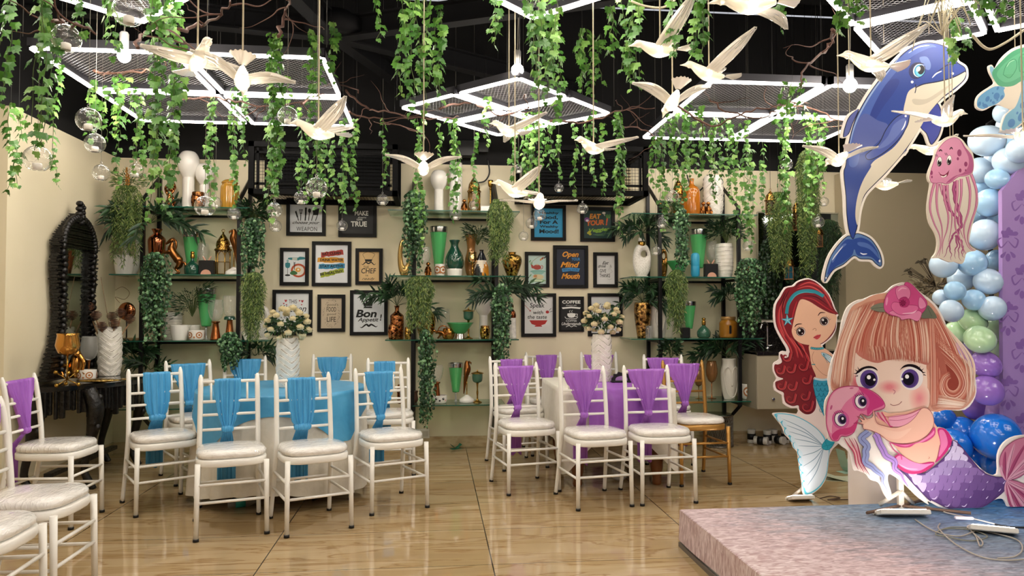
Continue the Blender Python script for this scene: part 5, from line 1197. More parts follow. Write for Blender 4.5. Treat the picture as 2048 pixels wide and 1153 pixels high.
bamboo(300, 447, 6.72, 95, 13, 'dark bamboo spray over the copper vase, left rack', 3, lo=-.5, hi=.5, leaf=.16)
bamboo(232, 437, 6.75, 45, 5, 'dark bamboo sprig at far left over the white pot', 31, lo=-.2, hi=.3, leaf=.13)
trail(312, 508, 692, 66, 6.60, 38, 'string-of-pearls plant hanging along the left rack post', 'pearl', 4)
bush(385, 603, 75, 60, 6.80, 'dark needle bush leaning right from the rippled vase', 5, 520, .05, wl=.14, tilt=.45)
bush(508, 425, 56, 54, 6.72, 'dark broadleaf bush atop the long trailing plant, left rack', 6, 330, .055, wl=.4)
trail(508, 440, 560, 52, 6.66, 26, 'round-leaved strings below the broadleaf bush, left rack', 'pearl', 7)
trail(508, 545, 690, 50, 6.62, 34, 'long dark fern hanging right of the left rack', 'fern', 8, mats=FERN)
trail(462, 668, 745, 48, 6.60, 20, 'round-leaved plant behind the blue-sash chairs, left rack', 'pearl', 9)
bamboo(262, 722, 6.75, 55, 8, 'dark bamboo clump low beside the console vase', 10, lo=0, hi=1.2, leaf=.15); bamboo(300, 740, 6.7, 50, 7, 'bamboo clump at foot of the left rack post', 11, lo=-.3, hi=.6, leaf=.12); bamboo(510, 712, 6.8, 60, 7, 'bamboo sprig right of left rack, behind blue chairs', 12, lo=-.2, hi=.6, leaf=.13)
trail(828, 385, 560, 58, 6.60, 30, 'variegated pearl strings along the middle rack left post', 'pearl', 13)
trail(840, 553, 668, 68, 6.60, 36, 'olive fern hanging over the gold scaled vase', 'fern', 14)
bamboo(794, 612, 6.86, 78, 12, 'bamboo spray in the embossed copper vase, middle rack', 15, lo=-.2, hi=1.1, leaf=.13)
trail(852, 662, 860, 42, 6.58, 26, 'long pearl strings hanging to the floor zone, middle rack', 'pearl', 16)
bush(955, 470, 56, 42, 6.86, 'dark needle bush above the amber waisted vase', 17, 380, .045, wl=.18, tilt=-.2)
trail(997, 400, 530, 58, 6.58, 40, 'bright fern bush hanging at the middle rack right post', 'fern', 18)
bamboo(1005, 598, 6.7, 78, 12, 'bamboo spray below the gold urn, middle rack right', 19, lo=-.4, hi=.7, leaf=.13)
trail(1003, 570, 730, 44, 6.6, 30, 'pearl strings over the white balloon vase side', 'pearl', 20)
bamboo(1285, 466, 6.86, 66, 12, 'bamboo spray in the jug-like vase, right rack', 21, lo=-.4, hi=1.1, leaf=.13)
trail(1362, 420, 552, 34, 6.6, 22, 'pearl strings before the green cone bowl, right rack', 'pearl', 22)
bush(1342, 414, 44, 34, 6.66, 'dark round-leaf tuft above the pearl strings, right rack', 23, 200, .035, PEARL, wl=.7)
trail(1350, 540, 668, 48, 6.62, 30, 'olive fern below the green cone bowl, right rack', 'fern', 24)
bush(1452, 462, 84, 52, 6.8, 'dark broad bush in the white rippled vase, right rack', 25, 520, .05, wl=.3)
bamboo(1285, 606, 6.86, 70, 12, 'bamboo spray in the gold woven vase, right rack', 26, lo=-.2, hi=1.1, leaf=.13); bamboo(1322, 602, 6.84, 45, 12, 'dark palm tuft behind the right rack front post', 27, lo=.2, hi=1.3, leaf=.12)
bush(1341, 698, 42, 48, 6.66, 'dark rose-leaf bush above the purple chairs', 28, 200, .045, wl=.6)
trail(1497, 520, 680, 72, 6.60, 44, 'variegated pearl strings at the right end of right rack', 'pearl', 29)
bamboo(1460, 602, 6.8, 52, 8, 'bamboo sprig in the middle bay of the right rack', 30, lo=-.3, hi=.8, leaf=.13); bamboo(1457, 716, 6.86, 80, 13, 'bamboo spray in the long-nosed face vase', 32, lo=-.2, hi=.8, leaf=.14)
trail(1556, 385, 560, 72, 6.60, 52, 'large dark fern hanging before the mirror, left one', 'fern', 33, name='hanging_fern')
trail(1612, 300, 560, 58, 6.50, 60, 'largest fern hanging from the ceiling beside the dolphin tail', 'fern', 34, name='hanging_fern', dens=1.3); trail(1652, 440, 610, 66, 6.75, 46, 'dark fern behind the dolphin tail fluke', 'fern', 35, name='hanging_fern', mats=DK)
trail(1538, 480, 640, 56, 6.84, 34, 'dark round-leaved curtain before the mirror at left', 'round', 36, name='hanging_fern')
trail(1590, 540, 650, 90, 6.86, 34, 'dark round-leaved curtain behind the red-haired figure', 'round', 37, name='hanging_fern')
for x, y, Y, lb in ((1556, 385, 6.6, 'left mirror fern'), (1612, 300, 6.5, 'largest fern')):
    p = aty(x, y, Y); tag(MB().tube([(0, 0, 0), (0, 0, HC-p.z)], .002, 5).build('hanging_wire', BLACKM, loc=p), 'thin dark wire holding the '+lb, 'wire')
# dried white flowers behind the girl cutout
p = aty(1872, 572, 5.9); t = thing('dried_flower_bunch', 'dried pale leaves and twigs in front of the taupe wall', 'dried flowers', p); mb = MB(p); st = MB(p); rnd = random.Random(5)
for k in range(240):
    d = rdir(rnd, .35); q = p+Vector((d.x*.2, d.y*.14, abs(d.z)*.2-.1)); blade(mb, q, d, rdir(rnd), rnd.uniform(.05, .09), .035, rnd.choice((0, 1)))
    if k % 10 == 0: st.tube([p+Vector((0, 0, -.3)), p, q+d*.12], .003, 4, cap=False)
for k in range(16): a = rnd.uniform(-1.3, -.3); q = p+Vector((sin(a)*.3, -.02, cos(a)*.22+.02)); blade(mb, q, rdir(rnd), rdir(rnd), .05, .025, 2); st.tube([p, q], .002, 4, cap=False)
st.build('stem', C('#3a3128', .7), t); mb.build('dry_leaves', [C('#b3a88c', .8), C('#978b70', .8), C('#4a4334', .8)], t)
MB(p).lathe([(.07, -p.z+.0), (.1, -p.z+.2), (.09, -.35), (.06, -.12)], tuple(p), 20).build('vase', C('#4b443a', .5), t)
# rose bouquets
def rose(mb, c, r, rnd):
    c = Vector(c)
    for ring, (n, rr, tl, hz) in enumerate(((5, 1.0, .95, -.25), (4, .72, .6, -.05), (3, .42, .28, .12))):
        for k in range(n):
            a = 2*pi*k/n+ring*.6; o = Vector((cos(a), sin(a), 0)); tg = Vector((-sin(a), cos(a), 0)); w_ = r*rr*1.05; vs = []
            for i in range(4):
                v = i/3
                for j_ in range(4):
                    u = j_/3*2-1; rad = r*rr*(.35+.62*sin(min(v, 1)*1.45*(tl+.3))); vs.append(c+o*rad*(1-.25*u*u)+tg*u*w_*.72*(.5+.5*sin(pi*(.25+v*.6)))+Vector((0, 0, r*(hz-.5+v*1.05))))
            mb.add(vs, [(i*4+j_, i*4+j_+1, i*4+j_+5, i*4+j_+4) for i in range(3) for j_ in range(3)], 0, True)
    mb.ball(c+Vector((0, 0, .05*r)), (r*.35, r*.35, r*.5), 8, 6, 1)
ROSEM = [C('#e9dcb0', .5), C('#d9c27c', .5)]
def bouquet(px, py, Y, wpx, label, seed, base):
    rnd = random.Random(seed); c = aty(px, py, Y); t = thing('rose_bouquet', label, 'flowers', c); R_ = wpx*Y/FPX/2; mb = MB(c); st = MB(c)
    for k in range(340):
        d = rdir(rnd, .1); q = rnd.random()**.4; p = c+Vector((d.x*R_*q, d.y*R_*.9*q, d.z*R_*.85*q)); blade(mb, p, d+rdir(rnd)*.6, rdir(rnd, .4), rnd.uniform(.028, .045), .02, rnd.choice((0, 1, 1, 2)))
    mb.build('leaves', [leafmat('rose_leaf_a%d' % seed, '#2a4a20', '#3a5c2a'), DK[0], DK[2]], t)
    for k in range(34):
        zz = 1-2*(k+.5)/34; a = k*2.4; rr = (1-zz*zz)**.5; p = c+Vector((cos(a)*rr*R_*1.04, sin(a)*rr*R_*1.0, zz*R_*.9+.01))
        if zz < -.75: continue
        m_ = MB(c); rose(m_, p, rnd.uniform(.022, .031), rnd); m_.build('rose', ROSEM, t)
    for k in range(7): a = k*.9; st.tube([(base[0], base[1], base[2]), c+Vector((cos(a)*R_*.4, sin(a)*R_*.4, 0))], .0025, 5)
    st.build('stem', STEMM, t)
bouquet(575, 653, TY, 78, 'bunch of cream roses in the braided vase on blue table', 1, (bl.x, TY, 1.0)); bouquet(1206, 643, 5.85, 74, 'bunch of cream roses in the braided vase on purple runner', 2, (pv.x, 5.85, 1.0))
# ================= HANGING GLASS BALL CANDLES =================
gball = glass('#ffffff', .03, 'ball_glass', 1.15, .03); wax = C('#f0ece2', .4); CORD = C('#c9bfa4', .7)
SG = 'hanging glass ball candle holders'
def gb(px, py, rpx, label, Y=None):
    Y = Y or min(6.35, .055*FPX/rpx); p = aty(px, py, Y); R_ = rpx*Y/FPX; t = thing('glass_ball_candle', label, 'candle holder', p, 0, SG)
    prof_ = [(R_*.42, -R_*.86)]+[(R_*cos(a), R_*sin(a)) for a in [-1.0+2.5*k/11 for k in range(12)]]+[(R_*.12, R_*1.02), (R_*.1, R_*1.1)]
    s_ = MB(); s_.lathe(prof_, seg=22, closed=False); s_.lathe([(.001, -R_*.86), (R_*.42, -R_*.86)], seg=22, closed=False)
    s_.tube([(R_*.5*cos(2*pi*k/16), -R_*.84, R_*.1+R_*.5*sin(2*pi*k/16)) for k in range(16)], R_*.03, 5, closed=True)
    s_.build('glass_ball', gball, t)
    MB().lathe([(R_*.33, -R_*.84), (R_*.34, -R_*.4), (R_*.3, -R_*.36), (.001, -R_*.37)], seg=16).build('tealight', wax, t)
    MB().tube([(R_*.12*cos(2*pi*k/12), 0, R_*1.2+R_*.12*sin(2*pi*k/12)) for k in range(12)], R_*.03, 4, closed=True).build('hook', SILVER, t)
    MB().tube([(0, 0, R_*1.25), (0, 0, HC-p.z)], .0011, 4).build('cord', C('#8d8a80', .5), t)
for g in [(258, 22, 30, 'largest glass ball candle, cut by the top left panel'), (132, 77, 27, 'glass ball candle at upper left among big ivy leaves'), (177, 240, 23, 'glass ball candle above another, left of the left panel corner'), (190, 287, 19, 'glass ball candle just under the upper one, over left wall'), (75, 318, 25, 'glass ball candle lowest over the left wall, beside wall end'), (202, 346, 16, 'small glass ball candle over the left wall near corner'), (272, 342, 14, 'small glass ball candle above the gold-spiked fern'), (575, 232, 19, 'glass ball candle below the left square panel'), (633, 377, 21, 'glass ball candle before the top left print, larger one'), (602, 396, 14, 'small glass ball candle over the corner of cutlery print'), (410, 413, 20, 'glass ball candle beside the round leafwork tealight'), (431, 406, 12, 'tiny glass ball behind a larger one, left rack'), (468, 428, 13, 'small glass ball candle above the left rack lantern'), (549, 420, 15, 'glass ball candle left of the cutlery print'), (551, 453, 12, 'lower small glass ball left of the cutlery print'), (684, 452, 11, 'small glass ball candle before the dreams print'), (765, 400, 12, 'small glass ball candle right of the dreams print'), (911, 430, 12, 'small glass ball candle above the dark bottle vase'), (948, 411, 10, 'tiny glass ball candle before the brass lantern'), (1037, 338, 10, 'tiny glass ball candle left of the dense middle ivy'), (1118, 376, 10, 'tiny glass ball candle below right cage'), (1047, 473, 10, 'lowest empty glass ball left of the blue print'), (1063, 447, 12, 'glass ball candle at left edge of the blue print'), (1079, 430, 13, 'glass ball candle over the blue print lettering'), (1165, 418, 12, 'glass ball candle at corner of the veggies print'), (1325, 446, 12, 'glass ball candle before the right rack front post'), (1345, 393, 13, 'glass ball candle over the top right shelf'), (1312, 502, 10, 'small glass ball candle beside the jug-like vase'), (1430, 382, 12, 'glass ball candle before the white braided vase'), (1498, 381, 9, 'faint glass ball right of the right rack top'), (1573, 329, 13, 'glass ball candle in ivy left of the dolphin'), (1636, 445, 13, 'glass ball candle by the dolphin tail'), (1648, 404, 10, 'half-hidden glass ball above the one by dolphin tail'), (1496, 492, 11, 'glass ball candle above the pearl strings at right')]: gb(*g)
# ================= ILLUMINATED BIRDS =================
acr = bpy.data.materials.new('clear_acrylic'); acr.use_nodes = True; b = acr.node_tree.nodes['Principled BSDF']
b.inputs['Base Color'].default_value = lin('#f1eadc'); b.inputs['Roughness'].default_value = .18; b.inputs['Transmission Weight'].default_value = .45; b.inputs['IOR'].default_value = 1.3; b.inputs['Coat Weight'].default_value = .6
b.inputs['Emission Color'].default_value = lin('#fff0d8'); b.inputs['Emission Strength'].default_value = .05
core = C('#fff6e0', .4, emit=14)
def wing(s_, L_, ch, dih, sweep):
    mb = MB(); nu, nv = 12, 15; vs = []
    for side in (0, 1):
        for i in range(nu+1):
            u = i/nu
            for j_ in range(nv+1):
                v = j_/nv; c = ch*(1-u**2.2)*(1+.25*sin(pi*u))
                x = .012-sweep*u*L_+.35*ch*(1-.5*u)-v*c-(.012*sin(v*nv*pi*.5)**2)*u; y = u*L_
                z = y*math.tan(dih)*(1-.25*u)+.006*sin(v*nv*pi/1.5+u*3)*(1-u*.4)-.012*(v-.3)**2*8*ch+(0 if side else .0035*(1-u))
                vs.append((x, s_*(y+.012), z))
    N_ = (nu+1)*(nv+1); f = []
    for i in range(nu):
        for j_ in range(nv):
            a = i*(nv+1)+j_; f.append((a, a+1, a+nv+2, a+nv+1)); f.append((N_+a, N_+a+nv+1, N_+a+nv+2, N_+a+1))
    for i in range(nu): a = i*(nv+1); f.append((a, a+nv+1, N_+a+nv+1, N_+a)); a += nv; f.append((a, N_+a, N_+a+nv+1, a+nv+1))
    return mb.add(vs, f, 0, True)
BG = 'lit acrylic birds hung from the ceiling'
def bird(px, py, Y, yaw, dihL, dihR, pitch, roll, label, sc=1.0, sweep=.25, fan=.6, tailup=.1, cordto=None):
    if abs(cos(radians(yaw))) > .75: sweep = .8
    p = aty(px, py, Y); t = thing('hanging_bird', label, 'bird ornament', p, 0, BG)
    M = Matrix.Rotation(radians(yaw), 4, 'Z') @ Matrix.Rotation(-radians(pitch), 4, 'Y') @ Matrix.Rotation(radians(roll), 4, 'X') @ Matrix.Scale(sc, 4)
    def put(mb, nm, m_=acr):
        mb.v = [M @ v for v in mb.v]; return mb.build(nm, m_, t)
    b2 = MB(); loft_path(b2, [(-.07, 0, .0), (-.035, 0, -.004), (.01, 0, -.004), (.05, 0, .012), (.078, 0, .026), (.098, 0, .028), (.112, 0, .024), (.136, 0, .018)], [.008, .021, .029, .023, .0155, .0165, .008, .001], 14)
    put(b2, 'body')
    put(wing(1, .172, .06, radians(dihL), sweep), 'wing'); put(wing(-1, .172, .06, radians(dihR), sweep), 'wing')
    tl = MB(); vs = []; nf = 13
    for side in (0, 1):
        for i in range(2):
            for j_ in range(nf):
                a = (j_/(nf-1)*2-1)*fan; r = .018 if i == 0 else .085-.006*abs(a)+.004*(j_ % 2)
                vs.append((-.06-r*cos(a), r*sin(a), r*tailup+.003*(j_ % 2)+(.002 if side else 0)))
    n2 = 2*nf; tl.add(vs, [q for j_ in range(nf-1) for q in ((j_, j_+1, nf+j_+1, nf+j_), (n2+j_, n2+nf+j_, n2+nf+j_+1, n2+j_+1))], 0, True); put(tl, 'tail')
    put(MB().ball((.0, 0, .004), .011, 10, 8), 'light_core', core)
    MB().tube([(0, 0, .02*sc), (0, 0, HC-p.z)], .0032, 6).build('cord', CORD, t)
    lamp('bird_light', 'POINT', (0, 0, -.05), .3, .02, (1, .93, .8), parent=t)
for b_ in [
 (395, 122, 2.75, -52, 12, 12, 12, 0, 'lit bird facing right, upper of the pair over the left panel'), (485, 158, 2.75, 104, 26, 4, -20, 6, 'lit bird with fanned tail, lower of the pair over left panel'), (637, 265, 3.3, 180, 45, 35, 8, 0, 'lit bird facing left below the left square panel'),
 (847, 336, 3.6, 92, 22, 22, -15, 0, 'lit bird seen from behind with V wings over the middle rack'), (1018, 262, 4.0, 215, 25, 10, 0, 10, 'lit bird half hidden by ivy under the middle panel'), (1030, 383, 3.9, 170, 45, 20, 12, 0, 'lit bird upper of the close pair before the blue print'), (1078, 405, 3.4, 265, 4, 4, -10, 0, 'lit bird with flat spread wings before the blue print'),
 (1187, 296, 3.6, 215, 18, 30, 0, 0, 'lit bird before the right cage'), (1320, 100, 3.1, 172, 55, 45, 0, 0, 'highest of the left-facing lit birds right of centre'), (1418, 148, 3.2, 178, 52, 42, 8, 0, 'lit left-facing bird above the right square panel'), (1345, 203, 3.2, 92, 30, 30, -25, 0, 'lit bird seen from behind between middle and right panels'),
 (1505, 8, 2.2, 160, 15, 20, 0, 20, 'largest lit bird, cut off by the top edge'), (1742, 128, 2.75, 172, 30, 20, 8, 12, 'lit bird overlapping the dolphin back at top'), (1678, 318, 3.3, 88, 22, 22, -12, 0, 'lit bird seen from behind at the left flank of the dolphin'), (1890, 240, 3.25, 8, 38, 30, 8, 0, 'lit bird facing right before the dolphin side fin'),
 (1772, 370, 4.3, 130, 10, 14, 0, 0, 'lit bird partly behind the dolphin tail stem'), (1862, 300, 4.3, 150, 20, 20, 0, 0, 'lit bird mostly hidden behind the pink jellyfish'), (2046, 274, 2.9, 30, 10, 8, 0, 0, 'lit bird cut off by the right edge near balloons')]: bird(*b_)
# ================= FRAMED PRINTS =================
frm = C('#0b0a0a', .5, 0, .3)
def frame(x0, y0, x1, y1, label, bg, art, fw=.028):
    cx, cz, w_, h_ = rectY(x0, y0, x1, y1, WY-.02); t = thing('picture_frame', label, 'framed print', (cx, WY-.012, cz))
    f = MB()
    for s_ in (-1, 1):
        f.box((s_*(w_/2-fw/2), 0, 0), (fw, .024, h_)); f.box((0, 0, s_*(h_/2-fw/2)), (w_-2*fw, .024, fw)); f.box((s_*(w_/2-fw-.002), -.008, 0), (.004, .012, h_-2*fw)); f.box((0, -.008, s_*(h_/2-fw-.002)), (w_-2*fw, .012, .004))
    f.build('frame', frm, t)
    iw, ih = w_-2*fw, h_-2*fw; mats = [bg]; pr = MB().box((0, .004, 0), (iw, .006, ih)); lt = MB(); lm = []
    def mi(lst, m):
        if m not in lst: lst.append(m)
        return lst.index(m)
    st = {'k': 0}
    def y_(): st['k'] += 1; return .001-.00004*st['k']
    def X(u): return (u-.5)*iw
    def Z(v): return (v-.5)*ih
    class A:
        @staticmethod
        def poly(pts, col, sm=0):
            if sm: pts = smoothpts(pts, sm)
            y = y_(); pr.fill([(X(u), y, Z(v)) for u, v in pts], mi(mats, C(col, .6)))
        @staticmethod
        def ell(u, v, ru, rv, col, rot=0): A.poly([(u+ru*cos(2*pi*k/20)*cos(rot)-rv*sin(2*pi*k/20)*sin(rot), v+ru*cos(2*pi*k/20)*sin(rot)+rv*sin(2*pi*k/20)*cos(rot)) for k in range(20)], col)
        @staticmethod
        def line(pts, wd, col, sm=4, taper=False):
            P = smoothpts(pts, sm, False) if sm else pts; L_, R_ = [], []; n = len(P)
            for i, (u, v) in enumerate(P):
                a, b2 = P[max(0, i-1)], P[min(n-1, i+1)]; dx, dz = (b2[0]-a[0])*iw, (b2[1]-a[1])*ih; l = math.hypot(dx, dz) or 1; w2 = wd/2*(sin(pi*min(1, max(.04, i/(n-1)))) if taper else 1)
                L_.append((X(u)-dz/l*w2, Z(v)+dx/l*w2)); R_.append((X(u)+dz/l*w2, Z(v)-dx/l*w2))
            y = y_(); m = mi(mats, C(col, .6)); b0 = len(pr.v)
            pr.add([(a, y, b2) for a, b2 in L_+R_], [(i, i+1, n+i+1, n+i) for i in range(n-1)], m)
        @staticmethod
        def text(s, u, v, wu, hv, col, shear=0, bold=.0, rot=0, sp=1, arc=0):
            vs, fs, (a, b2, c, d) = text2d(s, shear, bold, sp); y = y_(); m = mi(lm, C(col, .6)); sx = wu*iw/(c-a); sz = hv*ih/(d-b2) if hv else sx; P = []
            for px_, pz in vs:
                xx = (px_-(a+c)/2)*sx; zz = (pz-(b2+d)/2)*sz+arc*((px_-(a+c)/2)/((c-a)/2))**2*ih
                P.append((X(u)+xx*cos(rot)-zz*sin(rot), y, Z(v)+xx*sin(rot)+zz*cos(rot)))
            lt.add(P, fs, m)
    A.iw, A.ih = iw, ih
    art(A); pr.build('print', mats, t)
    if lt.v: lt.build('lettering', lm, t)
    return t
K = '#141414'
def a1(A):
    for i in range(22): A.line([(0, i/22+.02), (1, i/22+.02)], .0008, '#b9bdc2', 0)
    A.poly([(.16, .66), (.2, .70), (.26, .5), (.22, .48)], K); A.line([(.24, .5), (.27, .38)], .008, K, 0)
    A.poly([(.28, .74), (.4, .74), (.37, .6), (.31, .6)], K)
    for k in range(3): A.line([(.31+k*.03, .73), (.315+k*.025, .63)], .003, '#e8ebee', 0)
    A.line([(.34, .6), (.33, .38)], .007, K, 0); A.poly([(.46, .8), (.52, .8), (.51, .55), (.46, .55)], K); A.line([(.485, .56), (.47, .38)], .012, K, 0)
    A.ell(.6, .7, .045, .07, K); A.line([(.6, .65), (.57, .38)], .007, K, 0); A.line([(.72, .62), (.66, .38)], .007, K, 0); A.poly([(.68, .76), (.9, .78), (.86, .56), (.72, .56)], K); A.line([(.84, .56), (.78, .38)], .007, K, 0)
    A.text('choose your', .5, .31, .82, .13, K, .5, .01); A.text('WEAPON', .52, .12, .62, .13, K, 0, .0, 0, 1.1)
frame(573, 396, 651, 472, 'framed print with kitchen tools reading choose your WEAPON', C('#dfe2e4', .5), a1)
def a2(A): A.text('MAKE', .62, .68, .42, .15, '#f0efe8', 0, .025); A.text('dreams', .64, .545, .26, .05, '#f0efe8', .3); A.text('come', .56, .47, .18, .06, '#f0efe8'); A.text('TRUE', .54, .33, .5, .17, '#f0efe8', 0, .03)
frame(677, 400, 753, 475, 'black framed print reading MAKE dreams come TRUE', C('#1d1f22', .5), a2)
def a3(A):
    A.poly([(.2, .76), (.3, .79), (.66, .79), (.72, .82), (.95, .8), (.95, .74), (.72, .72), (.66, .7), (.3, .72)], '#2f7f86', 2); A.poly([(.4, .78), (.62, .78), (.62, .71), (.4, .71)], '#c9cfc0')
    A.ell(.68, .38, .34, .22, '#b5502e'); A.ell(.68, .38, .25, .16, '#e9dfd0'); A.ell(.66, .4, .12, .07, '#e0a040'); A.ell(.67, .41, .05, .03, '#f4e9d8'); A.poly([(.3, .3), (.45, .38), (.62, .32), (.6, .26), (.4, .24)], '#3a6b3a', 3)
    A.poly([(.1, .62), (.1, .5), (.16, .46), (.25, .46), (.3, .5), (.3, .62)], '#2f7f86', 2); A.line([(.2, .46), (.2, .24)], .004, K, 0); A.ell(.2, .23, .12, .03, K); A.ell(.2, .68, .05, .05, '#8fb8b8'); A.line([(.5, .64), (.5, .4)], .006, K, 0); A.line([(.47, .66), (.47, .56), (.53, .56), (.53, .66)], .003, K, 0)
frame(560, 496, 617, 571.5, 'narrow framed print of wine bottle, glass and fried egg plate', C('#e2e6e8', .5), a3)
def a4(A):
    for v, col, tx, r, x0, x1 in ((.77, '#a93a30', 'EAT CLEAN', .08, .18, .84), (.60, '#d99a2e', 'DRINK WATER', 0, .08, .86), (.44, '#3889b0', 'STAY ACTIVE', .02, .12, .9), (.27, '#9aa62c', 'BE HEALTHY', .14, .18, .86)):
        rn = random.Random(int(v*100)); P = []
        for k in range(13): u = k/12; P.append((x0+(x1-x0)*u, v+.06+rn.uniform(-.012, .016)+(u-.5)*r))
        for k in range(13): u = 1-k/12; P.append((x0+(x1-x0)*u+rn.uniform(-.02, .02), v-.06+rn.uniform(-.016, .01)+(u-.5)*r))
        A.poly(P, col); A.text(tx, .5, v, .7 if len(tx) > 9 else .56, .07, K, 0, .035, r*.9*A.ih/A.iw)
frame(624, 483, 702, 573, 'largest left print with four painted stripes starting EAT CLEAN', C('#e6e8ea', .5), a4)
def a5(A):
    A.line([(.26, .8), (.2, .9), (.32, .96), (.42, .99), (.56, .98), (.66, .95), (.76, .9), (.68, .8)], .003, K); A.line([(.28, .8), (.3, .72), (.64, .72), (.66, .8)], .003, K, 0); A.poly([(.3, .74), (.64, .74), (.62, .66), (.32, .66)], K)
    A.line([(.14, .6), (.2, .56), (.34, .64), (.47, .6), (.6, .64), (.74, .56), (.82, .62)], .012, K, 4, True)
    A.text('THE', .36, .48, .26, .08, K); A.text('CHEF', .48, .36, .7, .17, K, .1, .01); A.text('is', .4, .21, .12, .06, K); A.text('ready', .48, .09, .62, .11, K, .5)
frame(711, 497, 765, 570, 'cream framed print with chef hat and moustache, THE CHEF is ready', C('#dcb985', .6), a5)
HR = '#b23a3c'
def heart(A, u, v, s): A.poly([(u, v-s), (u-s*.9, v+.1*s), (u-s*.8, v+.6*s), (u-s*.35, v+.7*s), (u, v+.3*s), (u+s*.35, v+.7*s), (u+s*.8, v+.6*s), (u+s*.9, v+.1*s)], HR, 2)
def a6(A):
    A.text('THIS', .51, .78, .24, .1, K); 
    for u, v, s in ((.3, .8, .04), (.24, .73, .025), (.32, .7, .022), (.71, .8, .025), (.79, .79, .04), (.77, .7, .022)): heart(A, u, v, s)
    A.text('Kitchen', .5, .6, .82, .17, K, .35); A.text('is seasoned', .6, .4, .7, .11, K); A.text('with love', .58, .24, .64, .12, K, .4)
frame(545, 580, 624, 671, 'framed print with red hearts reading THIS Kitchen, behind the roses', C('#e0e2e2', .5), a6)
def a7(A):
    A.text('good', .5, .76, .42, .1, '#4a3f33', .1); A.text('FOOD', .5, .62, .44, .15, '#4a3f33', 0, .01); A.text('good', .5, .46, .42, .09, '#4a3f33', .1); A.text('LIFE', .5, .3, .42, .16, '#4a3f33', 0, .01)
    rn = random.Random(2)
    for k in range(120):
        a = rn.uniform(0, 6.28); q = rn.uniform(.82, 1.05); u, v = .5+.38*q*cos(a), .5+.44*q*sin(a)
        if abs(u-.5) < .24 and abs(v-.5) < .32: continue
        A.ell(u, v, rn.uniform(.006, .016), rn.uniform(.004, .01), '#4a3f33', rn.uniform(0, 3))
frame(635, 589.5, 690, 664, 'tan framed print with doodles reading good FOOD good LIFE', C('#c9b79c', .6), a7)
def a8(A):
    A.poly([(.34, .66), (.6, .66), (.6, .62), (.34, .62)], K); A.poly([(.34, .67), (.6, .67), (.66, .86), (.56, .74), (.55, .9), (.47, .74), (.42, .9), (.39, .74), (.27, .86)], K)
    for u, v in ((.25, .87), (.4, .91), (.55, .91), (.67, .87)): A.ell(u, v, .035, .045, K)
    A.text('Bon', .42, .48, .66, .2, K, .2, .035); A.text('Appetit', .48, .31, .66, .13, K, .3, .02); A.text('!', .88, .38, .06, .17, K, .15, .03)
    A.line([(.22, .14), (.28, .12), (.42, .2), (.5, .16), (.58, .2), (.72, .14), (.78, .17)], .018, K, 4, True)
frame(700, 581, 775, 671, 'framed print reading Bon Appetit with fork crown and moustache', C('#dfe3e6', .5), a8)
def a9(A):
    D = '#15242c'
    for s, v, w_, h_ in (('Healthy', .83, .68, .1), ('Food,', .68, .62, .14), ('For A', .53, .62, .13), ('Wealthy', .37, .64, .1), ('Mood!', .22, .66, .14)): A.text(s, .52, v, w_, h_, D, 0, .035)
frame(1062, 410, 1132, 482, 'sky blue framed print reading Healthy Food, For A Wealthy Mood!', C('#36a2d4', .5), a9)
def a10(A):
    A.text('EAT', .42, .78, .4, .18, '#e0953a', .15, .05); A.text('YOUR', .42, .56, .62, .19, '#cf6a2c', .15, .05, .08); A.text('!', .82, .6, .08, .26, '#cf5a2c', .2, .05); A.text('Veggies', .56, .3, .72, .17, '#7fa838', .25, .04, .1)
    A.ell(.13, .66, .09, .08, '#7d4a8a'); A.ell(.14, .63, .05, .04, '#e9dfe9'); A.ell(.72, .9, .06, .04, '#e8dfd0'); A.line([(.72, .88), (.75, .8)], .006, '#e8dfd0', 0)
    for k in range(6): A.line([(.78+k*.035, .86-.02*(k % 2)), (.82+k*.02, .72)], .005, '#5f9440', 0)
    for u, v in ((.18, .2), (.24, .16), (.22, .24)): A.ell(u, v, .05, .04, '#b9b43c')
    for k in range(4): A.line([(.34+.05*k, .14-.01*k), (.9-.06*k, .2-.03*k)], .002, '#6f9c6a', 0)
frame(1161, 414, 1230, 484, 'dark green framed print reading EAT YOUR Veggies!', C('#1f3f3c', .5), a10)
def a11(A):
    A.line([(.7, .95), (.5, .9), (.2, .75), (.1, .7)], .004, '#9a8a6a'); A.ell(.78, .88, .09, .035, '#8a4a2c', .4); A.ell(.7, .84, .06, .035, '#c98a4a', .4); A.poly([(.85, .9), (1.0, .98), (.98, .92), (.88, .87)], '#33302c')
    A.ell(.5, .58, .22, .085, '#a8453c'); A.poly([(.3, .62), (.18, .7), (.2, .56), (.32, .54)], '#a8453c', 2); A.line([(.7, .64), (.8, .62), (.78, .54), (.68, .52)], .006, '#a8453c'); A.ell(.5, .67, .09, .02, '#c9c0a0')
    A.ell(.55, .44, .42, .045, '#7fb0a4'); A.poly([(.25, .42), (.85, .42), (.75, .34), (.35, .34)], '#8bbcae', 2); A.ell(.55, .25, .3, .09, '#d7c9a0'); A.ell(.4, .28, .1, .05, '#c08a5a'); A.ell(.55, .13, .42, .05, '#9ab890'); A.ell(.55, .13, .3, .03, '#cfe0c0')
    for u, v in ((.12, .78), (.2, .7), (.14, .3), (.3, .1), (.8, .1)): A.ell(u, v, .07, .025, '#6fa070', .6)
frame(1050, 504, 1099, 575, 'pale teal framed picture of a bird above a red teapot and cups', C('#bcd4cc', .5), a11)
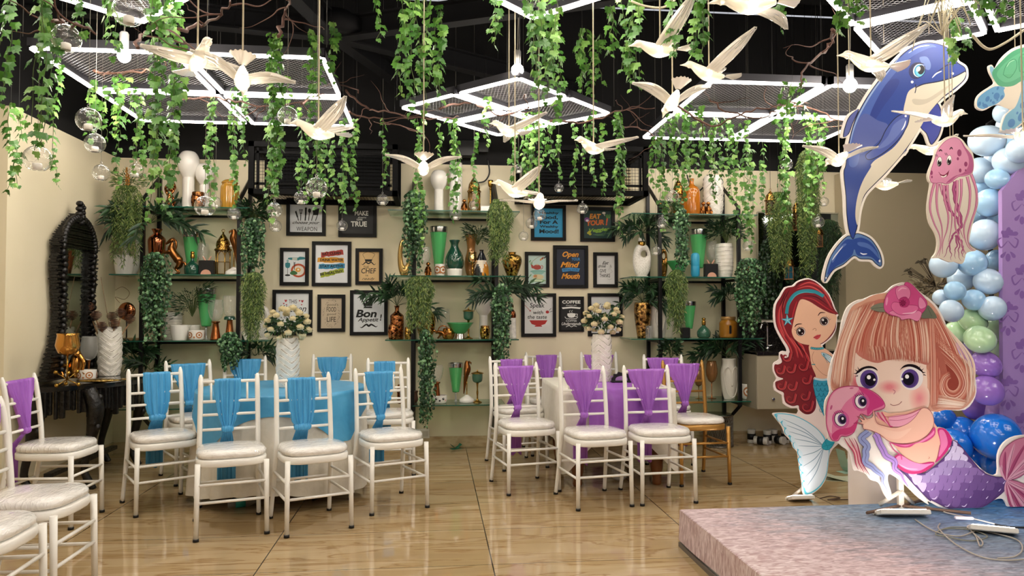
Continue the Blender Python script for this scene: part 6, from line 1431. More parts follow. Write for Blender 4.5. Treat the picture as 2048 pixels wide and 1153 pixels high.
def a12(A):
    O, B2 = '#e0962f', '#3a86c0'
    A.text('Open', .5, .82, .56, .19, O, .35, .03); A.text('YOUR', .68, .71, .3, .08, B2, 0, .03); A.text('Mind', .48, .56, .66, .15, O, .35, .035)
    A.poly([(.2, .45), (.5, .48), (.82, .46), (.78, .37), (.5, .39), (.22, .36)], B2); A.text('BEFORE YOUR', .5, .42, .5, .04, '#1d2233', 0, .01); A.text('Mouth', .5, .25, .64, .15, O, .35, .035)
frame(1106.5, 491, 1176.5, 577, 'largest right print, navy with orange lettering Open YOUR Mind', C('#1b2133', .5), a12)
def a13(A): A.text('Eat', .5, .74, .34, .11, K, .4, .015); A.text('drink', .32, .63, .44, .1, K, .4, .015); A.text('&', .78, .63, .12, .1, '#9a9a98'); A.text('GIVE', .36, .47, .34, .12, K, .05, .01); A.text('THANKS', .46, .31, .56, .13, K, .05, .01); A.line([(.66, .5), (.74, .56), (.8, .5), (.86, .44), (.74, .4)], .0025, '#a9a9a6'); A.line([(.6, .2), (.7, .17), (.85, .2)], .0025, '#a9a9a6')
frame(1187, 505, 1236, 575.5, 'narrow white framed print reading Eat drink & GIVE THANKS', C('#dcdcda', .5), a13)
def a14(A):
    for u in (.42, .5, .58): A.line([(u, .82), (u-.03, .87), (u+.02, .92), (u, .97)], .005, K, 3, True)
    A.text('Speak', .45, .74, .5, .17, K, .1, .01); A.text('with', .48, .57, .34, .1, K, .15, .01); A.text('the taste', .45, .45, .66, .1, K, .15, .01); A.poly([(.18, .36), (.8, .36), (.72, .26), (.56, .22), (.42, .22), (.26, .26)], '#b02c28'); A.poly([(.38, .22), (.6, .22), (.62, .19), (.36, .19)], '#b02c28'); A.ell(.8, .58, .06, .04, '#b02c28')
    A.line([(-.0, .78), (.2, .62)], .004, '#b02c28', 0); A.ell(.21, .61, .03, .015, '#b02c28'); A.line([(.86, .62), (.93, .68)], .004, K, 0); A.line([(.88, .58), (.97, .6)], .004, K, 0)
frame(1042.6, 587, 1112.5, 674, 'framed print with red bowl reading Speak with the taste', C('#dcdcda', .5), a14)
def a15(A):
    Wt = '#e9e9e4'; A.text('COFFEE', .5, .88, .84, .1, Wt, 0, .03); A.text('doesnt ask', .5, .78, .5, .04, Wt, .3); A.poly([(.06, .71), (.5, .735), (.94, .71), (.9, .66), (.5, .685), (.1, .66)], Wt)
    A.poly([(.32, .52), (.68, .52), (.62, .4), (.38, .4)], Wt, 2); A.line([(.68, .5), (.78, .5), (.74, .42), (.65, .43)], .005, Wt); A.line([(.2, .42), (.3, .36), (.7, .36), (.8, .42)], .005, Wt)
    for u in (.44, .54): A.line([(u, .55), (u-.03, .59), (u+.02, .62)], .004, Wt)
    A.text('COFFEE', .5, .29, .5, .06, Wt); A.text('Understands', .5, .2, .9, .09, Wt, .4, .01); A.line([(.25, .1), (.4, .14), (.5, .1), (.6, .13), (.75, .11)], .005, Wt)
frame(1118, 593.5, 1168, 664, 'black framed print with cup reading COFFEE Understands', C('#121212', .5), a15, .016)
def a16(A): A.text('THE', .12, .72, .12, .06, '#5a5a5a', 0, 0, pi/2); A.text('Kitchen', .56, .72, .74, .16, K, .35); A.ell(.3, .56, .07, .06, K); A.line([(.3, .5), (.3, .3)], .01, K, 0)
frame(1176, 587, 1245, 673, 'framed print reading THE Kitchen behind the right rose bouquet', C('#d6d8d8', .5), a16)
# ================= PRINTED BOARD CUTOUTS =================
class Art:
    """flat printed board: shapes traced as closed curves, laid on a thick foam board standing at room depth Y"""
    def __init__(s, Y): s.Y = Y; s.pr = MB(); s.mats = []; s.k = 0; s.T = .004
    def P(s, x, y, d=0):
        p = aty(x, y, s.Y)+Vector((0, -s.T-.0001-d, 0)); p.z = max(p.z, s.zmin); return p
    zmin = -1
    def mi(s, col, **kw):
        m = C(col, .28, **kw)
        if m not in s.mats: s.mats.append(m)
        return s.mats.index(m)
    def d(s): s.k += 1; return s.k*.000015
    def poly(s, pts, col, sm=4, closed=True):
        P = smoothpts(pts, sm) if sm else pts; q = s.d(); s.pr.fill([s.P(x, y, q) for x, y in P], s.mi(col)); return s
    def ell(s, x, y, rx, ry, col, rot=0, n=26):
        return s.poly([(x+rx*cos(2*pi*k/n)*cos(rot)-ry*sin(2*pi*k/n)*sin(rot), y+rx*cos(2*pi*k/n)*sin(rot)+ry*sin(2*pi*k/n)*cos(rot)) for k in range(n)], col, 0)
    def line(s, pts, wd, col, sm=5, taper=0, closed=False):
        P = smoothpts(pts, sm, closed) if sm else list(pts); n = len(P); q = s.d(); L_, R_ = [], []
        for i, (x, y) in enumerate(P):
            a, b_ = (P[i-1], P[(i+1) % n]) if closed else (P[max(0, i-1)], P[min(n-1, i+1)]); dx, dy = b_[0]-a[0], b_[1]-a[1]; l = math.hypot(dx, dy) or 1
            u = i/max(1, n-1); w2 = wd/2*((sin(pi*u)**.6+.03) if taper == 1 else (1-u*.9) if taper == 2 else (1-u**3*.9) if taper == 3 else 1)
            L_.append(s.P(x-dy/l*w2, y+dx/l*w2, q)); R_.append(s.P(x+dy/l*w2, y-dx/l*w2, q))
        m = n if closed else n-1
        s.pr.add(L_+R_, [(i, (i+1) % n, n+(i+1) % n, n+i) for i in range(m)], s.mi(col)); return s
    def finish(s, t, outl, boardm, T=None, name='board'):
        off = t.location; o = [aty(x, y, s.Y) for x, y in outl]
        for p in o: p.z = max(p.z, s.zmin)
        mb = MB(off); n = len(o)
        F_ = [p+Vector((0, -s.T, 0)) for p in o]; B_ = [p+Vector((0, s.T+.004, 0)) for p in o]
        mb.fill(F_); mb.fill(B_); mb.add(F_+B_, [(i, (i+1) % n, n+(i+1) % n, n+i) for i in range(n)])
        bo = mb.build(name, boardm, t); s.pr.off = off; s.pr.build('printed_face', s.mats, t); return bo
BOARD = C('#e9e2d8', .45)
def grow(pts, r):
    """offset a closed outline outwards (pixels)"""
    n = len(pts); A = sum(pts[i][0]*pts[(i+1) % n][1]-pts[(i+1) % n][0]*pts[i][1] for i in range(n)); sg = 1 if A > 0 else -1; out = []
    for i in range(n):
        a, b_ = pts[i-1], pts[(i+1) % n]; dx, dy = b_[0]-a[0], b_[1]-a[1]; l = math.hypot(dx, dy) or 1
        out.append((pts[i][0]+sg*dy/l*r, pts[i][1]-sg*dx/l*r))
    return out
def Z(ox, oy, k):
    """crop-to-photo mapper for traced outlines"""
    return lambda L: [(ox+x/k, oy+y/k) for x, y in L]
def cords(t, pts, Y, top=HC):
    for x, y in pts: p = aty(x, y, Y)-t.location; MB().tube([p, (p.x, p.y, top-t.location.z)], .0022, 5).build('cord', CORD, t)
# ---------- dolphin ----------
Y = 3.6; t = thing('dolphin_cutout', 'large blue leaping dolphin board hung at the right', 'cutout', aty(1790, 320, Y)); a = Art(Y); NB = '#1b1f3a'
z = Z(1680, 70, 4.435); z2 = Z(1640, 300, 4.27)
body = z([(300, 455), (205, 600), (125, 760), (70, 960), (45, 1153)])+z2([(196, 200), (215, 400), (222, 560), (243, 700), (278, 765), (305, 700), (318, 650), (335, 520), (380, 390), (470, 290), (560, 200), (735, 0)])+z([(560, 1060), (690, 850), (780, 700), (900, 570), (1020, 480), (1105, 395), (1115, 330), (1100, 285), (1040, 245), (1020, 200), (970, 130), (900, 90), (800, 68), (690, 85), (560, 160), (400, 330)])
fin = z([(165, 660), (90, 710), (50, 780), (22, 905), (75, 880), (110, 790)]); flip = z([(800, 650), (705, 800), (760, 880), (795, 970), (830, 960), (880, 880), (905, 760), (890, 660), (855, 605)])
fluke = z2([(278, 740), (230, 735), (160, 800), (90, 900), (50, 1010), (33, 1110), (45, 1125), (110, 1030), (200, 980), (285, 910), (340, 935), (430, 940), (470, 975), (510, 1000), (528, 970), (510, 880), (450, 780), (390, 735), (310, 712)])
outl = smoothpts(grow(body, 4.5), 4)
a.poly(fin, NB); a.poly(grow(fin, -1.6), '#5b64a0'); a.poly(flip, NB); a.poly(grow(flip, -1.8), '#3f4aa0')
a.poly(grow(fluke, 0), NB); a.poly(grow(fluke, -1.6), '#5f7fb0'); a.poly(z2([(275, 765), (215, 770), (150, 850), (90, 960), (60, 1070), (130, 1000), (200, 960), (270, 900), (290, 850), (320, 905), (430, 915), (500, 970), (490, 880), (430, 790), (350, 750)]), '#2f4c96')
a.poly(z2([(220, 810), (160, 870), (110, 960), (100, 940), (150, 850), (200, 805)]), '#5a74b4'); a.line(z2([(195, 820), (130, 900), (100, 945)]), 2, '#eef2fa', 4, 1); a.poly(z2([(320, 790), (400, 800), (470, 860), (500, 930), (420, 850), (330, 820)]), '#4f6cae'); a.line(z2([(338, 880), (365, 892), (400, 888)]), 2.4, '#eef2fa', 4, 1); a.ell(*z2([(505, 950)])[0], 2, 2.6, '#eef2fa'); a.ell(*z2([(48, 1095)])[0], 1.6, 2, '#eef2fa')
a.poly(body, NB); bi = grow(body, -1.7); a.poly(bi, '#2f4690')
a.poly(z([(290, 480), (205, 620), (140, 760), (95, 960), (75, 1153), (150, 1153), (190, 950), (260, 740), (330, 560), (420, 420), (600, 220), (780, 120), (850, 110), (800, 85), (700, 95), (570, 170), (410, 335)]), '#4760a8')
a.poly(z([(420, 420), (330, 560), (260, 720), (300, 760), (380, 640), (470, 520), (520, 430), (500, 390)]), '#2b3c84')
a.poly(z([(112, 1000), (130, 830), (210, 700), (330, 760), (420, 800), (380, 900), (260, 1010), (170, 1060)]), '#54609c')
a.line(z([(530, 190), (420, 330), (310, 470), (215, 620), (145, 760), (100, 900), (65, 1100)]), 3.2, '#8fa6cf', 5, 1); a.line(z([(790, 95), (690, 110), (600, 165)]), 2.2, '#c9d6ea', 5, 1)
belly = z([(1105, 330), (1000, 375), (870, 410), (740, 435), (650, 470), (600, 510), (575, 590), (560, 680), (600, 700), (600, 760), (560, 880), (480, 990), (390, 1060), (310, 1110), (270, 1153)])+z2([(430, 150), (370, 250), (330, 350), (305, 460), (298, 570), (312, 640), (322, 620), (340, 500), (375, 385), (460, 290), (560, 190), (700, 30)])+z([(690, 850), (780, 700), (900, 560), (1000, 480), (1090, 400)])
a.poly(belly, '#d3cbb8'); a.poly(z([(640, 570), (760, 570), (880, 500), (1000, 420), (900, 520), (760, 610), (660, 620)]), '#beb6a4')
a.line(z([(1112, 320), (1000, 378), (870, 415), (740, 438), (665, 470)]), 2.2, NB, 5); a.line(z([(665, 440), (668, 480), (660, 518)]), 1.8, NB)
ff = z([(610, 695), (560, 695), (480, 740), (400, 840), (340, 960), (260, 1030), (220, 1070), (240, 1110), (300, 1100), (400, 1040), (510, 940), (590, 820), (612, 740)])
a.poly(ff, NB); a.poly(grow(ff, -1.7), '#4a5aa0'); a.poly(z([(560, 740), (470, 800), (420, 900), (330, 1010), (420, 980), (520, 880), (580, 780)]), '#6474b2'); a.line(z([(580, 760), (565, 810), (540, 850)]), 2.6, '#e8ecf6', 4, 1); a.ell(*z([(578, 722)])[0], 2.2, 2.2, '#e8ecf6')
a.poly(z([(770, 200), (800, 260), (790, 310), (750, 300), (700, 215), (720, 195)]), '#6279b4')
a.ell(*z([(670, 320)])[0], 14.5, 17, '#232a5c', .3); a.ell(*z([(695, 318)])[0], 11.5, 13.5, '#dfe3dc', .35); a.ell(*z([(700, 320)])[0], 10.5, 12.5, '#3d93bd', .2); a.ell(*z([(705, 330)])[0], 8.5, 9, '#69bfe0', .2); a.ell(*z([(714, 312)])[0], 6.8, 9.5, '#14141c', .2); a.ell(*z([(690, 305)])[0], 4, 5.5, '#f3efcf', .5)
a.line(z([(625, 340), (640, 280), (690, 252), (745, 262)]), 2.6, NB, 5, 1); a.line(z([(745, 275), (748, 330), (715, 372), (670, 382)]), 1.4, NB); a.line(z([(845, 340), (900, 300), (960, 265), (1060, 255)]), 2, NB, 5, 1); a.line(z([(810, 385), (850, 345), (900, 322)]), 2.6, '#d9dfee', 5, 1); a.ell(*z([(993, 345)])[0], 2.8, 2.4, '#e8ecf6'); a.ell(*z([(990, 235)])[0], 2.6, 1.8, '#e8ecf6'); a.ell(*z([(635, 420)])[0], 2.8, 2.8, '#dfe6f2')
bo = a.finish(t, outl, BOARD)
for nm, sh in (('back_fin', fin), ('side_fin', flip), ('tail_fluke', fluke)):
    o = [aty(x, y, Y) for x, y in smoothpts(grow(sh, 4.2), 3)]; n = len(o); mb = MB(t.location); F_ = [p+Vector((0, -.0038, 0)) for p in o]; B_ = [p+Vector((0, .0075, 0)) for p in o]; mb.fill(F_); mb.fill(B_); mb.add(F_+B_, [(i, (i+1) % n, n+(i+1) % n, n+i) for i in range(n)]); mb.build(nm, BOARD, t)
cords(t, [(1890, 100), (1700, 300)], Y+.006)
# ---------- jellyfish ----------
Y = 3.45; t = thing('jellyfish_cutout', 'pink smiling jellyfish board hung beside the blue balloons', 'cutout', aty(1905, 400, Y)); a = Art(Y); z = Z(1845, 260, 4.267)
outl = smoothpts(z([(40, 400), (50, 440), (65, 460), (50, 560), (38, 680), (55, 790), (105, 880), (125, 960), (110, 1050), (80, 1095), (140, 1095), (165, 1105), (230, 1130), (270, 1125), (330, 1145), (355, 1110), (375, 1050), (455, 1030), (405, 990), (395, 940), (425, 800), (468, 650), (470, 580), (445, 450), (425, 380), (437, 310), (425, 200), (370, 130), (330, 80), (270, 52), (190, 70), (120, 150), (85, 260), (50, 350)]), 3)
R1, R2, R3 = '#c8799a', '#9c3f72', '#8a2f62'
tent = [[(95, 460), (70, 560), (60, 680), (95, 800), (140, 900), (145, 1000), (110, 1085)], [(125, 460), (115, 580), (125, 700), (160, 830), (160, 960), (135, 1080)], [(175, 470), (185, 600), (215, 730), (205, 850), (170, 960), (165, 1060)], [(205, 470), (215, 600), (245, 720), (240, 840), (215, 960)], [(290, 430), (290, 560), (275, 700), (275, 830), (310, 920), (345, 1020), (365, 1060)], [(325, 420), (325, 560), (305, 700), (310, 830), (345, 930)], [(375, 400), (400, 520), (390, 680), (350, 820), (355, 920), (385, 1000), (425, 1035)], [(410, 380), (455, 520), (450, 660), (405, 800), (380, 920), (400, 1000), (440, 1030)], [(145, 460), (160, 560)]]
frill = [[(185, 480), (180, 560), (205, 640), (240, 700), (290, 760), (310, 840), (300, 900), (330, 980), (345, 1060)], [(270, 440), (265, 540), (285, 640), (320, 740), (325, 830), (270, 880), (240, 940), (215, 1000), (180, 1090)], [(250, 900), (225, 1000), (240, 1060), (235, 1115)], [(275, 900), (290, 980), (270, 1040), (275, 1100)], [(290, 900), (310, 980), (300, 1050), (320, 1120)], [(320, 940), (340, 1000), (330, 1060), (350, 1090)]]
for f_ in frill:
    n = len(f_); P = smoothpts(z(f_), 4, False); P = [(x+1.1*sin(i*1.7), y) for i, (x, y) in enumerate(P)]; wd = 8 if n > 6 else 4; a.line(P, wd, R3, 0, 2); a.line(P, wd*.55, '#b25a88', 0, 2)
for f_ in tent: a.line(z(f_), 6, R3, 5, 2); a.line(z(f_), 4.6, R1, 5, 2); a.line([(x+.8, y) for x, y in z(f_)], 1.4, '#dca0b8', 5, 2)
bell = z([(62, 440), (55, 400), (70, 330), (95, 260), (125, 170), (190, 95), (265, 65), (320, 90), (360, 150), (415, 220), (430, 300), (415, 370), (360, 395), (300, 405), (240, 450), (200, 465), (150, 455), (110, 460), (75, 455)])
a.poly(bell, R2); a.poly(grow(bell, -1), '#d08aa8'); a.poly(z([(320, 95), (360, 155), (410, 225), (425, 300), (410, 365), (350, 385), (290, 395), (240, 440), (195, 455), (260, 400), (340, 370), (385, 310), (385, 230), (345, 150)]), '#b05a84')
for x, y, rx, ry in ((309, 198, 4.4, 7), (296, 248, 2.2, 3.2), (364, 294, 3.4, 5), (316, 348, 2.6, 4), (362, 346, 1.5, 2), (72, 368, 2.4, 4.6), (75, 404, 1.6, 2.6)): a.ell(*z([(x, y)])[0], rx, ry, '#8f3a66')
for ex, ey in ((139, 272), (221, 260)):
    a.ell(*z([(ex, ey)])[0], 5.2, 10, '#2a1a20', .1); a.ell(*z([(ex, ey)])[0], 4.6, 9.3, '#ece6e0', .1); a.ell(*z([(ex, ey+12)])[0], 3.8, 6.6, '#1c1418', .05); a.ell(*z([(ex+4, ey-8)])[0], 1.4, 2.2, '#f4f0ea'); a.ell(*z([(ex-5, ey+28)])[0], .9, 1.2, '#b9a9a0')
    for k in (-1, 0, 1): a.line(z([(ex-20+k*8, ey-42+abs(k)*2), (ex-30+k*8, ey-62)]), .7, '#2a1a20', 0)
a.line(z([(133, 188), (148, 172), (163, 186)]), 2.6, '#3a1a28', 4, 1); a.line(z([(225, 172), (240, 152), (252, 170)]), 2.6, '#3a1a28', 4, 1)
a.poly(z([(138, 372), (160, 385), (190, 380), (218, 352), (212, 385), (190, 405), (160, 405)]), '#7a2440', 3); a.poly(z([(150, 392), (175, 398), (200, 382), (195, 400), (165, 408)]), '#e0dcd4', 2); a.line(z([(132, 362), (142, 375)]), .8, '#6a2440', 0); a.line(z([(222, 345), (215, 360)]), .8, '#6a2440', 0)
a.finish(t, outl, C('#ded4c4', .4)); cords(t, [(1900, 274), (1906, 274)], Y)
# ---------- turtle ----------
Y = 3.4; t = thing('turtle_cutout', 'green-shelled blue sea turtle board cut off at the right edge', 'cutout', aty(2030, 150, Y)); a = Art(Y); z = Z(1940, 60, 3.84)
outl = smoothpts(z([(45, 595), (48, 525), (90, 475), (160, 430), (185, 400), (150, 330), (140, 280), (165, 270), (190, 300), (230, 230), (300, 160), (380, 120), (520, 100), (660, 140), (760, 260), (780, 400), (700, 520), (600, 600), (480, 640), (380, 740), (300, 790), (250, 790), (235, 750), (260, 660), (310, 610), (215, 575), (160, 590), (100, 620)]), 3)
a.poly(z([(52, 590), (55, 532), (100, 485), (190, 435), (270, 450), (265, 510), (200, 570), (130, 595), (95, 610)]), '#5f9ac0'); a.poly(z([(250, 780), (240, 745), (270, 660), (340, 590), (380, 490), (400, 370), (560, 350), (560, 520), (460, 650), (380, 725), (300, 780)]), '#6fa8c0')
a.poly(z([(152, 325), (148, 285), (168, 285), (190, 320), (180, 380)]), '#7fb0c4')
for x, y, r1, r2 in ((67, 570, 3, 5), (112, 585, 6, 4), (130, 532, 4, 6), (200, 510, 6, 7), (155, 545, 2, 3), (175, 560, 3, 3), (205, 540, 2, 2.4), (240, 520, 3, 5), (95, 565, 1.5, 2), (170, 488, 1.6, 2), (313, 718, 7, 9), (388, 668, 6, 10), (398, 580, 5, 7), (358, 640, 2, 3), (208, 450, 2, 4)): a.ell(*z([(x, y)])[0], r1, r2, '#3d77ab', .4)
a.poly(z([(262, 450), (390, 400), (385, 480), (350, 580), (310, 612), (220, 575), (262, 510)]), '#d8cdb8')
sh = z([(165, 330), (230, 250), (310, 175), (400, 138), (540, 130), (680, 200), (720, 330), (600, 390), (420, 385), (330, 430), (250, 438), (200, 415)]); a.poly(sh, '#4d9c74'); a.poly(z([(200, 340), (260, 260), (340, 200), (430, 165), (560, 165), (650, 230), (640, 320), (520, 350), (400, 355), (320, 395), (250, 400)]), '#5fac82')
for L_ in ([(250, 345), (270, 280), (320, 230), (350, 240), (350, 300), (300, 370), (250, 345)], [(375, 320), (370, 230), (400, 190), (470, 190), (500, 260), (470, 330), (375, 320)]): a.poly(z(L_), '#57a67a'); a.line(z(L_), 1, '#2f7a58', 4)
a.line(z([(275, 290), (300, 250), (340, 232)]), 1.6, '#a5d8b8', 4, 1); a.finish(t, outl, C('#e6ddcf', .4)); cords(t, [(2030, 95)], Y)
# ---------- support stand + LED floodlight helpers ----------
metal = C('#c9bfb2', .35, .3); rust = C('#6b5446', .6, .3)
def stand(t, top, foot, sp, base=None):
    T0 = top-t.location; F0 = foot-t.location; s_ = MB(); s_.box((F0.x, F0.y+.02, (T0.z+F0.z)/2+.05), (.03, .02, T0.z-F0.z+.1)); s_.build('post', metal, t)
    for q in (-1, 1):
        s_ = MB(); s_.tube([(T0.x, T0.y+.02, T0.z), (F0.x+q*sp, F0.y+.06, F0.z+.01)], .012, 6); s_.build('brace', metal, t)
    for d in ((-.27, -.10), (.28, -.16), (.24, .14)):
        MB().tube([(F0.x, F0.y+.02, F0.z+.012), (F0.x+d[0], F0.y+d[1], F0.z+.012)], .009, 5).build('foot_bar', rust, t)
def flood(px, py, zf, label, w_=.18, rz=0, tilt=-.5, e=9, aim=(0, 0, 0)):
    p = atz(px, py, zf)+Vector((0, 0, .02)); t = thing('led_floodlight', label, 'floodlight', p, rz, 'LED floodlights on the floor'); M = Matrix.Rotation(tilt, 4, 'X')
    MB().box((0, 0, .0), (w_, .11, .025), M=M, bev=.004).build('housing', C('#e8e4dc', .4), t); MB().box((0, 0, .014), (w_*.86, .09, .004), M=M).build('led_lens', C('#fff6ee', .4, emit=8), t)
    MB().tube([(-w_/2-.006, 0, 0), (-w_/2-.006, .02, -.012), (w_/2+.006, .02, -.012), (w_/2+.006, 0, 0)], .004, 5).build('bracket', metal, t)
    l = lamp('floodlight_beam', 'SPOT', (0, 0, .03), e, .06, (1, .93, .95), parent=t); l.data.spot_size = 2.4; l.data.spot_blend = .6
    d = Vector(aim)-p; d.rotate(Matrix.Rotation(-rz, 4, 'Z')); l.rotation_euler = d.to_track_quat('-Z', 'Y').to_euler(); return t
# ---------- red-haired mermaid ----------
Y = 4.95; t = thing('mermaid_cutout', 'red-haired mermaid board with teal headband standing behind the stage', 'cutout', aty(1620, 1003, Y)); a = Art(Y)
z = Z(1540, 550, 3.844); z4 = Z(1540, 810, 5.489); HA, HB_, HC_, SK = '#7e1f28', '#5c1620', '#b5323a', '#e8b99c'
hair = z([(270, 38), (210, 60), (180, 90), (120, 105), (80, 170), (45, 230), (38, 320), (50, 400), (90, 480), (140, 560), (148, 620), (110, 640), (90, 610), (75, 620), (90, 670), (60, 690), (35, 690), (30, 730), (55, 780), (100, 800), (60, 815), (38, 830), (50, 880), (100, 905), (105, 940), (120, 985), (170, 1010), (215, 1005), (225, 1040), (270, 1072), (320, 1065), (350, 1020), (350, 940), (330, 860), (335, 790), (350, 780), (320, 680), (310, 560), (400, 530), (470, 470), (505, 400), (505, 310), (522, 300), (490, 260), (450, 160), (380, 80), (320, 42)])
outl = z([(270, 27), (205, 52), (172, 82), (112, 96), (70, 165), (32, 228), (25, 322), (38, 405), (80, 490), (122, 560), (128, 590), (100, 585), (72, 600), (70, 650), (35, 672), (22, 700), (24, 745), (50, 800), (30, 830), (34, 890), (92, 925), (100, 990), (160, 1025), (210, 1025)])+z4([(300, 100), (180, 88), (35, 92), (45, 130), (130, 240), (165, 330), (230, 400), (255, 470), (300, 520), (310, 600), (322, 680), (335, 770), (350, 860), (352, 930), (365, 985), (400, 1000), (470, 975), (560, 900), (620, 790), (638, 650), (650, 560), (690, 480), (770, 400), (720, 330), (640, 150), (610, 30)])+z([(440, 1060), (470, 900), (500, 640), (490, 620), (440, 580), (400, 545), (470, 490), (510, 405), (514, 325), (525, 310), (500, 260), (455, 150), (385, 70), (320, 33)])
outl = smoothpts(outl, 2)
a.poly(z([(215, 1040), (330, 1060), (350, 960), (430, 1080), (480, 1153), (560, 1250), (450, 1290), (300, 1153)]), '#f0dfda')
a.poly(hair, HB_); a.poly(grow(hair, -1), HA)
for L_ in ([(90, 200), (60, 320), (80, 440), (150, 560), (170, 650)], [(120, 160), (85, 300), (110, 430), (190, 560), (210, 640)], [(215, 90), (300, 60), (400, 110), (470, 220)], [(200, 110), (300, 90), (400, 150), (485, 290)], [(150, 480), (210, 560), (250, 640)], [(70, 260), (65, 360), (110, 480)], [(210, 520), (250, 560), (280, 680)], [(240, 560), (290, 640), (300, 720)]): a.line(z(L_), 3.4, HC_, 5, 1); a.line([(x+1.6, y) for x, y in z(L_)], 1, '#d8706a', 5, 1)
for L_ in ([(150, 110), (100, 220), (95, 330)], [(190, 100), (230, 60), (300, 50)], [(180, 400), (200, 520), (260, 600), (300, 740)], [(120, 130), (70, 250)]): a.line(z(L_), 2, '#3c0d16', 5, 1)
# body, face
a.poly(z([(300, 540), (380, 530), (400, 560), (440, 580), (490, 640), (470, 700), (450, 820), (330, 800), (350, 780), (318, 700), (305, 620)]), SK); a.line(z([(335, 590), (320, 640), (345, 700), (400, 760), (445, 780)]), .8, '#b07a64'); a.line(z([(318, 690), (345, 690)]), 2, '#2f8c9a', 0)
face = z([(235, 190), (205, 250), (185, 330), (170, 400), (165, 440), (185, 490), (230, 525), (300, 540), (380, 532), (440, 490), (490, 420), (505, 360), (505, 310), (450, 290), (380, 250), (300, 205)]); a.poly(face, SK)
a.poly(z([(235, 185), (200, 260), (175, 350), (160, 420), (140, 350), (150, 250), (190, 190), (260, 160), (350, 180), (440, 240), (522, 300), (460, 295), (380, 255), (300, 205)]), HA); a.line(z([(240, 175), (330, 190), (430, 255), (505, 300)]), 2, HC_, 5, 1); a.line(z([(205, 200), (175, 300), (160, 400)]), 2.6, HC_, 5, 1); a.line(z([(250, 165), (350, 170), (450, 240)]), 1.4, '#3c0d16', 5, 1)
a.line(z([(125, 300), (140, 220), (190, 150), (260, 125), (340, 130), (410, 165)]), 6.6, '#2f8a98', 6, 0); a.line(z([(140, 240), (190, 165), (260, 135), (340, 142)]), 1.6, '#4fb0bc', 5, 1)
sx, sy = z([(132, 350)])[0]; star = [(sx+(14 if k % 2 == 0 else 5)*cos(-pi/2+pi*k/5-.1), sy+(14 if k % 2 == 0 else 5)*sin(-pi/2+pi*k/5-.1)) for k in range(10)]
a.poly(star, '#245f78', 0); a.poly([(sx+(x-sx)*.86, sy+(y-sy)*.86) for x, y in star], '#4ba3b8', 0)
for k in range(5): a.line([(sx, sy), (sx+11*cos(-pi/2+2*pi*k/5-.1), sy+11*sin(-pi/2+2*pi*k/5-.1))], 1, '#9fdbe2', 0)
for ex, ey, q in ((235, 438, -1), (415, 358, 1)):
    cx, cy_ = z([(ex, ey)])[0]; a.ell(cx, cy_, 9.2, 9, '#1c1012'); a.ell(cx+.6, cy_+.4, 8, 8, '#f0e8e4'); a.ell(cx+.2, cy_+.3, 7, 7.4, '#3f1c20'); a.ell(cx, cy_, 4.8, 5.2, '#120a0c'); a.ell(cx-2.6, cy_-2.6, 2, 2.2, '#f6f2ee'); a.ell(cx+2.6, cy_+3, 1.1, 1.2, '#e8dada')
    for k in range(4): a.line([(cx+q*(3+k*2.2), cy_-7.2+k*1.6), (cx+q*(5+k*3), cy_-12+k*2.2)], 1, '#1c1012', 0, 2)
a.line(z([(185, 405), (205, 382), (245, 378)]), 2, '#3a1518', 4, 1); a.line(z([(365, 318), (385, 292), (425, 292)]), 2, '#3a1518', 4, 1)
a.line(z([(325, 425), (340, 412), (352, 420), (348, 432)]), .9, '#a87462'); a.poly(z([(330, 482), (350, 468), (362, 462), (372, 462), (388, 460), (380, 482), (358, 498), (342, 490)]), '#c94a52', 3); a.line(z([(332, 482), (355, 478), (384, 464)]), .8, '#7a2430')
for k in range(7): cx, cy_ = z([(318+k*14, 564+5*sin(k*.5))])[0]; a.ell(cx, cy_, 2.6, 2.6, '#1f6f80'); a.ell(cx, cy_, 1.7, 1.7, '#5cb4c0')
shell = z([(392, 598), (430, 605), (480, 640), (490, 680), (460, 680), (420, 640), (398, 620)]); a.poly(shell, '#2f7f96'); a.poly(grow(shell, -.9), '#cfe4ec')
for k in range(5): a.line(z([(402, 606), (440+k*6, 680-k*14)]), .7, '#2f7f96', 0)
# curls
for x, y, r, fl in ((120, 632, 34, 1), (70, 730, 34, 1), (150, 720, 36, 1), (245, 700, 38, 1), (80, 850, 34, 1), (160, 855, 36, 1), (270, 805, 36, 1), (150, 950, 38, 1), (260, 930, 36, 1), (275, 1010, 44, 1)):
    P = [(x+r*1.25+fl*0, y-r*.9)]+[(x+r*(1.02-.085*k)*cos(2.3*0+pi*.1+k*.52+.2), y+r*(1.02-.085*k)*sin(pi*.1+k*.52+.2)) for k in range(11)]
    a.line(z(P), 9.4, HB_, 4, 2); a.line(z(P), 7.4, HA, 4, 2); a.line([(px_-.8, py_-.6) for px_, py_ in z(P)], 2.6, HC_, 4, 2); a.line([(px_+1, py_+1) for px_, py_ in z(P)], .8, '#d8706a', 4, 2)
# tail
tl_ = z([(338, 800), (400, 810), (470, 800), (480, 900), (440, 990), (420, 1090), (380, 1020), (345, 930), (330, 850)]); a.poly(tl_, '#1c6c86'); a.poly(grow(tl_, -1), '#3a9dbc')
for r_ in range(6):
    for c in range(5):
        x, y = 345+c*34-(17 if r_ % 2 else 0)+r_*6, 830+r_*40
        if 338+r_*9 < x < 478-r_*6: a.line(z([(x-17, y), (x-11, y+20), (x, y+26), (x+11, y+20), (x+17, y)]), 1, '#1c6c86', 3)
a.line(z([(340, 798), (400, 808), (465, 798)]), 4, '#c6e0ea', 4)
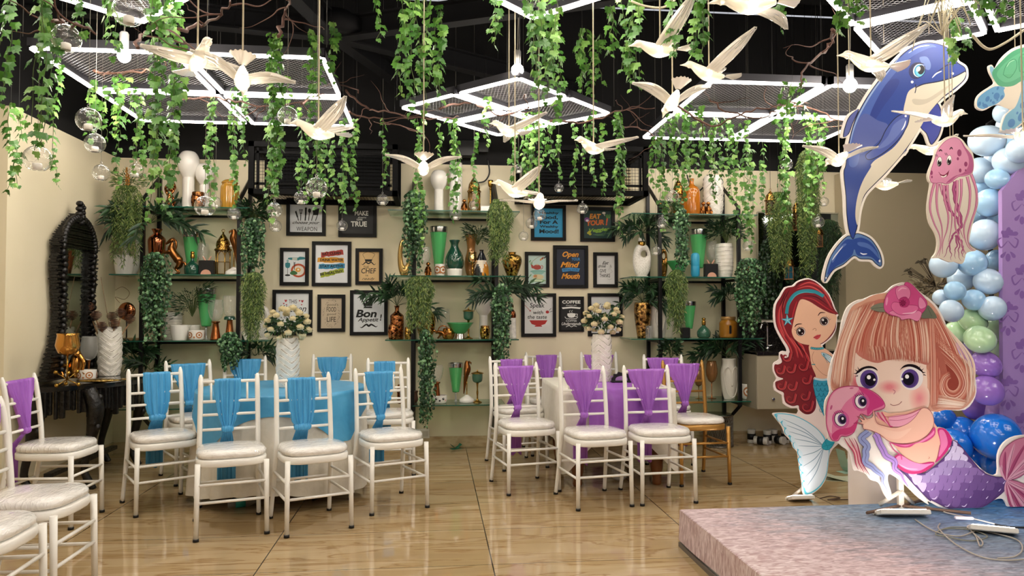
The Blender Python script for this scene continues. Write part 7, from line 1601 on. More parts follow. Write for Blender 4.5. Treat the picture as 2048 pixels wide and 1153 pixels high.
# fluke
fk = z4([(45, 100), (180, 98), (300, 130), (430, 200), (530, 280), (600, 370), (600, 440), (650, 480), (640, 560), (632, 650), (612, 780), (555, 890), (470, 960), (400, 985), (375, 975), (362, 920), (360, 850), (345, 770), (330, 680), (318, 600), (310, 520), (262, 460), (240, 395), (175, 320), (140, 235), (80, 160)])
a.poly(fk, '#5cc2dc'); fk2 = z4([(70, 108), (180, 108), (300, 140), (430, 210), (530, 290), (590, 380), (600, 450), (640, 500), (625, 650), (605, 775), (545, 880), (465, 945), (405, 965), (380, 920), (378, 850), (365, 770), (350, 680), (338, 600), (330, 520), (285, 460), (262, 385), (200, 315), (165, 235), (110, 160)]); a.poly(fk2, '#dbe8f2')
for q in range(9):
    e = [(120, 150), (150, 215), (190, 290), (245, 370), (300, 450), (340, 560), (350, 680), (372, 800), (395, 900)][q]; m_ = ((e[0]+590)/2+20, (e[1]+450)/2-30+q*9); a.line(z4([e, m_, (590, 455)]), 1.5, '#7f9fb4', 6, 1)
for k, (x, y) in enumerate([(88, 150), (145, 210), (175, 300), (235, 380), (268, 450), (318, 530), (325, 615), (338, 700), (352, 790), (368, 880)]): a.ell(*z4([(x, y)])[0], 4, 7, '#49b6d4', -.4); a.ell(*z4([(x+10, y+2)])[0], 4, 7, '#cfe6f2', -.4)
kn = z4([(575, 420), (640, 360), (700, 400), (690, 440), (650, 490), (600, 498), (562, 470)]); a.poly(kn, '#1f7f96'); a.poly(grow(kn, -.9), '#35a7bd'); a.line(z4([(600, 400), (625, 450), (690, 420)]), .8, '#1f7f96'); a.line(z4([(575, 460), (625, 450), (620, 495)]), .8, '#1f7f96')
a.finish(t, outl, C('#f1e4e0', .4)); stand(t, aty(1612, 975, Y+.01), aty(1615, 1003, Y+.01), .09)
# ---------- girl mermaid with jellyfish ----------
Y = 3.84; ft = aty(1806, 1040, Y+.02); t = thing('girl_mermaid_cutout', 'big pink-haired girl mermaid board hugging a jellyfish, on stage', 'cutout', (ft.x, Y, .2)); a = Art(Y); a.zmin = .207
z = Z(1640, 560, 3.844); z3 = Z(1640, 750, 4.435); z5 = Z(1820, 840, 3.684); zz = Z(1530, 540, 2.135)
o1 = z([(640, 20), (560, 45), (500, 95), (410, 115), (340, 145), (280, 160), (210, 210), (170, 310), (150, 420), (130, 520), (90, 620), (60, 760), (75, 860), (40, 930), (35, 1020), (60, 1150)])+z3([(75, 580), (150, 600), (200, 640), (255, 690), (290, 840), (330, 850), (400, 880), (440, 930), (520, 960), (570, 1060), (610, 1110), (630, 1060), (600, 950), (610, 880), (700, 930), (790, 1010), (870, 1090), (960, 1153)])+z5([(130, 600), (250, 660), (400, 680), (520, 655), (620, 590), (690, 590), (730, 680), (790, 780), (850, 830), (980, 900), (1100, 800), (1150, 500), (1050, 200), (920, 120), (780, 120), (690, 170), (645, 260), (640, 400), (560, 390), (480, 320), (400, 230), (310, 130), (260, 70), (215, 55), (180, 60)])+z([(870, 1020), (950, 1000), (1110, 1000), (1190, 900), (1195, 780), (1160, 660), (1060, 560), (990, 450), (960, 330), (900, 210), (830, 140), (760, 90), (700, 30)])
outl = smoothpts(o1, 3)
HL, HM, HD, HO = '#e2bfa8', '#c98a74', '#a8503f', '#d9a28a'
a.poly(z([(440, 110), (330, 160), (240, 210), (190, 330), (150, 470), (110, 620), (80, 760), (90, 850), (160, 870), (300, 830), (500, 900), (850, 1010), (960, 1000), (1100, 990), (1185, 890), (1180, 780), (1145, 670), (1050, 560), (980, 440), (940, 320), (880, 210), (780, 130), (640, 100)]), HO)
a.poly(z([(470, 160), (340, 180), (250, 270), (200, 420), (150, 560), (110, 700), (95, 830), (240, 820), (280, 700), (500, 640), (700, 640), (830, 700), (850, 980), (950, 980), (1110, 960), (1140, 830), (1100, 700), (1000, 560), (940, 420), (880, 280), (760, 200), (600, 170)]), HM)
# face
a.poly(z([(260, 570), (245, 700), (255, 830), (330, 900), (430, 960), (560, 1030), (680, 1010), (790, 960), (820, 850), (815, 700), (790, 600), (600, 540), (400, 540)]), '#ecd0bd')
for k in range(10): a.ell(*z([(760, 910)])[0], 22-k*2.1, 30-k*2.9, ['#eccbb9', '#ebc5b4', '#eabeae', '#e9b7a9', '#e8b0a4', '#e6a99f', '#e5a19a', '#e39a95', '#e29291', '#e08b8d'][k])
for k in range(8): a.ell(*z([(530, 825)])[0], 24-k*2.6, 15-k*1.6, ['#eac8b8', '#e8bfb1', '#e7b5aa', '#e5aba2', '#e3a09b', '#e19694', '#de8b8c', '#dc8286'][k])
for k in range(5): a.ell(*z([(275, 790)])[0], 14-k*2.4, 18-k*3, ['#e8c2b4', '#e4aca4', '#e09695', '#dc8488', '#d8747c'][k])
# eyes
for ex, ey, q in ((372, 765, -1), (688, 760, 1)):
    cx, cy_ = z([(ex, ey)])[0]; a.ell(cx+q*3, cy_-1, 23, 24, '#e8e0dc', 0); a.ell(cx, cy_, 17.5, 19, '#5d4488', 0); a.ell(cx-q*1, cy_+2, 14, 14.5, '#4a356e'); a.ell(cx-(-3 if q < 0 else 3), cy_+.5, 11.5, 13, '#15101e'); a.ell(cx+(0 if q < 0 else -6), cy_-4, 4, 4.2, '#f6f2ee'); a.ell(cx+(11 if q < 0 else -16), cy_+1, 2.4, 2.4, '#f0ecea')
a.poly(z([(270, 720), (310, 680), (370, 662), (420, 675), (440, 700), (400, 682), (340, 685), (295, 715)]), '#1a1016', 3); a.poly(z([(610, 695), (640, 660), (690, 648), (750, 665), (795, 720), (740, 685), (690, 668), (640, 675)]), '#1a1016', 3)
for x, y, dx, dy in ((290, 705, -26, -18), (282, 722, -28, -4), (288, 738, -24, 8), (300, 694, -14, -26), (770, 700, 22, -20), (784, 716, 24, -6), (790, 730, 22, 8), (755, 685, 10, -24)): a.line(z([(x, y), (x+dx*.6, y+dy*.4), (x+dx, y+dy)]), 2.4, '#1a1016', 3, 2)
a.line(z([(556, 845), (574, 858), (562, 880)]), 1.4, '#b5707a'); a.line(z([(535, 955), (560, 966), (600, 958), (625, 935)]), 1.2, '#8a4a4a', 5); a.line(z([(300, 620), (340, 600), (360, 612)]), .8, '#d09a88')
# bangs
bang = z([(450, 150), (330, 230), (260, 360), (250, 480), (280, 570), (360, 620), (440, 640), (510, 620), (640, 610), (760, 640), (830, 650), (860, 560), (860, 430), (840, 330), (780, 230), (640, 170)]); a.poly(bang, '#c4796a')
rn = random.Random(8)
def strands(A0, A1, B0, B1, n, cols, bow=30, wd=(1, 3.2), M=z):
    for k in range(n):
        u = (k+rn.uniform(-.3, .3))/n; p = (A0[0]+(A1[0]-A0[0])*u, A0[1]+(A1[1]-A0[1])*u); q = (B0[0]+(B1[0]-B0[0])*u, B0[1]+(B1[1]-B0[1])*u); m_ = ((p[0]+q[0])/2+bow*(rn.random()*.4+.8), (p[1]+q[1])/2)
        a.line(M([p, m_, q]), rn.uniform(*wd), rn.choice(cols), 7, 1)
HS = ['#b5604e', '#bf6e5b', '#c98a74', '#d9a28a', '#c27a66', '#e2bfa8', '#ae5848', '#cf9480']
strands((420, 200), (800, 260), (280, 560), (700, 640), 46, HS, -30); strands((440, 220), (700, 240), (330, 600), (780, 650), 40, HS, -20); strands((300, 200), (420, 170), (90, 800), (250, 800), 34, HS, -50); strands((240, 230), (330, 200), (80, 780), (170, 860), 22, [HL, HO, '#f0d8c4', HM], -30)
strands((640, 240), (840, 330), (690, 620), (855, 650), 34, HS, 12, (1, 2.6)); strands((360, 500), (620, 520), (380, 625), (640, 612), 30, HS, 4, (1, 2.2)); strands((830, 260), (930, 330), (840, 980), (960, 960), 40, HS, 10); strands((800, 220), (900, 260), (960, 600), (1120, 800), 30, HS, 30)
# side curl
a.poly(z([(880, 480), (960, 560), (1050, 640), (1120, 760), (1110, 870), (1030, 940), (950, 920), (915, 840), (930, 760), (900, 640)]), '#b06454'); a.poly(z([(960, 640), (1040, 720), (1080, 820), (1040, 900), (980, 890), (960, 820), (975, 740)]), '#964438')
for k in range(12): s_ = 1-k*.055; a.line(z([(1010+(x-1010)*s_, 790+(y-790)*s_) for x, y in ((862, 400), (940, 470), (1040, 570), (1115, 690), (1145, 800), (1110, 900), (1030, 955), (940, 920), (900, 830), (925, 740), (985, 700))]), rn.uniform(1.2, 3), HS[k % 8], 6, 1)
strands((930, 320), (960, 360), (1120, 960), (1175, 860), 22, [HL, HO, '#f0d8c4', '#e2bfa8'], 95, (1, 2.4)); strands((880, 980), (900, 880), (1080, 985), (1130, 930), 16, [HL, HO, '#f0d8c4', HM], 20, (1, 2.2))
# flower
a.poly(z([(380, 220), (420, 190), (480, 180), (500, 240), (440, 245)]), '#7d7f6c'); a.poly(z([(770, 290), (800, 220), (830, 200), (890, 290), (830, 296)]), '#6c705e'); a.line(z([(390, 222), (490, 210)]), .8, '#4c4f40', 0); a.line(z([(820, 215), (850, 280)]), .8, '#4c4f40', 0)
for pts, col in (([(600, 50), (520, 90), (484, 170), (490, 240), (560, 280), (640, 260), (630, 180)], '#d45c92'), ([(640, 30), (690, 30), (750, 90), (810, 160), (810, 210), (770, 260), (690, 250), (640, 180)], '#cf5089'), ([(520, 250), (600, 290), (620, 310), (680, 300), (740, 320), (770, 280), (760, 240), (640, 220)], '#e389ad'), ([(560, 170), (540, 220), (600, 270), (680, 265), (740, 240), (740, 200), (660, 190)], '#dd6f9e'), ([(580, 60), (640, 40), (685, 80), (680, 140), (630, 175), (590, 150), (572, 100)], '#e080a8'), ([(760, 130), (800, 170), (805, 210), (760, 225), (745, 180)], '#e58cb2'), ([(600, 150), (650, 130), (680, 170), (660, 210), (610, 205)], '#b83a72')): a.poly(z(pts), '#9c2f62'); a.poly(grow(z(pts), -.8), col)
a.line(z([(590, 90), (620, 65), (660, 70)]), 3, '#efb0c8', 4, 1); a.line(z([(510, 130), (500, 200)]), 4, '#e79abb', 4, 1); a.line(z([(620, 260), (700, 255), (735, 235)]), 2.6, '#f0bccf', 4, 1); a.ell(*z([(628, 180)])[0], 5, 5.6, '#8a2450')
for k in range(8): a.ell(*z([(628+22*cos(k*.8), 178+22*sin(k*.8))])[0], 1, 1, '#5c1a38')
# torso + tail (lower right)
SK2 = '#eab49c'
a.poly(z3([(520, 330), (620, 340), (740, 330), (860, 300), (920, 290), (980, 330), (1000, 420), (1050, 500), (1060, 620), (1020, 760), (900, 790), (760, 740), (660, 640), (600, 580), (480, 520), (460, 440)]), SK2)
a.poly(z3([(1030, 490), (1060, 470), (1110, 490), (1160, 570), (1140, 640), (1080, 720), (1010, 780), (1040, 700), (1055, 600)]), '#c22f72'); a.poly(z3([(1045, 500), (1080, 490), (1110, 540), (1120, 620), (1070, 700), (1040, 720), (1060, 610)]), '#e07aa8')
tail = z3([(650, 760), (700, 840), (740, 880), (830, 980), (960, 1110)])+z5([(150, 590), (280, 650), (400, 655), (520, 640), (620, 575), (690, 510), (705, 450), (680, 425), (600, 415), (520, 380), (440, 290), (370, 200), (305, 150), (280, 230), (160, 350), (60, 395)])
a.poly(tail, '#5c3f74')
# scale rows with colour running lilac -> plum along the tail
rowc = ['#a77cc8', '#b08ad0', '#c0aad4', '#c6b9d4', '#b8a6c8', '#9a84b0', '#86679c', '#6d4f84', '#5c3f74']
def inside(p, P):
    c = False; n = len(P)
    for i in range(n):
        (x1, y1), (x2, y2) = P[i], P[i-1]
        if (y1 > p[1]) != (y2 > p[1]) and p[0] < (x2-x1)*(p[1]-y1)/(y2-y1)+x1: c = not c
    return c
tp_ = smoothpts(tail, 4); tin = grow(tp_, -3)
for r_ in range(10):
    for c in range(17):
        x = 2010-c*17-(8.5 if r_ % 2 else 0); y = 885+r_*15+(0)
        if not inside((x, y+4), tin): continue
        u = (x-1790)/210; v = (y-880)/130; q = .25+u*.35+max(0, v)*.45 if u > .25 else .1+u*.8
        col = rowc[max(0, min(8, int(q*9)))] if not (v < .35 and u > .2) else rowc[3]
        S_ = [(x-9.5, y-9), (x-9, y+2), (x-4, y+9), (x+3, y+9.5), (x+8.5, y+3), (x+9.5, y-9)]; S_ = [p if inside(p, tp_) else (x+(p[0]-x)*.45, y+(p[1]-y)*.45) for p in S_]
        a.poly([(px_+.6, py_+1.2) for px_, py_ in S_], '#4f3468', 2); a.poly(S_, col, 2)
        if inside((x+4, y+6), tin) and (r_+c) % 2: a.line([(x-5, y+6.5), (x+1, y+7.5), (x+6, y+2)], 1.5, '#e2d6ee', 4, 1)
a.line([tuple(p) for p in tp_], 1.6, '#4a2f60', 0, 0, True)
a.poly(z3([(650, 720), (640, 760), (690, 830), (780, 875), (880, 870), (960, 830), (1005, 780), (960, 770), (860, 785), (760, 740), (700, 700)]), '#b8316c'); a.poly(z3([(665, 730), (665, 770), (720, 820), (800, 850), (880, 845), (950, 805), (990, 782), (900, 790), (800, 765), (710, 715)]), '#ea86b4'); a.line(z3([(690, 790), (770, 830), (860, 835)]), 2, '#f6b8d2', 4, 1)
a.line(z3([(950, 725), (960, 735), (945, 742)]), .9, '#a86a58')
# fins of tail
for k, F in enumerate(([(690, 440), (650, 350), (650, 270), (700, 190), (790, 135), (900, 130), (1010, 200), (1040, 300), (900, 350), (800, 420), (740, 440)], [(705, 455), (700, 560), (740, 680), (800, 770), (900, 850), (1010, 850), (1060, 700), (980, 560), (850, 480), (760, 445)])):
    a.poly(z5(F), '#8a3a5c'); a.poly(grow(z5(F), -1.4), '#c87a92')
    for q in range(7):
        tip = [(660, 330), (690, 230), (760, 170), (850, 160), (950, 190), (1000, 280), (900, 340)][q] if k == 0 else [(715, 580), (760, 700), (820, 780), (900, 820), (980, 800), (1020, 700), (900, 540)][q]; m_ = ((700+tip[0])/2+(-12 if k == 0 else -12), (450+tip[1])/2); a.line(z5([(700, 448), m_, tip]), 7, '#a84a6c' if q % 2 else '#dba2b2', 6, 1); a.line(z5([(700, 448), (m_[0]+8, m_[1]), tip]), 1.1, '#7a2c50', 6, 1)
# jellyfish tentacles
for pts, col, wd in (([(420, 500), (360, 560), (405, 640), (390, 700), (400, 780), (470, 830), (540, 900), (560, 980), (600, 1090)], '#8f98c4', 12), ([(470, 520), (520, 600), (560, 700), (640, 760), (660, 840), (720, 900), (760, 990)], '#b08ad0', 11)):
    P = smoothpts(z3(pts), 5, False); P = [(x+1.6*sin(i*.9), y) for i, (x, y) in enumerate(P)]; a.line(P, wd+2.4, '#4c4378', 0, 3); a.line(P, wd+1, col, 0, 3); a.line(P, 1, '#4c4378', 0)
for q in range(5): a.line(z3([(200+q*22, 555), (240+q*20, 620), (290+q*12, 690), (305+q*14, 780), (330+q*26, 840+q*14)]), 2.6, ['#b8405c', '#e3b8b4', '#b8405c', '#d99aa4', '#9c2f52'][q], 6, 1)
for q in range(4): a.line(z3([(480+q*18, 330), (510+q*22, 380+q*6), (560+q*16, 410+q*14), (610+q*8, 455)]), 2.2, ['#e389a8', '#c93a72', '#e9a3b8', '#c93a72'][q], 5)
jb = z3([(80, 560), (45, 460), (40, 340), (60, 220), (110, 140), (200, 100), (320, 100), (430, 130), (520, 190), (565, 260), (550, 300), (470, 325), (420, 365), (350, 350), (320, 430), (290, 510), (230, 545), (180, 545), (150, 585), (110, 585)])
a.poly(jb, '#a02f5c'); a.poly(grow(jb, -1.4), '#d9799c'); a.poly(z3([(60, 330), (75, 220), (130, 140), (220, 110), (330, 112), (300, 170), (220, 240), (160, 330), (100, 430), (90, 520), (55, 440)]), '#e0a2b4'); a.poly(z3([(330, 112), (430, 140), (515, 200), (555, 262), (460, 310), (410, 355), (400, 260), (380, 180)]), '#c43c7c'); a.poly(z3([(110, 575), (95, 530), (160, 480), (260, 460), (320, 400), (300, 490), (230, 530), (170, 530), (145, 570)]), '#c23c72')
for k, (ex, ey) in enumerate(((345, 238), (165, 395))):
    cx, cy_ = z3([(ex+6, ey)])[0]; a.ell(cx, cy_, 17, 19, '#c95a90', -.35); a.ell(cx-.6, cy_, 12, 14.5, '#3a1630', -.35); a.ell(cx, cy_, 11, 13.6, '#e9e2e0', -.35); a.ell(cx+3, cy_-1, 9, 10.6, '#6a4a80', -.2); a.ell(cx+4, cy_, 6.5, 8, '#1c1226', -.2); a.ell(cx+4, cy_-2, 2.4, 2.6, '#f6f2f0')
    for q in range(5): a.line([(cx-9+q*3.6, cy_-10-q*.9), (cx-14+q*3.4, cy_-16-q*1.4)], 1.3, '#3a1630', 0, 2)
a.ell(*z3([(268, 118)])[0], 4, 1.4, '#c05a84', -.1); a.ell(*z3([(88, 288)])[0], 2, 5, '#c05a84', .3); a.line(z3([(285, 430), (305, 424), (320, 432)]), 1, '#8a2450')
# scarf and arm, hand
a.poly(z3([(600, 375), (700, 355), (790, 345), (870, 310), (900, 305), (830, 380), (740, 440), (660, 460), (610, 440)]), '#e6a0b4'); a.line(z3([(560, 370), (640, 370), (760, 350), (880, 300)]), 1.2, '#b04a6c'); a.line(z3([(600, 400), (700, 400), (800, 370), (870, 320)]), 1, '#b04a6c')
arm = z3([(880, 300), (830, 370), (760, 430), (660, 465), (560, 450), (490, 420), (470, 330), (452, 310), (455, 365), (410, 385), (360, 345), (352, 352), (385, 395), (322, 365), (318, 372), (360, 415), (315, 420), (330, 432), (365, 440), (372, 480), (430, 490), (520, 530), (600, 590), (720, 610), (840, 590), (930, 540), (985, 470), (998, 400), (975, 330), (930, 292)])
a.poly(arm, '#9a4a58', 3); a.poly(grow(arm, -1.0), '#ebb9a2', 3)
a.poly(z3([(370, 445), (430, 400), (470, 350), (465, 400), (500, 450), (600, 490), (700, 500), (800, 470), (700, 560), (600, 560), (500, 510), (420, 480)]), '#f0c4ae'); 
for L_ in ([(318, 370), (350, 385), (380, 400)], [(352, 350), (385, 380), (410, 395)], [(318, 424), (350, 430), (375, 440)]): a.line(z3(L_), .8, '#9a4a58', 3)
a.poly(z3([(600, 595), (720, 615), (850, 595), (940, 540), (1000, 460), (1005, 530), (930, 590), (840, 605), (780, 640), (700, 640), (640, 615)]), '#c9447e', 3); a.poly(z3([(640, 608), (730, 622), (850, 600), (960, 530), (995, 490), (990, 530), (900, 590), (800, 615), (740, 632)]), '#ea86b4', 3)
a.line(z3([(605, 600), (640, 660), (700, 710), (712, 750)]), 2, '#c9447e', 5); a.line(z3([(1050, 620), (1030, 720), (1010, 780)]), 1, '#a0486a')
a.finish(t, outl, C('#efe6de', .35)); stand(t, aty(1806, 985, Y+.01), Vector((ft.x, Y+.02, .205)), .10)
# ---------- plinth, floodlights, cables ----------
Yp = 4.32; pc_ = aty(1759, 900, Yp); R_ = 51*Yp/FPX
tag(MB().lathe([(R_, 0), (R_, .02), (R_, aty(1759, 800, Yp).z-.01), (R_*.985, aty(1759, 800, Yp).z)], seg=48).build('display_plinth', C('#eee4e0', .4), loc=(pc_.x, Yp+.06, 0)), 'white cylindrical display plinth behind the girl mermaid board', 'plinth')
flood(1600, 1003, 0.0, 'LED floodlight at the foot of the red-haired mermaid board', .16, 0, -.35, .5, aty(1610, 820, 4.95)); flood(1803, 1034, .2, 'LED floodlight lying under the girl mermaid board on stage', .26, -.12, -.35, .55, aty(1800, 900, 3.86)); flood(1985, 1068, .2, 'LED floodlight lying among cables at right on stage', .2, -.5, -.3, 3, aty(1990, 860, 4.0))
cw = C('#b9b2a6', .5)
def cable(pts, label, m=cw, r=.0035, z_=.206): P = [atz(x, y, z_) for x, y in pts]; P = [p+Vector((0, 0, .004*abs(sin(i*2.3)))) for i, p in enumerate(P)]; tag(MB(P[0]).tube(smoothpts([tuple(p) for p in P], 7, False), r, 6).build('power_cable', m), label, 'cable')
cable([(1830, 1040), (1870, 1065), (1920, 1075), (1960, 1060), (1990, 1062)], 'pale cable from the middle floodlight to the right one'); cable([(1880, 1048), (1878, 1060), (1910, 1090), (1960, 1115), (2010, 1122), (2060, 1120)], 'pale cable looping along the stage front right'); cable([(1965, 1062), (2030, 1080), (2045, 1100), (2030, 1115), (1995, 1118)], 'pale cable curling right of the right floodlight')
cable([(1871, 1066), (1890, 1060), (1940, 1062), (1975, 1075), (1940, 1083), (1895, 1076), (1871, 1070), (1900, 1056), (1950, 1058)], 'tangled coil of greenish cable left of right floodlight', C('#8f9080', .5), .003); cable([(1940, 1060), (1952, 1075), (1960, 1095), (1965, 1085), (1945, 1066)], 'small cable loop before the right floodlight'); cable([(1850, 1012), (1885, 1025), (1910, 1032), (1950, 1040), (2000, 1052)], 'grey cable with plug behind the girl board base'); cable([(1990, 1050), (2020, 1056), (2060, 1058)], 'black cable joint at the right edge of stage', BLACKM, .005)
cable([(1640, 998), (1660, 994), (1680, 998), (1655, 1001), (1700, 1000)], 'brown cable on floor beside the red-haired mermaid stand', C('#5a4638', .5), .004, .01)
pl = MB().box((0, 0, 0), (.09, .018, .014), bev=.003); tag(pl.build('cable_plug', C('#d8d2dc', .4), loc=atz(1928, 1037, .216), rz=-.25), 'white inline cable connector behind the right floodlight', 'plug')
# ---------- damask backdrop panel ----------
Yb = 4.15; dm = bpy.data.materials.new('purple_damask'); dm.use_nodes = True; N, L = nodes(dm); b = N['Principled BSDF']; b.inputs['Base Color'].default_value = lin('#a585c2'); b.inputs['Roughness'].default_value = .5
t = thing('damask_backdrop_panel', 'purple arched backdrop panel with damask print at the right edge', 'backdrop', (aty(2100, 700, Yb).x, Yb, .2))
pts = [aty(2001, 845, Yb), aty(2000, 383, Yb), aty(2048, 322, Yb), aty(2120, 270, Yb), aty(2260, 240, Yb), aty(2260, 845, Yb)]; P = [Vector((p.x, 0, p.z if i else .2)) for i, p in enumerate(pts)]; P[0].z = .2; P[-1].z = .2
mb = MB(t.location); F_ = [Vector((p.x, Yb-.015, p.z)) for p in P]; B_ = [Vector((p.x, Yb+.015, p.z)) for p in P]; mb.fill(F_); mb.fill(B_); n = len(P); mb.add(F_+B_, [(i, (i+1) % n, n+(i+1) % n, n+i) for i in range(n)]); mb.build('panel', dm, t)
a = Art(Yb); a.T = .0155; dk = '#8a66ab'
def teardrop(x, y, l, w_, r): a.poly([(x+(u*cos(r)-v*sin(r)), y+(u*sin(r)+v*cos(r))) for u, v in ((0, 0), (l*.4, -w_*.5), (l*.8, -w_*.6), (l, 0), (l*.8, w_*.6), (l*.4, w_*.4))], dk, 3)
for k in range(7):
    cy_ = 400+k*74; cx = 2012 if k % 2 else 2040
    for r in range(6): teardrop(cx+3*cos(r), cy_+3*sin(r), 20 if r % 2 else 15, 7, -pi/2+(r-2.5)*.55)
    for s_ in (-1, 1): a.line([(cx, cy_+8), (cx+s_*14, cy_+22), (cx+s_*20, cy_+8), (cx+s_*12, cy_+2)], 3.4, dk, 5, 1); teardrop(cx+s_*4, cy_+30, 16, 6, pi/2-s_*.7)
    a.ell(cx, cy_+42, 5, 8, dk)
a.pr.off = t.location; a.pr.build('damask_print', a.mats, t)
# ---------- balloons ----------
BC = dict(b=('#c0daf2', 'pale blue'), c=('#a0ccf0', 'sky blue'), g=('#b8dcae', 'mint green'), p=('#9a72cc', 'purple'), l=('#b898d8', 'lilac'), d=('#1874e0', 'deep blue'))
def balloon(px, py, r, cc, label, Y, sq=.93, tilt=0, rot=.3):
    p = aty(px, py, Y); R_ = r*Y/FPX; t = thing('balloon', BC[cc][1]+' balloon '+label, 'balloon', p, 0, 'balloon garland beside the backdrop'); m = C(BC[cc][0], .16, coat=.7)
    M = Matrix.Rotation(tilt, 4, 'Y') @ Matrix.Rotation(rot, 4, 'X')
    pr_ = [(R_*cos(v)*1.0, R_*sq*sin(v)*(1 if v > 0 else 1.06+.05*cos(v))) for v in [-pi/2+pi*k/16 for k in range(17)]]
    MB().lathe(pr_, seg=28, M=M).build('body', m, t); MB().lathe([(R_*.02, 0), (R_*.05, -R_*.05), (R_*.1, -R_*.1)], (0, 0, -R_*sq*1.02), 10, M=M).build('knot', m, t) if 0 else MB().lathe([(R_*.09, -R_*sq*1.16), (R_*.03, -R_*sq*1.07), (R_*.05, -R_*sq*1.0)], seg=10, M=M).build('knot', m, t)
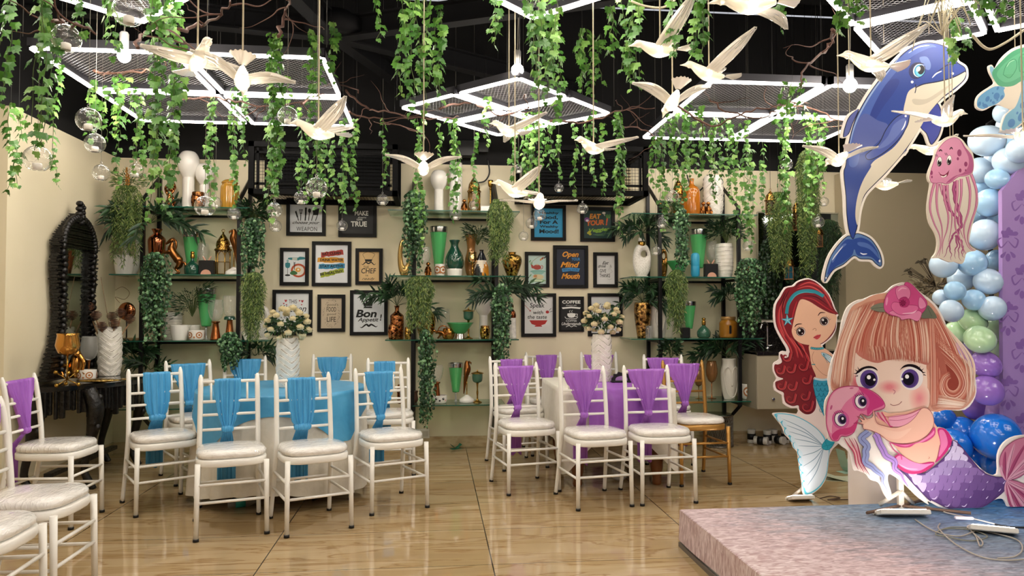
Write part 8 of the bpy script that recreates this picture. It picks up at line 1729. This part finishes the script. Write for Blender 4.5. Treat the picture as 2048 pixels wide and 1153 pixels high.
for b_ in [
 (1974, 281, 37, 'b', 'largest at the upper end, right of the jellyfish', 4.3, .85), (1962, 340, 30, 'b', 'just under the largest upper one', 4.45, .9), (2018, 322, 33, 'b', 'upper, beside the backdrop slant', 4.2, .84), (2040, 300, 28, 'b', 'at the right edge under the turtle flipper', 4.1, 1), (1995, 358, 25, 'c', 'in the notch above the backdrop corner', 4.2, .75), (1956, 375, 26, 'c', 'half hidden behind the jellyfish, upper', 4.5, .8), (2030, 275, 30, 'c', 'behind the turtle flipper', 4.45, .8), (2008, 225, 22, 'b', 'smallest top one between turtle limbs', 4.5, 1), (1985, 318, 17, 'b', 'small, wedged in the upper cluster', 4.4, 1), (2012, 250, 20, 'b', 'faint, tucked left of the turtle flipper', 4.55, .9),
 (1980, 405, 31, 'c', 'touching the backdrop corner below the notch', 4.28, .95), (1955, 425, 22, 'c', 'behind the jellyfish tentacles, middle', 4.5, 1), (1970, 469, 33, 'b', 'second beside the backdrop edge, big and bright', 4.28, 1.0), (1995, 438, 20, 'c', 'peeking behind the backdrop edge', 4.5, 1),
 (1887, 530, 28, 'b', 'left end under the jellyfish tentacles', 4.3, .95), (1945, 525, 30, 'c', 'centre under the jellyfish tentacles', 4.25, .9), (1993, 520, 22, 'c', 'under the bright one, at backdrop edge', 4.35, 1), (1922, 560, 27, 'b', 'behind the small one over the hair', 4.4, .85), (1977, 563, 30, 'b', 'level with the dried flowers at backdrop edge', 4.2, .88), (1910, 582, 22, 'c', 'small one above the pink hair', 4.15, .88), (1882, 595, 17, 'b', 'small one at the far left of the cluster', 4.25, 1), (1903, 622, 25, 'b', 'just above the girl hair, lower left', 4.1, .86), (1948, 600, 24, 'c', 'small one in the middle of the lower cluster', 4.2, .85), (1985, 617, 27, 'b', 'lowest beside the backdrop edge', 4.15, 1.0),
 (1946, 642, 30, 'g', 'top one of the green row', 4.25, .75), (1912, 668, 27, 'g', 'left one, behind the hair', 4.35, .95), (1992, 660, 26, 'g', 'right one at backdrop edge', 4.35, .8), (1960, 679, 32, 'g', 'front and largest of the green row', 4.12, .78), (1998, 695, 20, 'g', 'low right one, partly hidden', 4.4, 1),
 (1918, 710, 28, 'l', 'beside the hair, upper', 4.3, .88), (1972, 729, 32, 'p', 'upper front with shiny dots', 4.14, .82), (1975, 781, 34, 'p', 'lower front of the pair', 4.1, .84), (2000, 752, 24, 'p', 'behind the two front ones', 4.4, 1), (1950, 815, 28, 'p', 'dark one just above the deep blue ones', 4.35, .8), (1990, 826, 30, 'l', 'behind the biggest deep blue balloon', 4.3, .8), (1925, 800, 22, 'p', 'tucked behind the hair curl', 4.5, 1),
 (1993, 874, 50, 'd', 'largest at the lower right, shiny', 4.05, .92), (1925, 868, 38, 'd', 'behind the largest, lower middle', 4.35, .9), (1903, 895, 40, 'd', 'above the plum tail, left', 4.15, 1), (1885, 840, 28, 'd', 'under the hair, upper left', 4.4, .9), (1998, 930, 34, 'd', 'between tail and fin, low', 4.12, 1.0), (1950, 925, 28, 'd', 'small one behind the tail bend', 4.3, 1), (1990, 998, 26, 'd', 'lowest one resting near the stage', 4.3, .8), (2042, 905, 36, 'd', 'at the right edge behind the pink fin', 4.35, 1), (1935, 950, 30, 'd', 'hidden low behind the tail', 4.45, 1), (2040, 830, 30, 'p', 'at the right edge above the fin', 4.0, .8) if 0 else (2046, 960, 30, 'd', 'at the right edge under the fin tip', 4.4, 1)]:
    balloon(*b_, tilt=random.uniform(-.4, .4), rot=random.uniform(.5, 1.2))
fr_ = MB((aty(1985, 700, 4.75).x, 4.75, .2)); X0 = aty(1985, 700, 4.75).x; fr_.tube([(X0, 4.75, .2), (X0, 4.75, 2.6), (X0+.5, 4.75, 2.9), (X0+1.2, 4.75, 2.9)], .015, 8); tag(fr_.build('balloon_arch_frame', BLACKM), 'dark arch frame carrying the balloon garland', 'frame')

# ---------- rope bundle and loose ceiling cable at top right ----------
p = aty(1884, 70, 3.1); t = thing('rope_bundle', 'tangle of pale cords tied above the dolphin head', 'rope', p); rn = random.Random(4)
for k in range(16):
    e = Vector((rn.uniform(-.16, .12), rn.uniform(-.1, .1), rn.uniform(-.06, .2))); MB().tube(smoothpts([(0, 0, 0), (e.x*.7, e.y, .1+e.z*.3), (e.x*1.2, e.y*1.3, e.z), (e.x*.3, e.y, .22)], 5, False), .0022, 5).build('strand', CORD, t)
MB().tube([(0, 0, .1), (0, 0, HC-p.z)], .003, 5).build('tie_cord', CORD, t)
P = [aty(x, y, 3.3) for x, y in ((1262, 2), (1290, 12), (1325, 15), (1350, 0))]; tag(MB(P[0]).tube(smoothpts([tuple(q) for q in P], 5, False), .005, 6).build('ceiling_cable', CORD), 'white cable sagging between top panels above the highest left-facing bird', 'cable')
P = [aty(x, y, 3.0) for x, y in ((1945, 70), (1965, 92), (1985, 98), (2020, 80), (2048, 60))]; tag(MB(P[0]).tube(smoothpts([tuple(q) for q in P], 5, False), .006, 6).build('ceiling_cable', CORD), 'beige cable sagging under the top right panel above the turtle', 'cable')
